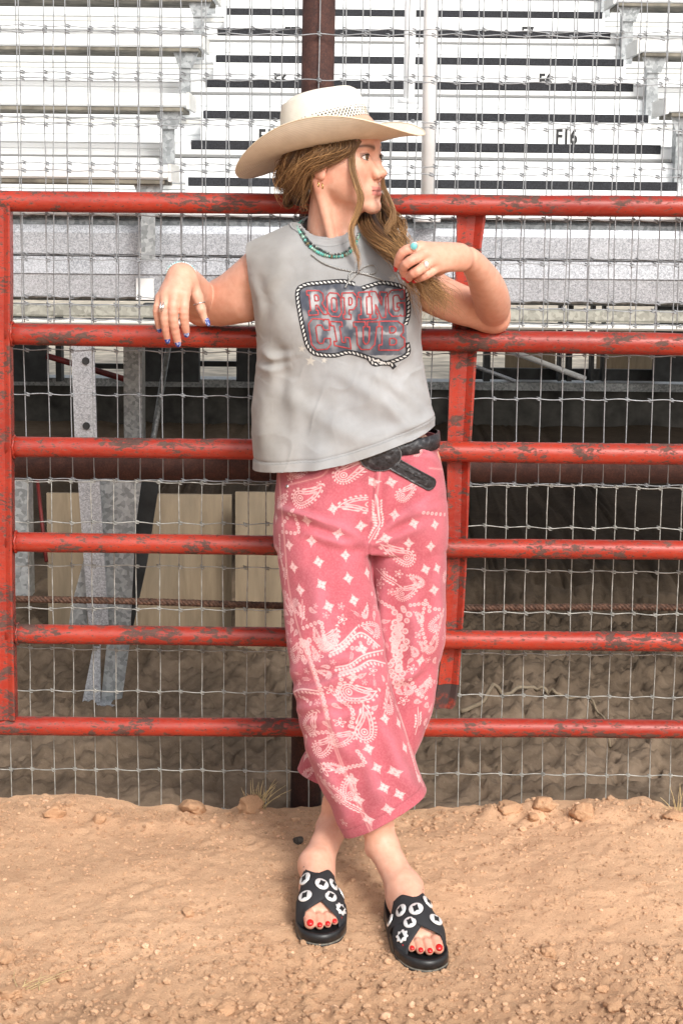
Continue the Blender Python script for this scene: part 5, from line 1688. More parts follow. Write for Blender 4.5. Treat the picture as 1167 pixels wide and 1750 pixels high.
# hems and waist
fh1, fh2 = A(596, 1440, -0.52), A(736, 1361, -0.50)
bh1, bh2 = A(512, 1334, -0.34), A(620, 1366, -0.34)
cut(me, A(620, 742, -0.15), (0, 0, 1), None)
isfront = lambda c: c.y < -0.352 - 0.0 * c.z
d = fh2 - fh1; no = np.array((d[2], 0, -d[0])); no = no / np.linalg.norm(no); no = no if no[2] < 0 else -no
cut(me, fh1, no, lambda c: c.z < fh2[2] + 0.05 and c.y < -0.355)
d = bh2 - bh1; no = np.array((d[2], 0, -d[0])); no = no / np.linalg.norm(no); no = no if no[2] < 0 else -no
cut(me, bh1, no, lambda c: c.z < bh1[2] + 0.06 and c.y >= -0.355)
me = refine(me, 1)
v = get_v(me); n = get_n(me)
px, py = to_px(v)
front = sstep(0.3, -0.3, n[:, 1])
TF = [([(628, 928), (585, 905), (530, 885), (482, 872)], .006, 9), ([(628, 932), (570, 925), (520, 905)], .005, 9), ([(630, 925), (665, 900), (710, 875), (755, 862)], .006, 9), ([(632, 935), (680, 915), (730, 895)], .004, 9),
      ([(480, 868), (520, 880), (560, 900)], .004, 7), ([(745, 850), (700, 868), (660, 895)], .004, 7), ([(650, 800), (640, 850), (632, 915)], .003, 6),
      ([(490, 1185), (540, 1175), (600, 1150), (650, 1140)], .005, 9), ([(500, 1215), (550, 1205), (610, 1195), (650, 1200)], .0045, 9), ([(505, 1240), (570, 1225), (640, 1215)], .003, 9), ([(490, 1150), (560, 1130), (640, 1120)], .003, 10),
      ([(560, 1000), (575, 1080), (590, 1150)], .004, 22), ([(660, 960), (655, 1060), (668, 1150)], .004, 12), ([(740, 960), (748, 1040), (735, 1120)], .004, 12), ([(700, 1000), (710, 1100), (700, 1180)], .004, 14),
      ([(725, 1140), (690, 1160), (665, 1170)], .004, 8), ([(600, 1240), (630, 1310), (670, 1390)], .005, 16), ([(650, 1230), (680, 1300), (712, 1360)], .004, 12), ([(535, 1280), (570, 1340), (605, 1420)], .004, 14),
      ([(470, 960), (480, 1040), (495, 1110)], .003, 10), ([(560, 1200), (580, 1260), (600, 1300)], .004, 12), ([(690, 760), (730, 775), (755, 800)], .004, 8), ([(480, 800), (530, 815), (570, 790)], .003, 8), ([(540, 960), (545, 1050), (560, 1130)], .003, 16)]
h = fold_field(px, py, TF) * front * 1.9
h += 0.003 * fbm(px / 40, py / 60, 0, 3, 19)
v = v + n * h[:, None]
# crotch and fly: a tucked seam
d_, _, _ = seg_dist(px, py, [(640, 800), (634, 870), (628, 928), (633, 960), (645, 1040)])
v = v + n * (-0.0035 * np.exp(-(d_ / 2.6) ** 2) * front * (py < 1045))[:, None]
set_v(me, v)
n = get_n(me); px, py = to_px(v)
fr = (v[:, 1] < -0.353) | (v[:, 2] > zc) & False
# which leg does a vertex belong to, and its unrolled coordinate
rowsF, rowsB = np.array(sorted(rf_)), np.array(sorted(rb))
def unroll(v, rows, pr=None):
    z = v[:, 2]
    xa, xb = np.interp(z, rows[:, 0], rows[:, 1]), np.interp(z, rows[:, 0], rows[:, 2])
    yc, hd = np.interp(z, rows[:, 0], rows[:, 3]), np.interp(z, rows[:, 0], rows[:, 4])
    xc, w = (xa + xb) / 2, (xb - xa) / 2
    th = np.arctan2((v[:, 0] - xc) / w, -(v[:, 1] - yc) / hd)
    return th * 0.5 * (w + hd) * 0.95, z, np.hypot((v[:, 0] - xc) / w, (v[:, 1] - yc) / hd)
uF, zF, qF = unroll(v, rowsF); uB, zB, qB = unroll(v, rowsB)
isF = np.where(v[:, 2] > zc, px < 630 + 0 * px, qF < qB)
RES = 0.0008
UL, ZL, ZH = 0.36, float(v[:, 2].min()) - 0.02, float(v[:, 2].max()) + 0.02
NU, NZ = int(2 * UL / RES), int((ZH - ZL) / RES)
INK = {True: np.zeros((NZ, NU), np.float32), False: np.zeros((NZ, NU), np.float32)}
def stamp(leg, u, z, R, fn, k=1.0):
    """fn(dx, dy) -> ink 0..1 on a window of half size R metres; dy up"""
    i0, i1 = int((u - R + UL) / RES), int((u + R + UL) / RES); j0, j1 = int((z - R - ZL) / RES), int((z + R - ZL) / RES)
    i0, j0 = max(i0, 0), max(j0, 0); i1, j1 = min(i1, NU), min(j1, NZ)
    if i1 <= i0 or j1 <= j0: return
    X, Y_ = np.meshgrid((np.arange(i0, i1) + .5) * RES - UL - u, (np.arange(j0, j1) + .5) * RES + ZL - z)
    a = INK[leg][j0:j1, i0:i1]
    np.maximum(a, np.clip(fn(X, Y_), 0, 1) * k, out=a)
S_ = lambda d: np.clip(0.5 - d / RES * 0.8, 0, 1)        # antialiased fill of a distance field
MPX = 0.00124                                             # metres per photograph pixel at the legs
def f_diamond(r, rot):
    def fn(x, y):
        c_, s_ = math.cos(rot), math.sin(rot); x, y = x * c_ + y * s_, -x * s_ + y * c_
        a, b = np.abs(x) / r, np.abs(y) / (r * 1.12)
        d = (np.sqrt(a + 1e-6) + np.sqrt(b + 1e-6)) ** 2 * 0.35 + (a + b) * 0.65 - 1
        g = S_(d * r * 0.7)
        hole = (np.cos(x / r * 9) * np.cos(y / r * 9) > 0.42) * (a + b < 0.75)
        return g * (1 - 0.5 * hole)
    return fn
def f_paisley(L, ang, curl=1.0, fringe=True, fat=0.42):
    """teardrop: round head at the origin end, tail swept to one side"""
    def fn(x, y):
        c_, s_ = math.cos(ang), math.sin(ang); x, y = x * c_ + y * s_, (-x * s_ + y * c_) * curl
        R = L * fat * 0.5
        t = np.linspace(0, 1, 26)
        cxs = t * L * 0.66; cys = 0.26 * L * t ** 2.2
        rs_ = R * (1 - t) ** 0.75
        d = np.full(x.shape, 1e3)
        for a, b, r in zip(cxs, cys, rs_): d = np.minimum(d, np.hypot(x - a + L * .22, y - b) - r)
        lw = max(0.0007, R * 0.06)
        ink = S_(np.abs(d + R * 0.12) - lw)
        ink = np.maximum(ink, S_(np.abs(d + R * 0.42) - lw) * 0.85)
        hd = np.hypot(x + L * .22, y)
        ink = np.maximum(ink, S_(np.abs(hd - R * 0.32) - lw * 0.9))
        ink = np.maximum(ink, S_(hd - R * 0.13))
        th = np.arctan2(y, x + L * .22)
        ink = np.maximum(ink, S_(np.abs(d + R * .27) - R * .06) * (np.sin(th * 12 + x / R * 5) > 0.1) * .8)
        if fringe:
            ink = np.maximum(ink, S_(np.abs(d - R * 0.13) - R * 0.12) * (np.sin(th * 17 + (x / R) * 6) > 0.05) * .9)
        return ink
    return fn
def f_flower(r):
    def fn(x, y):
        th = np.arctan2(y, x); q = np.hypot(x, y)
        d = q - r * (0.68 + 0.32 * np.cos(5 * th))
        ink = S_(np.abs(d + r * .12) - r * .11)
        return np.maximum(ink, S_(q - r * .22))
    return fn
def f_leaf(r, ang):
    def fn(x, y):
        c_, s_ = math.cos(ang), math.sin(ang); x, y = x * c_ + y * s_, -x * s_ + y * c_
        ink = S_(np.abs(y) - r * .04)
        for k in np.linspace(-.8, .6, 5):
            for sg in (-1, 1):
                dx, dy = x - k * r - r * .18, sg * y - r * .28
                ink = np.maximum(ink, S_(np.hypot(dx * .8 + dy * .5, (dy - dx * .5) * 1.6) - r * .17))
        return ink
    return fn
def f_dot(r, ring=True):
    def fn(x, y):
        q = np.hypot(x, y)
        return np.maximum(S_(np.abs(q - r * .75) - r * .3), S_(q - r * .2)) if ring else S_(q - r)
    return fn
_tree = None
def at_px(px_, py_):
    """leg, u, z on the cloth under a photograph pixel"""
    o = Vector(CAMLOC); dd = (P(px_, py_, -0.3) - o).normalized()
    hit = TT.ray_cast(o, dd)
    if hit[0] is None: return None
    h_ = np.array(hit[0])[None]
    a, z_, qa = unroll(h_, rowsF); b, _, qb = unroll(h_, rowsB)
    leg = bool(px_ < 630) if h_[0, 2] > zc else bool(qa[0] < qb[0])
    return leg, float(a[0] if leg else b[0]), float(h_[0, 2])
TT = bvh_me(me)
def motif(px_, py_, R, fn, k=1.0):
    q = at_px(px_, py_)
    if q: stamp(q[0], q[1], q[2], R, fn, k)
def chain_px(pts, step=7.2, r=3.0, k=0.9, ring=True):
    q = spline([(a, b, 0) for a, b in pts], 160)[:, :2]
    s_ = np.concatenate([[0], np.cumsum(np.linalg.norm(np.diff(q, axis=0), axis=1))])
    for t_ in np.arange(0, s_[-1], step): motif(np.interp(t_, s_, q[:, 0]), np.interp(t_, s_, q[:, 1]), r * 1.5 * MPX, f_dot(r * MPX, ring), k)
def line_px(pts, w=1.3, k=0.9):
    q = spline([(a, b, 0) for a, b in pts], 140)[:, :2]
    for a in q: motif(a[0], a[1], w * 1.5 * MPX, f_dot(w * MPX, False), k)
c4 = lambda x, y: (440 + x / 3.07, 720 + y / 3.07)
c5 = lambda x, y: (440 + x / 3.07, 1080 + y / 3.07)
DI = [c4(*q) for q in ((605, 318), (258, 522), (540, 550), (283, 627), (165, 650), (460, 703), (320, 738), (188, 765), (475, 823), (335, 857), (222, 885), (505, 940), (372, 972), (718, 490), (818, 535), (930, 543), (670, 615), (792, 640), (908, 657), (880, 777), (942, 772), (925, 885), (700, 320), (395, 458), (575, 795), (420, 590))]
DI += [c5(*q) for q in ((500, 238), (855, 150), (668, 455), (740, 478), (582, 612), (627, 713), (718, 735), (500, 775), (663, 818), (742, 853), (683, 930), (530, 880), (580, 985), (790, 940), (550, 90), (845, 765))]
rs = np.random.RandomState(12)
for (x, y) in DI: motif(x, y, 14 * MPX, f_diamond(10.5 * MPX, rs.normal() * 0.12 + 0.12), 0.9)
PA = [(c4(265, 400), 62, .15, 1), (c4(525, 425), 60, 2.9, 1), (c4(500, 255), 58, .7, 1), (c4(790, 375), 46, .4, 1), (c4(735, 705), 62, 2.9, -1), (c4(835, 830), 34, 2.2, 1), (c4(790, 900), 50, .2, 1), (c4(945, 1045), 44, 1.2, -1), (c4(210, 990), 36, -1.2, 1),
      (c4(230, 260), 44, .2, 1), (c4(130, 420), 40, .4, 1), (c4(850, 1025), 26, 1.9, 1), (c4(310, 1120), 26, 1.4, 1), (c4(380, 1150), 46, .5, 1), (c4(600, 1080), 44, 2.4, 1), (c4(570, 1000), 24, .8, 1), (c4(840, 130), 36, 1.2, 1),
      (c5(265, 470), 52, 1.3, -1), (c5(355, 605), 50, .4, 1), (c5(450, 565), 46, .1, 1), (c5(535, 335), 62, -.4, 1), (c5(575, 480), 64, 1.05, 1), (c5(690, 360), 46, .9, 1), (c5(390, 825), 50, 1.9, 1), (c5(475, 815), 44, 1.6, -1), (c5(350, 212), 24, 2.6, 1),
      (c5(790, 292), 28, 1.9, 1), (c5(380, 60), 42, .3, 1), (c5(205, 110), 44, .6, 1), (c5(825, 100), 24, 1.9, 1), (c5(880, 290), 36, .6, 1), (c5(305, 110), 24, 1.5, 1), (c5(870, 70), 26, 2, 1), (c5(930, 60), 40, 1.1, 1), (c5(270, 740), 34, .5, 1), (c5(400, 705), 28, 2.4, 1)]
for ((x, y), L, an, cu) in PA: motif(x, y, L * .75 * MPX, f_paisley(L * MPX * 1.08, an, cu), 0.93)
for (x, y, r) in ((*c4(443, 1040), 9), (*c5(385, 305), 10), (*c5(320, 125), 9), (*c5(605, 205), 9), (*c5(430, 475), 9), (*c5(805, 195), 9), (*c5(765, 360), 9), (*c4(740, 800), 8), (*c4(700, 895), 7), (*c4(660, 790), 8), (*c4(325, 330), 6), (*c4(170, 300), 7), (*c4(640, 850), 10), (*c4(630, 900), 8), (*c4(845, 1120), 8), (*c5(345, 720), 12), (*c5(450, 1000), 7)):
    motif(x, y, r * 1.6 * MPX, f_flower(r * MPX))
for (x, y, r, a) in ((*c5(843, 465), 15, 1.9), (*c5(500, 920), 13, 2.4), (*c4(690, 830), 16, 2.6), (*c4(235, 1000), 12, 1.4), (*c4(630, 450), 14, 1.6), (*c4(640, 520), 14, 1.6), (*c4(610, 590), 12, 1.3), (*c4(145, 800), 11, 1.2)):
    motif(x, y, r * 1.7 * MPX, f_leaf(r * MPX, a))
for ch in ([c4(600, 905), c4(660, 955), c4(720, 985)], [c4(800, 965), c4(890, 958), c4(900, 1000)], [c4(930, 985), c4(985, 990)], [c5(250, 50), c5(290, 180), c5(340, 330), c5(372, 470)], [c5(438, 250), c5(418, 340), c5(485, 395), c5(500, 440), c5(480, 510)],
           [c5(255, 548), c5(310, 530), c5(372, 525)], [c5(440, 722), c5(500, 705), c5(560, 688), c5(520, 620)], [c4(240, 1085), c4(300, 1060), c4(335, 1050)], [c4(335, 1060), c4(345, 1120), c4(360, 1200)], [c4(870, 480), c4(985, 490)], [c4(130, 580), c4(215, 580), c4(190, 480)],
           [c5(800, 250), c5(850, 330), c5(900, 350)], [c4(180, 470), c4(120, 560)], [c4(880, 940), c4(860, 1060), c4(880, 1160)], [c5(180, 330), c5(240, 345), c5(290, 385)], [c4(115, 600), c4(120, 700), c4(135, 780)], [c5(790, 590), c5(820, 690), c5(850, 800)]):
    chain_px(ch)
for ch in ([c4(380, 1215), c4(450, 1180), c4(540, 1110), c4(640, 1180)], [c5(410, 185), c5(480, 170), c5(560, 120), c5(660, 95)], [c5(430, 215), c5(520, 190), c5(590, 150), c5(670, 165)], [c4(350, 1150), c4(420, 1175), c4(520, 1080)], [c5(180, 320), c5(230, 300), c5(320, 310)]):
    line_px(ch, 1.2); chain_px([(a, b + 5) for a, b in ch], 6.5, 2.4, .85, False)
for k in range(52):                                       # the crowded lace columns on the inner leg
    t_ = k / 51
    x, y = (c4(745 + 25 * math.sin(k * 2.4), 980 + t_ * 560) if t_ < .43 else c5(740 + 25 * math.sin(k * 2.4) - 10 * t_, -80 + (t_ - .35) * 560))
    motif(x + rs.normal() * 4, y, 10 * MPX, f_dot((4 + 2.5 * rs.rand()) * MPX), .85)
for k in range(16):
    motif(*c5(240 - 60 * rs.rand() + 40, 40 + 120 * rs.rand()), 8 * MPX, f_dot((2.5 + 2 * rs.rand()) * MPX), .8)
for (x0, y0, x1, y1, m_) in ((340, 90, 640, 40, 16), (860, 290, 930, 240, 10)):
    for k in range(m_): motif(*c5(x0 + (x1 - x0) * rs.rand(), y0 + (y1 - y0) * rs.rand()), 8 * MPX, f_dot((2.2 + 2 * rs.rand()) * MPX), .7)
# the crowded small filling between the big motifs below the knee
for k in range(900):
    x, y = rs.uniform(480, 765), rs.uniform(1035, 1270)
    if x > 560 and y > 1215 and x < 720: continue
    q = at_px(x, y)
    if not q: continue
    j, i = int((q[2] - ZL) / RES), int((q[1] + UL) / RES); w_ = 8
    if INK[q[0]][max(0, j - w_):j + w_, max(0, i - w_):i + w_].max(initial=0) > 0.15: continue
    g = rs.rand()
    if g < .35: stamp(*q, 9 * MPX, f_flower(rs.uniform(4, 6.5) * MPX), .75)
    elif g < .75: stamp(*q, 12 * MPX, f_paisley(rs.uniform(12, 17) * MPX, rs.uniform(0, 6.3), 1, False, .55), .75)
    else: stamp(*q, 9 * MPX, f_leaf(rs.uniform(5, 7) * MPX, rs.uniform(0, 6.3)), .7)
# round the sides and back: the same print carried on
for leg in (True, False):
    for k in range(150):
        u = rs.uniform(0.10, 0.34) * (1 if rs.rand() > .5 else -1); z_ = rs.uniform(ZL, ZH)
        j, i = int((z_ - ZL) / RES), int((u + UL) / RES)
        if INK[leg][max(0, j - 14):j + 14, max(0, i - 14):i + 14].max(initial=0) > 0.2: continue
        if rs.rand() < .6: stamp(leg, u, z_, 14 * MPX, f_diamond(10.5 * MPX, 0.1), .9)
        else: stamp(leg, u, z_, 34 * MPX, f_paisley(44 * MPX, rs.uniform(0, 6), 1), .9)
def sample(leg, u, z_):
    x = np.clip((u + UL) / RES - .5, 0, NU - 1.01); y = np.clip((z_ - ZL) / RES - .5, 0, NZ - 1.01)
    i, j = x.astype(int), y.astype(int); a, b = x - i, y - j; T_ = INK[leg]
    return (T_[j, i] * (1 - a) + T_[j, i + 1] * a) * (1 - b) + (T_[j + 1, i] * (1 - a) + T_[j + 1, i + 1] * a) * b
pink = np.array((0.44, 0.098, 0.124)); ivory = np.array((0.80, 0.52, 0.50))
wear = (1 + 0.14 * fbm(px / 35, py / 50, 0, 3, 27))[:, None]
worn = np.clip(h / 0.006, -1, 1)[:, None]
c = pink * wear * (1 + np.maximum(worn, 0) * np.array((0.10, 0.35, 0.35)))
# seams
def seamline(pts, w=1.2, k=.62, dark=False):
    d_, t_, _ = seg_dist(px, py, spline([(a, b, 0) for a, b in pts], 40)[:, :2])
    m_ = (np.exp(-(d_ / w) ** 2) * front * k)[:, None]
    return m_
for pts in ([c5(245, 60), c5(330, 300), c5(400, 560), c5(490, 800), c5(612, 1062)], [c5(235, 60), c5(318, 300), c5(388, 560), c5(478, 800), c5(598, 1066)], [(650, 800), (645, 840), (634, 890)], [c4(110, 250), c4(140, 600), c4(170, 900), c4(245, 1200)], [c4(155, 335), c4(260, 310), c4(340, 285), c4(385, 235)], [c4(980, 250), c4(945, 250), c4(900, 245)], [c5(745, 430), c5(800, 600), c5(870, 810)]):
    m_ = seamline(pts); c = c + (np.array((0.78, 0.42, 0.40)) - c) * m_
hd_ = np.abs((v - fh1) @ (lambda q: q / np.linalg.norm(q))(np.array(((fh2 - fh1)[2], 0, -(fh2 - fh1)[0]))))
m_ = (np.exp(-((hd_ - .021) / .0012) ** 2) * .5 * (v[:, 1] < -.353) * (py > 1300))[:, None]
c = c * (1 - m_ * 0.6)
set_col(me, c)
# woven print: the drawn pattern as a generated picture, one strip per leg, laid on by unrolled leg coordinates
img = bpy.data.images.new('bandana_print', 2 * NU, NZ, float_buffer=False, is_data=True)
at_ = np.ones((NZ, 2 * NU, 4), np.float32)
at_[:, :NU, :3] = INK[True][:, :, None]; at_[:, NU:, :3] = INK[False][:, :, None]
img.pixels.foreach_set(at_.ravel()); img.pack()
nf = len(me.polygons)
lv_ = np.empty(len(me.loops), np.int32); me.loops.foreach_get('vertex_index', lv_)
ls_ = np.empty(nf, np.int32); me.polygons.foreach_get('loop_start', ls_)
lt_ = np.empty(nf, np.int32); me.polygons.foreach_get('loop_total', lt_)
fi_ = np.repeat(np.arange(nf), lt_)
leg_f = np.bincount(fi_, isF[lv_].astype(float), nf) / lt_ > .5
u_ = np.where(leg_f[fi_], uF[lv_], uB[lv_]); z_ = v[:, 2][lv_]
uv = np.stack([((u_ + UL) / (2 * UL) + np.where(leg_f[fi_], 0, 1)) / 2, (z_ - ZL) / (NZ * RES)], -1)
me.uv_layers.new(name='UVMap').data.foreach_set('uv', uv.astype(np.float32).ravel())
t = TROUSER_NT
ti = t.n('ShaderNodeTexImage'); ti.image = img; ti.interpolation = 'Linear'
um = t.n('ShaderNodeUVMap'); um.uv_map = 'UVMap'; t.l(um.outputs[0], ti.inputs[0])
wv_ = t.ramp(t.noise(t.coord(), 300, 3, 0.6), [(0.30, 0.55), (0.60, 0.95)])
fac = t.mix(1.0, ti.outputs[0], wv_, 'MULTIPLY')
t.base(t.mix(fac, TROUSER_C, (0.82, 0.55, 0.53)))
me = refine(me, 0, 0.0035)
me.materials.clear(); me.materials.append(M['denim'])
me.polygons.foreach_set('use_smooth', [True] * len(me.polygons))
trousers = link('trousers', me, person)
TT = bvh_me(me)

# pocket rivets and hem snap
for (x, y) in ((*c4(158, 342),), (*c4(932, 122),), (*c5(620, 1060),)):
    o = Vector(CAMLOC); dd = (P(x, y, -0.3) - o).normalized(); hit = TT.ray_cast(o, dd)
    if hit[0] is None: continue
    nn = np.array(hit[1] if hit[1].y < 0 else -hit[1]); pp = np.array(hit[0])
    mb = MB(); mb.tube([pp - nn * .001, pp + nn * .0018, pp + nn * .0026], [.0042, .0042, .0022], 14)
    mb.build('rivet', M['silver'], trousers)
# ------------------------------------------------------------------ belt
t = NT('black_tooled_leather')
co = t.coord(); v_ = t.n('ShaderNodeTexVoronoi', feature='SMOOTH_F1'); v_.inputs['Scale'].default_value = 130; t.l(co, v_.inputs['Vector'])
n1 = t.noise(co, 160, 3, 0.6, 1.2)
hgt = t.mix(0.5, v_.outputs['Distance'], n1)
t.base(t.ramp(hgt, [(0.25, (0.010, 0.010, 0.012)), (0.55, (0.035, 0.035, 0.04)), (0.72, (0.13, 0.13, 0.135))])).set(Roughness=0.33)  # pale end of the ramp paints a gloss highlight on the tooling
t.bump(hgt, 0.8, 0.0025)
M['leather'] = t.m
M['rubber'] = m_plain('black_sandal_foam', (0.016, 0.016, 0.017), 0.42, 0, 0.25, 60, 0.1)
t = NT('black_canvas_strap'); w = t.n('ShaderNodeTexWave', bands_direction='X'); w.inputs['Scale'].default_value = 300
t.l(t.coord(), w.inputs['Vector']); t.base((0.020, 0.020, 0.023)).set(Roughness=0.75); t.bump(w.outputs['Fac'], 0.3, 0.0005)
M['strap'] = t.m
M['concho'] = m_plain('polished_white_metal', (0.86, 0.86, 0.85), 0.28, 0.35, 0.05, 300, 0.05)
M['sole_edge'] = m_plain('grey_welt', (0.19, 0.18, 0.15), 0.8, 0, 0.3, 80, 0.3)

bm_ = MB(); nu = 96; vv = []; ff = []
for j, (off, dz) in enumerate(((-.002, -.017), (.003, -.016), (.005, 0), (.003, .016), (-.002, .017))):
    for i in range(nu):
        a = 2 * math.pi * i / nu
        zc_ = np.interp(math.cos(a), [-1, 1], [A(470, 772, -.15)[2], A(750, 749, -.15)[2]])
        R_ = np.array(sorted(rp)); xa, xb, yc, hd = (np.interp(zc_, R_[:, 0], R_[:, k]) for k in (1, 2, 3, 4))
        ca, sa = math.cos(a), math.sin(a); q = (abs(ca) ** 2.5 + abs(sa) ** 2.5) ** (-1 / 2.5)
        vv.append(((xa + xb) / 2 + ((xb - xa) / 2 + off + .003) * ca * q, yc - (hd + off + .004) * sa * q, zc_ + dz))
for j in range(4):
    for i in range(nu): ff.append((j * nu + i, j * nu + (i + 1) % nu, (j + 1) * nu + (i + 1) % nu, (j + 1) * nu + i))
bm_.add(vv, ff)
belt = bm_.build('belt', M['leather'], person)
# buckle: oval plate with a beaded rim
def on_cloth(px, py, off):
    o = Vector(CAMLOC); dd = (P(px, py, -0.3) - o).normalized(); h_ = TT.ray_cast(o, dd)
    return np.array(h_[0]) + np.array((0, -off, 0))
bc_ = on_cloth(650, 781, .004) + np.array((0, 0, .003)); bx, bz = np.array((1, 0.03, 0.10)), np.array((-0.10, -0.12, 1.0)); bx /= np.linalg.norm(bx); bz = bz - bx * (bz @ bx); bz /= np.linalg.norm(bz); bn = np.cross(bx, bz)
mb = MB(); vv = []; ff = []; nu = 56
rings = [(1.0, .006), (1.0, -.001), (.96, -.004), (.90, -.003), (.86, -.0045), (.5, -.0065), (.15, -.007)]
for (s_, yo) in rings:
    for i in range(nu):
        a = 2 * math.pi * i / nu
        vv.append(bc_ + bx * (.0455 * s_ * math.cos(a)) + bz * (.034 * s_ * math.sin(a)) - bn * yo)
for j in range(len(rings) - 1):
    for i in range(nu): ff.append((j * nu + i, j * nu + (i + 1) % nu, (j + 1) * nu + (i + 1) % nu, (j + 1) * nu + i))
ff.append(tuple((len(rings) - 1) * nu + i for i in range(nu)))
mb.add(vv, ff)
buckle = mb.build('buckle', M['leather'], belt)
mb = MB()
for i in range(72):
    a = 2 * math.pi * i / 72
    mb.ellipsoid(bc_ + bx * (.0445 * math.cos(a)) + bz * (.033 * math.sin(a)) + bn * .003, (.0016,) * 3, 6, 5)
tag(mb.build('beaded_rim', m_plain('dark_pewter', (0.22, 0.22, 0.22), 0.35, 0.7, 0.2, 200, 0), belt), kind='stuff')
# loose strap end
e0, e1 = on_cloth(664, 787, .005), on_cloth(741, 829, .004)
ax1 = (e1 - e0); Ls = np.linalg.norm(ax1); ax1 /= Ls; up_ = np.array((0, -.1, 1.0)); up_ -= ax1 * (up_ @ ax1); up_ /= np.linalg.norm(up_); nn_ = np.cross(ax1, up_)
if nn_[1] > 0: nn_ = -nn_
outl = []
for t_ in np.linspace(0, 1, 14): outl.append((t_ * (Ls - .012), -.0155))
for a in np.linspace(-math.pi / 2, math.pi / 2, 14)[1:-1]: outl.append((Ls - .012 + .013 * math.cos(a), .0155 * math.sin(a)))
for t_ in np.linspace(1, 0, 14): outl.append((t_ * (Ls - .012), .0155))
def pt(u, w, o): 
    return e0 + ax1 * u + up_ * w + nn_ * (o + .010 * math.sin(u / Ls * 2.4) + .0)
n_ = len(outl); mb = MB(); cm = np.mean(outl, axis=0)
lay = [(1.0, -.0018), (1.0, .0018), (.9, .0028), (.84, .0018), (.6, .0024), (.1, .003)]
vv = [pt(cm[0] + (u - cm[0]) * (1 - (1 - s_) * .35), w * s_, o) for (s_, o) in lay for (u, w) in outl]
ff = [(j * n_ + i, j * n_ + (i + 1) % n_, (j + 1) * n_ + (i + 1) % n_, (j + 1) * n_ + i) for j in range(len(lay) - 1) for i in range(n_)] + [tuple((len(lay) - 1) * n_ + i for i in range(n_)), tuple(range(n_))[::-1]]
mb.add(vv, ff); mb.build('strap_end', M['leather'], belt)
mb = MB()
for k in range(3):
    c = pt(.020 + k * .022, 0, .0036); mb.tube([c - nn_ * .0012, c + nn_ * .0002], .0021, 10)
    mb.build('belt_hole', M['ink'], belt); mb = MB()

# ------------------------------------------------------------------ sandals
MEDX = [(-.016, .004), (-.010, .020), (.005, .030), (.035, .036), (.080, .033), (.125, .038), (.170, .050), (.205, .053), (.236, .047), (.252, .036), (.263, .018)]
LATX = [(.266, .000), (.260, -.018), (.245, -.036), (.216, -.049), (.180, -.054), (.130, -.050), (.080, -.044), (.035, -.039), (.005, -.031), (-.010, -.021), (-.016, -.005)]
out = spline([(x, y, 0) for (y, x) in MEDX + LATX] + [(MEDX[0][1], MEDX[0][0], 0)], 97)[:-1, :2]
def concho(c, nrm, fwd, r, pointed=False):
    nrm = nrm / np.linalg.norm(nrm); fwd = fwd - nrm * (fwd @ nrm); fwd /= np.linalg.norm(fwd); s_ = np.cross(fwd, nrm)
    mb = MB(); nu = 28; vv = []; ff = []
    prof = [(1.0, -.0012), (1.0, .0006), (.93, .0014), (.6, .0020), (.25, .0024)]
    for (q, o) in prof:
        for i in range(nu):
            a = 2 * math.pi * i / nu
            rr = r * q * (1 + (0.16 * math.cos(8 * a) if pointed else 0))
            vv.append(c + (s_ * math.cos(a) + fwd * math.sin(a)) * rr + nrm * o)
    for j in range(len(prof) - 1):
        for i in range(nu): ff.append((j * nu + i, j * nu + (i + 1) % nu, (j + 1) * nu + (i + 1) % nu, (j + 1) * nu + i))
    ff.append(tuple((len(prof) - 1) * nu + i for i in range(nu)))
    mb.add(vv, ff)
    slot = MB()
    hw, hl = r * .36, r * .52
    ol = [(-hw, -hl), (0, -hl * .78), (hw, -hl), (hw, hl), (0, hl * .78), (-hw, hl)]
    vv = [c + s_ * (a + b * .18) + fwd * b + nrm * .0019 for a, b in ol] + [c + s_ * (a + b * .18) + fwd * b + nrm * .0030 for a, b in ol]
    slot.add(vv, [tuple(range(6, 12)), tuple(range(6))[::-1]] + [(k, (k + 1) % 6, (k + 1) % 6 + 6, k + 6) for k in range(6)])
    return mb, slot
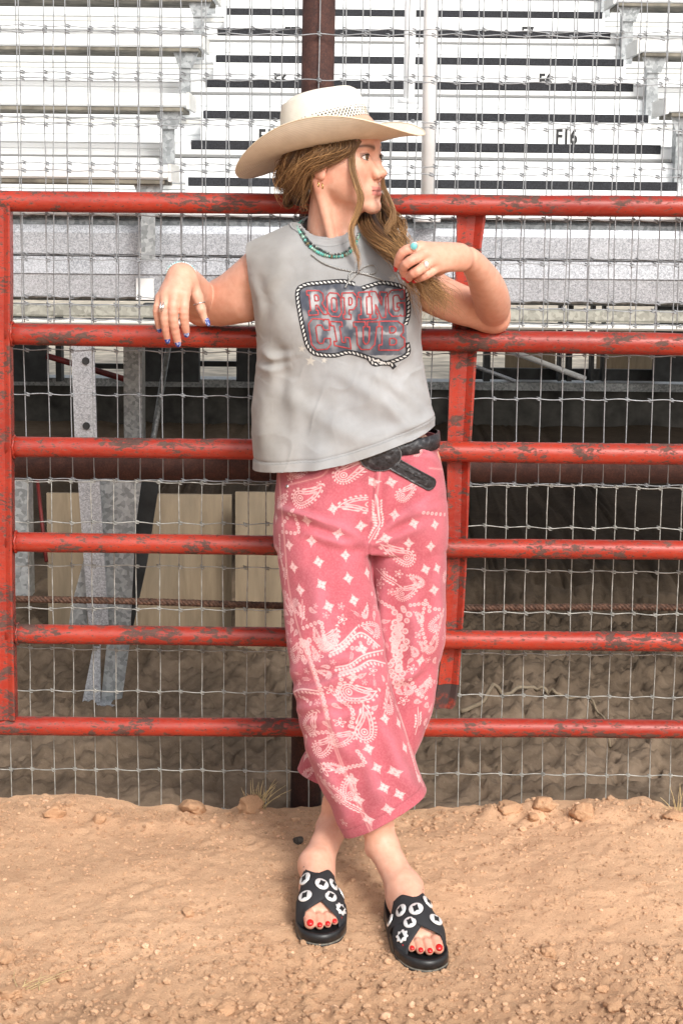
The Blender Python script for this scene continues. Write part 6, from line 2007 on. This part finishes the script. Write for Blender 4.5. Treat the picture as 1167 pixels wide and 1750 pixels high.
for ft in FEET:
    w_ = ft['to_w']
    mb = MB(); n_ = len(out); cen = np.array((0.0, 0.125))
    rim = lambda y: .0275 + .006 * sstep(.06, -.01, y) + .002 * sstep(.2, .26, y)
    lay = [(.955, 0.000), (1.0, .003), (1.0, .0105), (.985, .0118), (.985, .0132), (1.0, .0145), (1.0, .024), (.985, .030), (.955, .032), (.92, .030), (.87, .026), (.5, .0255), (.08, .0258)]
    vv = []
    for (s_, z_) in lay:
        for (x, y) in out:
            q = cen + (np.array((x, y)) - cen) * (s_ if s_ > .9 else s_)
            zz_ = z_ * (rim(y) / .0285) if z_ > .02 else z_
            vv.append(w_((q[0], q[1], zz_)))
    ff = [(j * n_ + i, j * n_ + (i + 1) % n_, (j + 1) * n_ + (i + 1) % n_, (j + 1) * n_ + i) for j in range(len(lay) - 1) for i in range(n_)] + [tuple((len(lay) - 1) * n_ + i for i in range(n_)), tuple(range(n_))[::-1]]
    mi = [1 if 2 <= j <= 3 else 0 for j in range(len(lay) - 1) for i in range(n_)] + [0, 0]
    mb.add(vv, ff); mb.m = mi
    sandal = mb.build('sandal', [M['rubber'], M['sole_edge']], person)
    tr = bvh(ft['v'], ft['f'])
    def top(x, y):
        h_ = tr.ray_cast(Vector((x, y, .30)), Vector((0, 0, -1)), .3)
        return min(h_[0].z, .090 - .16 * max(0, y - .11)) if h_[0] is not None else .022
    def strap(p0, p1, p2, width, lift):
        nt, ns = 34, 11
        cl = spline([(*p0, 0), (*p1, 0), (*p2, 0)], nt)[:, :2]
        tg = np.gradient(cl, axis=0); tg /= np.linalg.norm(tg, axis=1)[:, None]; nr = np.stack([-tg[:, 1], tg[:, 0]], -1)
        G = np.zeros((ns, nt, 3))
        for j in range(ns):
            s_ = (j / (ns - 1) - .5) * width
            xy = cl + nr * s_
            zz_ = np.array([max(top(*q), top(q[0], q[1] + .006), top(q[0], q[1] - .006)) for q in xy]) + .0012
            zz_[0] = zz_[-1] = .012
            # pull taut: upper hull along the strap
            d_ = np.concatenate([[0], np.cumsum(np.linalg.norm(np.diff(xy, axis=0), axis=1))])
            hull = []
            for i in range(nt):
                while len(hull) >= 2 and (zz_[hull[-1]] - zz_[hull[-2]]) * (d_[i] - d_[hull[-2]]) <= (zz_[i] - zz_[hull[-2]]) * (d_[hull[-1]] - d_[hull[-2]]): hull.pop()
                hull.append(i)
            zz_ = np.interp(d_, d_[hull], zz_[hull])
            mx = np.interp(xy[:, 1], [q[0] for q in MEDX], [q[1] for q in MEDX]) - .002
            lx = np.interp(xy[:, 1], [q[0] for q in LATX][::-1], [q[1] for q in LATX][::-1]) + .002
            xy = xy.copy(); xy[:, 0] = np.clip(xy[:, 0], lx, mx)
            G[j, :, :2] = xy; G[j, :, 2] = zz_
        for _ in range(6):
            G[1:-1, 1:-1, 2] = np.maximum(G[1:-1, 1:-1, 2] * .6, (G[:-2, 1:-1, 2] + G[2:, 1:-1, 2] + G[1:-1, :-2, 2] + G[1:-1, 2:, 2] + 2 * G[1:-1, 1:-1, 2]) / 6)
        G[:, :, 2] += lift
        nrm = np.cross(np.gradient(G, axis=1), np.gradient(G, axis=0)); nrm /= np.linalg.norm(nrm, axis=2)[:, :, None] + 1e-12
        nrm[nrm[:, :, 2] < -0.2] *= -1
        if nrm[:, :, 2].mean() < 0: nrm = -nrm
        O_ = G + nrm * .0030
        O_[0] = G[0] + nrm[0] * .0015; O_[-1] = G[-1] + nrm[-1] * .0015
        v = np.vstack([G.reshape(-1, 3), O_.reshape(-1, 3)]); k_ = ns * nt
        f = []
        for j in range(ns - 1):
            for i in range(nt - 1):
                a = j * nt + i
                f.append((a, a + nt, a + nt + 1, a + 1)); f.append((k_ + a, k_ + a + 1, k_ + a + nt + 1, k_ + a + nt))
        for i in range(nt - 1):
            f.append((i, i + 1, k_ + i + 1, k_ + i)); a = (ns - 1) * nt + i; f.append((a, k_ + a, k_ + a + 1, a + 1))
        st = MB(); st.add(w_(v), f); st.build('strap', M['strap'], sandal)
        return O_, nrm
    GB, NBm = strap((.052, .098), (.002, .146), (-.056, .204), .058, 0.0005)
    GA, NA = strap((-.054, .112), (-.002, .153), (.056, .197), .058, 0.0040)
    def at(G, N, t_, s_):
        j = int(round((s_ + .5) * (G.shape[0] - 1))); x = t_ * (G.shape[1] - 1); i = int(x); i2 = min(i + 1, G.shape[1] - 1)
        return G[j, i] + (G[j, i2] - G[j, i]) * (x - i), N[j, i]
    spots = [(GA, NA, .10, 0, .0135, 0), (GA, NA, .27, 0, .0140, 0), (GA, NA, .50, .02, .0150, 0), (GA, NA, .79, 0, .0150, 0), (GB, NBm, .25, 0, .0150, 0), (GB, NBm, .08, 0, .0135, 0), (GB, NBm, .72, -.08, .0135, 0), (GB, NBm, .88, -.05, .0130, 1)]
    for (G, N, t_, s_, r, ptd) in spots:
        c, nn = at(G, N, t_, s_)
        Rm = ft['R']
        mbc, slot = concho(w_(c + nn * .0012), Rm @ nn, Rm @ np.array((0.12, 1.0, 0)), r, bool(ptd))
        o = mbc.build('concho', M['concho'], sandal)
        # a sandal part's own dark slot rides on it as a second material
        me_ = o.data; me_.materials.append(M['ink'])
        b0 = len(me_.vertices)
        bmm = bmesh.new(); bmm.from_mesh(me_)
        vs = [bmm.verts.new(q) for q in slot.v[0]]
        for q in slot.f:
            fc = bmm.faces.new([vs[i] for i in q]); fc.material_index = 1
        bmm.to_mesh(me_); bmm.free()

# ------------------------------------------------------------------ hat (head millimetres, tipped back)
t = NT('cream_straw')
co = t.coord(); n1 = t.noise(co, 40, 4); n2 = t.noise(t.coord('Object', (1, 1, 1)), 700, 2)
c = t.mix(1.0, t.vcol(), t.ramp(n1, [(0.3, (0.93, 0.92, 0.90)), (0.7, (1.04, 1.04, 1.04))]), 'MULTIPLY')
t.base(c).set(Roughness=0.7); t.b.inputs['Specular IOR Level'].default_value = 0.25
t.bump(n2, 0.35, 0.0008)
M['straw_hat'] = t.m
TH = math.radians(6.8)
def hat2w(p):
    p = np.asarray(p, float)
    x, y, z = p[:, 0], p[:, 1], p[:, 2]
    return h2w(np.stack([x, -25 + y * math.cos(TH) - z * math.sin(TH), 25 + y * math.sin(TH) + z * math.cos(TH)], -1))
NPH = 200
PHI = np.arange(NPH) * 2 * math.pi / NPH                      # 0 at the front
sn, cs_ = np.sin(PHI), np.cos(PHI)
def brim_pt(s_, below=0.0):
    a = 86 + 88 * s_ * (1 - .18 * s_ * 1.0); b = 104 + 109 * s_
    x = a * sn; y = b * cs_
    z = sn ** 2 * (1 + .55 * cs_) * (9 * s_ + 37 * s_ ** 2.0) - cs_ ** 2 * (5 * s_ + 9 * s_ ** 2) - np.where(cs_ < 0, cs_ ** 2 * 12 * s_ ** 1.5, 0) + np.where(cs_ > 0, cs_ ** 4 * 3 * s_, 0)
    return np.stack([x, y, z - below], -1)
rows = []
ns = 46
for k in range(ns + 1):                                       # top side of the brim, edge inwards
    s_ = 1 - k / ns
    q = brim_pt(s_); q[:, 2] += 1.0 + .28 * math.cos(k * 2 * math.pi / 2.0)
    rows.append(q)
CR = 118.0
ridge = .25
for k in range(1, 60):                                        # crown
    z = CR * .88 * k / 59
    u = z / (CR * .88)
    sa = 1 - .13 * u ** 1.2 - .05 * u ** 6
    pin = 1 - .10 * u ** 2 * np.exp(-((np.abs(PHI - math.pi) - math.pi + .75) / .35) ** 2)
    q = np.stack([86 * sa * sn * pin, 105 * sa * cs_ * pin - 2 * u, np.full(NPH, z)], -1)
    q[:, :2] *= 1 + ridge / 100 * math.cos(k * math.pi)
    rows.append(q)
last = rows[-1].copy()
for k in range(1, 26):                                        # rounded shoulder, then the centre crease
    u = k / 25
    r_ = 1 - .99 * u
    q = last.copy(); q[:, :2] *= r_
    edge = CR * .12 * math.sin(min(1, u * 3.2) * math.pi / 2)
    dip = 22 * sstep(.22, 1.0, u)
    q[:, 2] = CR * .88 + edge - dip * (1 - .5 * (np.abs(q[:, 0]) / 60) ** 2) + 4 * q[:, 1] / 100
    rows.append(q)
hv_ = np.vstack(rows); nr_ = len(rows)
ff = [(j * NPH + i, j * NPH + (i + 1) % NPH, (j + 1) * NPH + (i + 1) % NPH, (j + 1) * NPH + i) for j in range(nr_ - 1) for i in range(NPH)] + [tuple((nr_ - 1) * NPH + i for i in range(NPH))]
cc = np.tile(np.array((0.88, 0.83, 0.72)), (len(hv_), 1))
for k in range(ns + 1): cc[k * NPH:(k + 1) * NPH] *= (1.0 if k % 2 else .92)
for k in range(ns + 1, ns + 60): cc[k * NPH:(k + 1) * NPH] *= (1.0 if k % 2 else .95)
mb = MB(); mb.add(hat2w(hv_), ff, 0, cc)
hat = mb.build('hat', M['straw_hat'], person)
rows = []; cc = []
for k in range(ns + 1):                                       # underside
    s_ = k / ns
    q = brim_pt(s_, 1.2); q[:, 2] += .28 * math.cos(k * math.pi)
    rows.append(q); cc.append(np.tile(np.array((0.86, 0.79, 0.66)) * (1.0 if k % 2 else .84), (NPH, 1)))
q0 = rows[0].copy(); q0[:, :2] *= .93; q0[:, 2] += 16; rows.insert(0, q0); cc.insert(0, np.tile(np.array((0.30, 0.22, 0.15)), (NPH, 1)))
mb = MB(); nr_ = len(rows)
ff = [(j * NPH + i, (j + 1) * NPH + i, (j + 1) * NPH + (i + 1) % NPH, j * NPH + (i + 1) % NPH)[::-1] for j in range(nr_ - 1) for i in range(NPH)]
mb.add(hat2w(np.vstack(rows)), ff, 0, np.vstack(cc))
mb.build('brim_underside', M['straw_hat'], hat)
e_ = hat2w(brim_pt(1.0)); e_ = np.vstack([e_, e_[:1]])
mb = MB(); mb.tube(e_, .0017, 8, False, 0, (0.78, 0.68, 0.52)); mb.build('brim_edge', M['straw_hat'], hat)
mb = MB()                                                     # open-weave diamonds round the crown
for row in range(6):
    for i in range(74):
        ph = (i + .5 * (row % 2)) * 2 * math.pi / 74
        z = 36 + 12 * math.cos(ph) + row * 5.2
        if (i * 7 + row * 3) % 11 == 0: continue
        u = z / (CR * .88); sa = 1 - .13 * u ** 1.2 - .05 * u ** 6
        def cp(dp, dz): 
            return (86 * sa * math.sin(ph + dp) * 1.006, 105 * sa * math.cos(ph + dp) * 1.006 - 2 * u, z + dz)
        big = 1.0 if 1 <= row <= 4 else .7
        mb.add(hat2w(np.array([cp(-.022 * big, .4), cp(0.004, -2.9 * big), cp(.022 * big, -.4), cp(-.004, 2.9 * big)])), [(0, 1, 2, 3)], 0, (.05, .035, .025))
tag(mb.build('vent_holes', M['hair'], hat, smooth=False), kind='stuff')

# ------------------------------------------------------------------ jewellery
def torus(c, n, R, r, seg=28, mi=0, col=None, mb=None):
    n = n / np.linalg.norm(n); a = np.cross(n, (0.3, 0.2, 1.0)); a /= np.linalg.norm(a); b = np.cross(n, a)
    th = np.linspace(0, 2 * math.pi, seg + 1)
    mb = mb or MB(); mb.tube(c + R * (np.cos(th)[:, None] * a + np.sin(th)[:, None] * b), r, 7, False, mi, col)
    return mb
M['beads'] = m_vc('stone_beads', 0.3)
def bead_string(pts, r, cols, name, seed):
    q = spline(pts, 400); s_ = np.concatenate([[0], np.cumsum(np.linalg.norm(np.diff(q, axis=0), axis=1))])
    rr = np.random.RandomState(seed); mb = MB(); t_ = 0
    while t_ < s_[-1]:
        k = r * rr.uniform(.8, 1.15)
        c = np.array([np.interp(t_, s_, q[:, i]) for i in range(3)])
        d = np.array([np.interp(t_ + .002, s_, q[:, i]) for i in range(3)]) - c; d /= np.linalg.norm(d) + 1e-9
        a = np.cross(d, (0, 1, .1)); a /= np.linalg.norm(a)
        mb.ellipsoid(c, (k * .62, k, k), 8, 6, np.stack([d, a, np.cross(d, a)], -1), 0, np.array(cols[rr.randint(len(cols))]) * rr.uniform(.8, 1.2))
        t_ += k * 1.28
    o = mb.build(name, M['beads'], person); tag(o, kind='stuff'); return o
def lay(pts, off):
    out_ = []
    for (x, y, dflt) in pts:
        h_ = on_top(x, y, off)
        out_.append(h_[0] if h_ is not None and dflt is None else A(x, y, dflt if dflt is not None else -.2))
    return out_
TQ = [(.10, .42, .36), (.16, .50, .45), (.07, .33, .30), (.22, .40, .30), (.20, .16, .09), (.35, .52, .45), (.06, .10, .09)]
bead_string(lay([(519, 376, -.07), (509, 384, -.14), (510, 392, -.172), (516, 404, None), (528, 421, None), (546, 434, None), (566, 440, None), (588, 438, None), (604, 426, None), (611, 408, None), (614, 396, -.16), (608, 384, -.09)], .0035), .0038, TQ, 'turquoise_necklace', 2)
bead_string(lay([(521, 376, -.07), (513, 386, -.155), (519, 400, None), (532, 415, None), (548, 428, None), (568, 436, None), (590, 432, None), (603, 418, None), (609, 402, None), (610, 392, -.14)], .004), .0028, [(.10, .10, .10), (.35, .34, .32), (.04, .04, .045), (.10, .16, .14)], 'dark_bead_necklace', 4)
def cord(pts, name):
    q = spline(lay(pts, .0032), 160); q = np.array(q)
    k = np.arange(160); col = np.where(((k // 2) % 2 == 0)[:, None], (.55, .55, .53), (.03, .03, .035))
    return q, col
mb = MB()
for pts in ([(532, 436, None), (550, 449, None), (575, 459, None), (608, 466, None)], [(613, 420, None), (613, 440, None), (611, 466, None)], [(609, 466, None), (624, 456, None), (638, 454, None), (643, 461, None), (636, 469, None), (611, 467, None)], [(612, 467, None), (632, 472, None), (656, 481, None)],
            [(612, 465, None), (601, 466, None), (596, 473, None), (598, 480, None), (604, 474, None), (611, 466, None)], [(606, 468, None), (598, 478, None), (590, 492, None)]):
    q, col = cord(pts, 'cord'); mb.tube(q, .0017, 6, True, 0, col)
h_ = on_shirt(611, 466, .004)
mb.ellipsoid(h_[0], (.0045, .0035, .0045), 10, 8, None, 0, (.2, .2, .2))
tag(mb.build('cord_bow_necklace', M['beads'], person), kind='stuff')
# earrings: two small hoops in the near ear
for (px_, py_, yy) in ((544, 315, -.215), (551, 318, -.222)):
    torus(A(px_, py_, yy - .006), np.array((.95, .25, 0.1)), .0058, .0010, 24).build('earring', M['gold'], person)
# rings and bracelet
def ring_on(p0, p1, u, r, mat, name):
    a, b = A(*p0), A(*p1); return torus(a + (b - a) * u, b - a, r, .0012, 28)
o = ring_on(FING_L['index'][0], FING_L['index'][1], .42, .0108, 0, 0).build('turquoise_ring', M['silver'], person)
c = A(707, 420.5, -.380)
mb = MB(); mb.ellipsoid(c, (.0072, .0035, .0078), 16, 10, None, 0, (.16, .50, .52)); mb.build('ring_stone', M['beads'], o)
mb = torus(c + np.array((0, -.0005, 0)), np.array((0, 1.0, .1)), .0076, .0012); mb.build('bezel', M['silver'], o)
o = ring_on(FING_L['ring'][0], FING_L['ring'][1], .38, .0108, 0, 0).build('silver_ring', M['silver'], person)
c = A(728, 452, -.379); mb = MB(); mb.ellipsoid(c, (.0052, .004, .0068), 12, 8); mb.build('ring_stone', M['concho'], o)
o = ring_on(FING_R['ring'][0], FING_R['ring'][1], .80, .0105, 0, 0).build('feather_ring', M['silver'], person)
for dx in (-4.5, 0):
    c0, c1 = A(280 + dx, 516, -.313), A(277 + dx, 533, -.318); mb = MB(); mb.tube([c0, (c0 + c1) / 2 + (0.001, -.001, 0), c1], [.0008, .0030, .0008], 8); mb.build('feather', M['silver'], o)
torus(A(341, 519, -.2545), A(344, 528, -.255) - A(338, 508, -.252), .0118, .0013).build('thumb_ring', M['silver'], person)
wn_ = A(306, 478, -.255) - A(322, 486, -.165)
wd = A(311, 466, -.238); wb = A(*[300, 490, -.262]) - wd
axb = np.array((0.02, -.55, .10)); 
th = np.linspace(0, 2 * math.pi, 60)
na = np.cross(axb, (1, 0, 0)); na /= np.linalg.norm(na)
pts = wd + np.array((-.001, 0.004, -.004)) + .0305 * np.cos(th)[:, None] * np.array((1, 0.05, -.06)) + .0260 * np.sin(th)[:, None] * np.array((0, .30, .95))
tag(bead_string(pts, .0036, [(.50, .74, .74), (.62, .80, .80), (.40, .68, .70)], 'bracelet', 6), None)

# ------------------------------------------------------------------ hair
HA = MB()
BROWN, DARK, HONEY = np.array((.12, .062, .032)), np.array((.06, .032, .019)), np.array((.50, .285, .12))
def strands(guide, n, rad, seed, wave=.004, freq=3.0, light=.3, th=.0008, length=(0.85, 1.0), npt=26, fly=.0, flat=1.0):
    rr = np.random.RandomState(seed)
    G = spline(guide, npt); tg = np.gradient(G, axis=0); tg /= np.linalg.norm(tg, axis=1)[:, None]
    a = np.cross(tg, (0.1, 1.0, .15)); a /= np.linalg.norm(a, axis=1)[:, None] + 1e-9; b = np.cross(tg, a)
    t_ = np.linspace(0, 1, npt); R_ = np.interp(t_, np.linspace(0, 1, len(rad)), rad)
    for k in range(n):
        u, w = rr.normal(size=2) * .5; u, w = np.clip(u, -1.2, 1.2), np.clip(w, -1.2, 1.2)
        ph = seed * 1.7 + rr.uniform(-.7, .7) + (0 if rr.rand() < .75 else rr.uniform(0, 6))
        am = wave * rr.uniform(.5, 1.3)
        off = (u * R_ + am * np.sin(2 * math.pi * freq * t_ + ph) * (0.25 + t_))[:, None] * a + (w * R_ * flat + am * .7 * np.cos(2 * math.pi * freq * t_ + ph) * (.25 + t_))[:, None] * b
        p = G + off
        if fly: p = p + (rr.normal(size=3) * fly * (1 if rr.rand() < .8 else 2.2))[None] * (t_ ** 2)[:, None]
        m_ = max(6, int(npt * rr.uniform(*length)))
        p = p[:m_]
        l = np.clip(light + rr.normal() * .22, 0, 1)
        c0 = BROWN * (1 - l) + HONEY * l
        sh = rr.uniform(.7, 1.25)
        cols = np.array([(DARK * (1 - q) + c0 * q) * sh for q in np.clip(.35 + t_[:m_] * 1.1, 0, 1)])
        HA.tube(p, th * rr.uniform(.6, 1.4) * (1 - .75 * np.linspace(0, 1, m_) ** 3), 4, True, 0, cols)
H = lambda *q: h2w(np.array(q, float))
# solid underlayers
def blob(c, r, col, mb=HA):
    mb.ellipsoid(h2w(c), np.array(r) * HS, 28, 20, HR, 0, col)
blob((-4, -58, -8), (67, 58, 52), DARK * .9)
blob((0, -100, -58), (30, 22, 34), DARK * .9)
roots = [(-61, 62, 20), (-67, 46, 20), (-71, 28, 24), (-74, 10, 26), (-76, -12, 24), (-74, -36, 22), (-66, -60, 20), (-52, -82, 17), (-34, -98, 14), (-10, -108, 12)]
for k, r_ in enumerate(roots):
    r_ = np.array(r_, float)
    over = np.array((-82, -14 - k * 7.0, -13 + k * .6)) if k < 5 else np.array((r_[0] * 1.12, r_[1] * 1.14 - 4, -12))
    endp = np.array((-30 + k * 2.2, -104 - 6 * math.sin(k), -62 - 3.0 * (k % 4)))
    if k < 5: g = [H(r_[0] * .93, r_[1] * .93, r_[2] + 24), H(*r_), H(r_[0] - 6 - k, r_[1] * .62 + 2, r_[2] - 13), H(*over), H(-72 + k * 2, -62, -34 - 3 * k), H(*endp)]
    else: g = [H(r_[0] * .93, r_[1] * .93, r_[2] + 24), H(*r_), H(*over), H(*(over * .5 + endp * .5 + np.array((-8, -10, 0)))), H(*endp)]
    strands(g, 120, [.008, .011, .011, .012], 60 + k, .0030, 1.6, .30 if k < 5 else .20, .00058, fly=.005)
    strands(g, 22, [.009, .014, .015, .017], 160 + k, .0055, 1.9, .75, .0005, fly=.012)
for k in range(26):                                           # the loose knot at the nape
    rr = np.random.RandomState(200 + k); a0 = rr.uniform(0, 6.28)
    g = [H(-6 + 30 * math.cos(a0 + q) * .9, -102 + 24 * math.sin(a0 + q) * .5 - 8, -58 + 30 * math.sin(a0 + q * 1.1)) for q in np.linspace(0, 3.4, 6)]
    strands(g, 12, [.004, .006, .004], 300 + k, .0015, 2, .2, .0008)
# wisps below the ear
strands([H(-72, -22, -30), H(-66, -44, -62), H(-52, -62, -92), H(-48, -66, -112)], 16, [.004, .006, .005], 91, .003, 2, .4, .0006, fly=.006)
# the thick fall of hair brought forward over her left shoulder
fall = [A(622, 318, -.035), A(634, 352, -.065), A(640, 386, -.160), A(664, 418, -.272), A(690, 447, -.322), A(716, 474, -.315), A(738, 502, -.300), (A(748, 530, -.290))]
for k in range(9):
    a = k / 9 * 2 * math.pi
    o_ = np.array((math.cos(a) * .017, math.sin(a) * .010, math.sin(a * 2) * .004))
    sc_ = [1.2, 1.35, 1.3, 1.0, .45, .8, 1.25, 1.7]
    strands([p + o_ * s_ for p, s_ in zip(fall, sc_)], 95, [.011, .014, .014, .010, .004, .010, .013, .013], 400 + k, .0075, 3.1, .40 + .36 * (k % 3) / 2, .00058, (.70, 1.0), 44, .014)
HA.tube(spline(fall[:6], 30), np.interp(np.linspace(0, 1, 30), [0, .2, .5, .8, 1], [.014, .019, .018, .007, .006]), 10, True, 0, DARK)
for k in range(5):                                            # side curls of the fall
    strands([A(650, 345, -.11), A(668 + 3 * k, 372, -.19), A(672 + 5 * k, 398, -.245), A(684 + 3 * k, 425, -.285), A(694, 447, -.31)], 28, [.003, .006, .006, .003], 500 + k, .007, 2.6, .62, .0005, fly=.004)
for k in range(8):                                            # loose ends under the hand
    strands([A(706, 464, -.318), A(724 + 3 * k, 484, -.312), A(730 + 4 * k, 510, -.302), A(736 + 5 * k, 528 + 4 * (k % 3), -.295)], 16, [.003, .005, .006], 540 + k, .006, 1.8, .70, .00042, (.7, 1.0), 28, .012)
# the two face framing locks
lock1 = [H(-52, 78, 34), A(603, 262, -.228), A(603, 285, -.240), A(609, 312, -.247), A(616, 338, -.250), A(612, 362, -.252), A(603, 388, -.256), A(604, 412, -.262), A(611, 440, -.268), A(613, 470, -.272)]
strands(lock1, 80, [.003, .0045, .0055, .006, .006, .005, .0045, .004, .003, .0015], 600, .0022, 2.0, .78, .00048, (.8, 1.0), 44, .002, .6)
strands(lock1[:7], 30, [.003, .005, .006, .006, .006, .005, .004], 601, .0030, 2.4, .6, .00045, (.75, 1.0), 36, .004, .6)
lock2 = [H(38, 82, -30), A(654, 318, -.225), A(663, 338, -.235), A(672, 358, -.240), A(670, 376, -.245), A(660, 394, -.252), A(664, 416, -.270)]
strands(lock2, 75, [.003, .004, .0048, .005, .0048, .004, .003], 610, .0024, 1.5, .70, .00048, (.8, 1.0), 34, .003, .7)
hair = HA.build('hair', M['hair'], person)
tag(hair, kind='stuff')
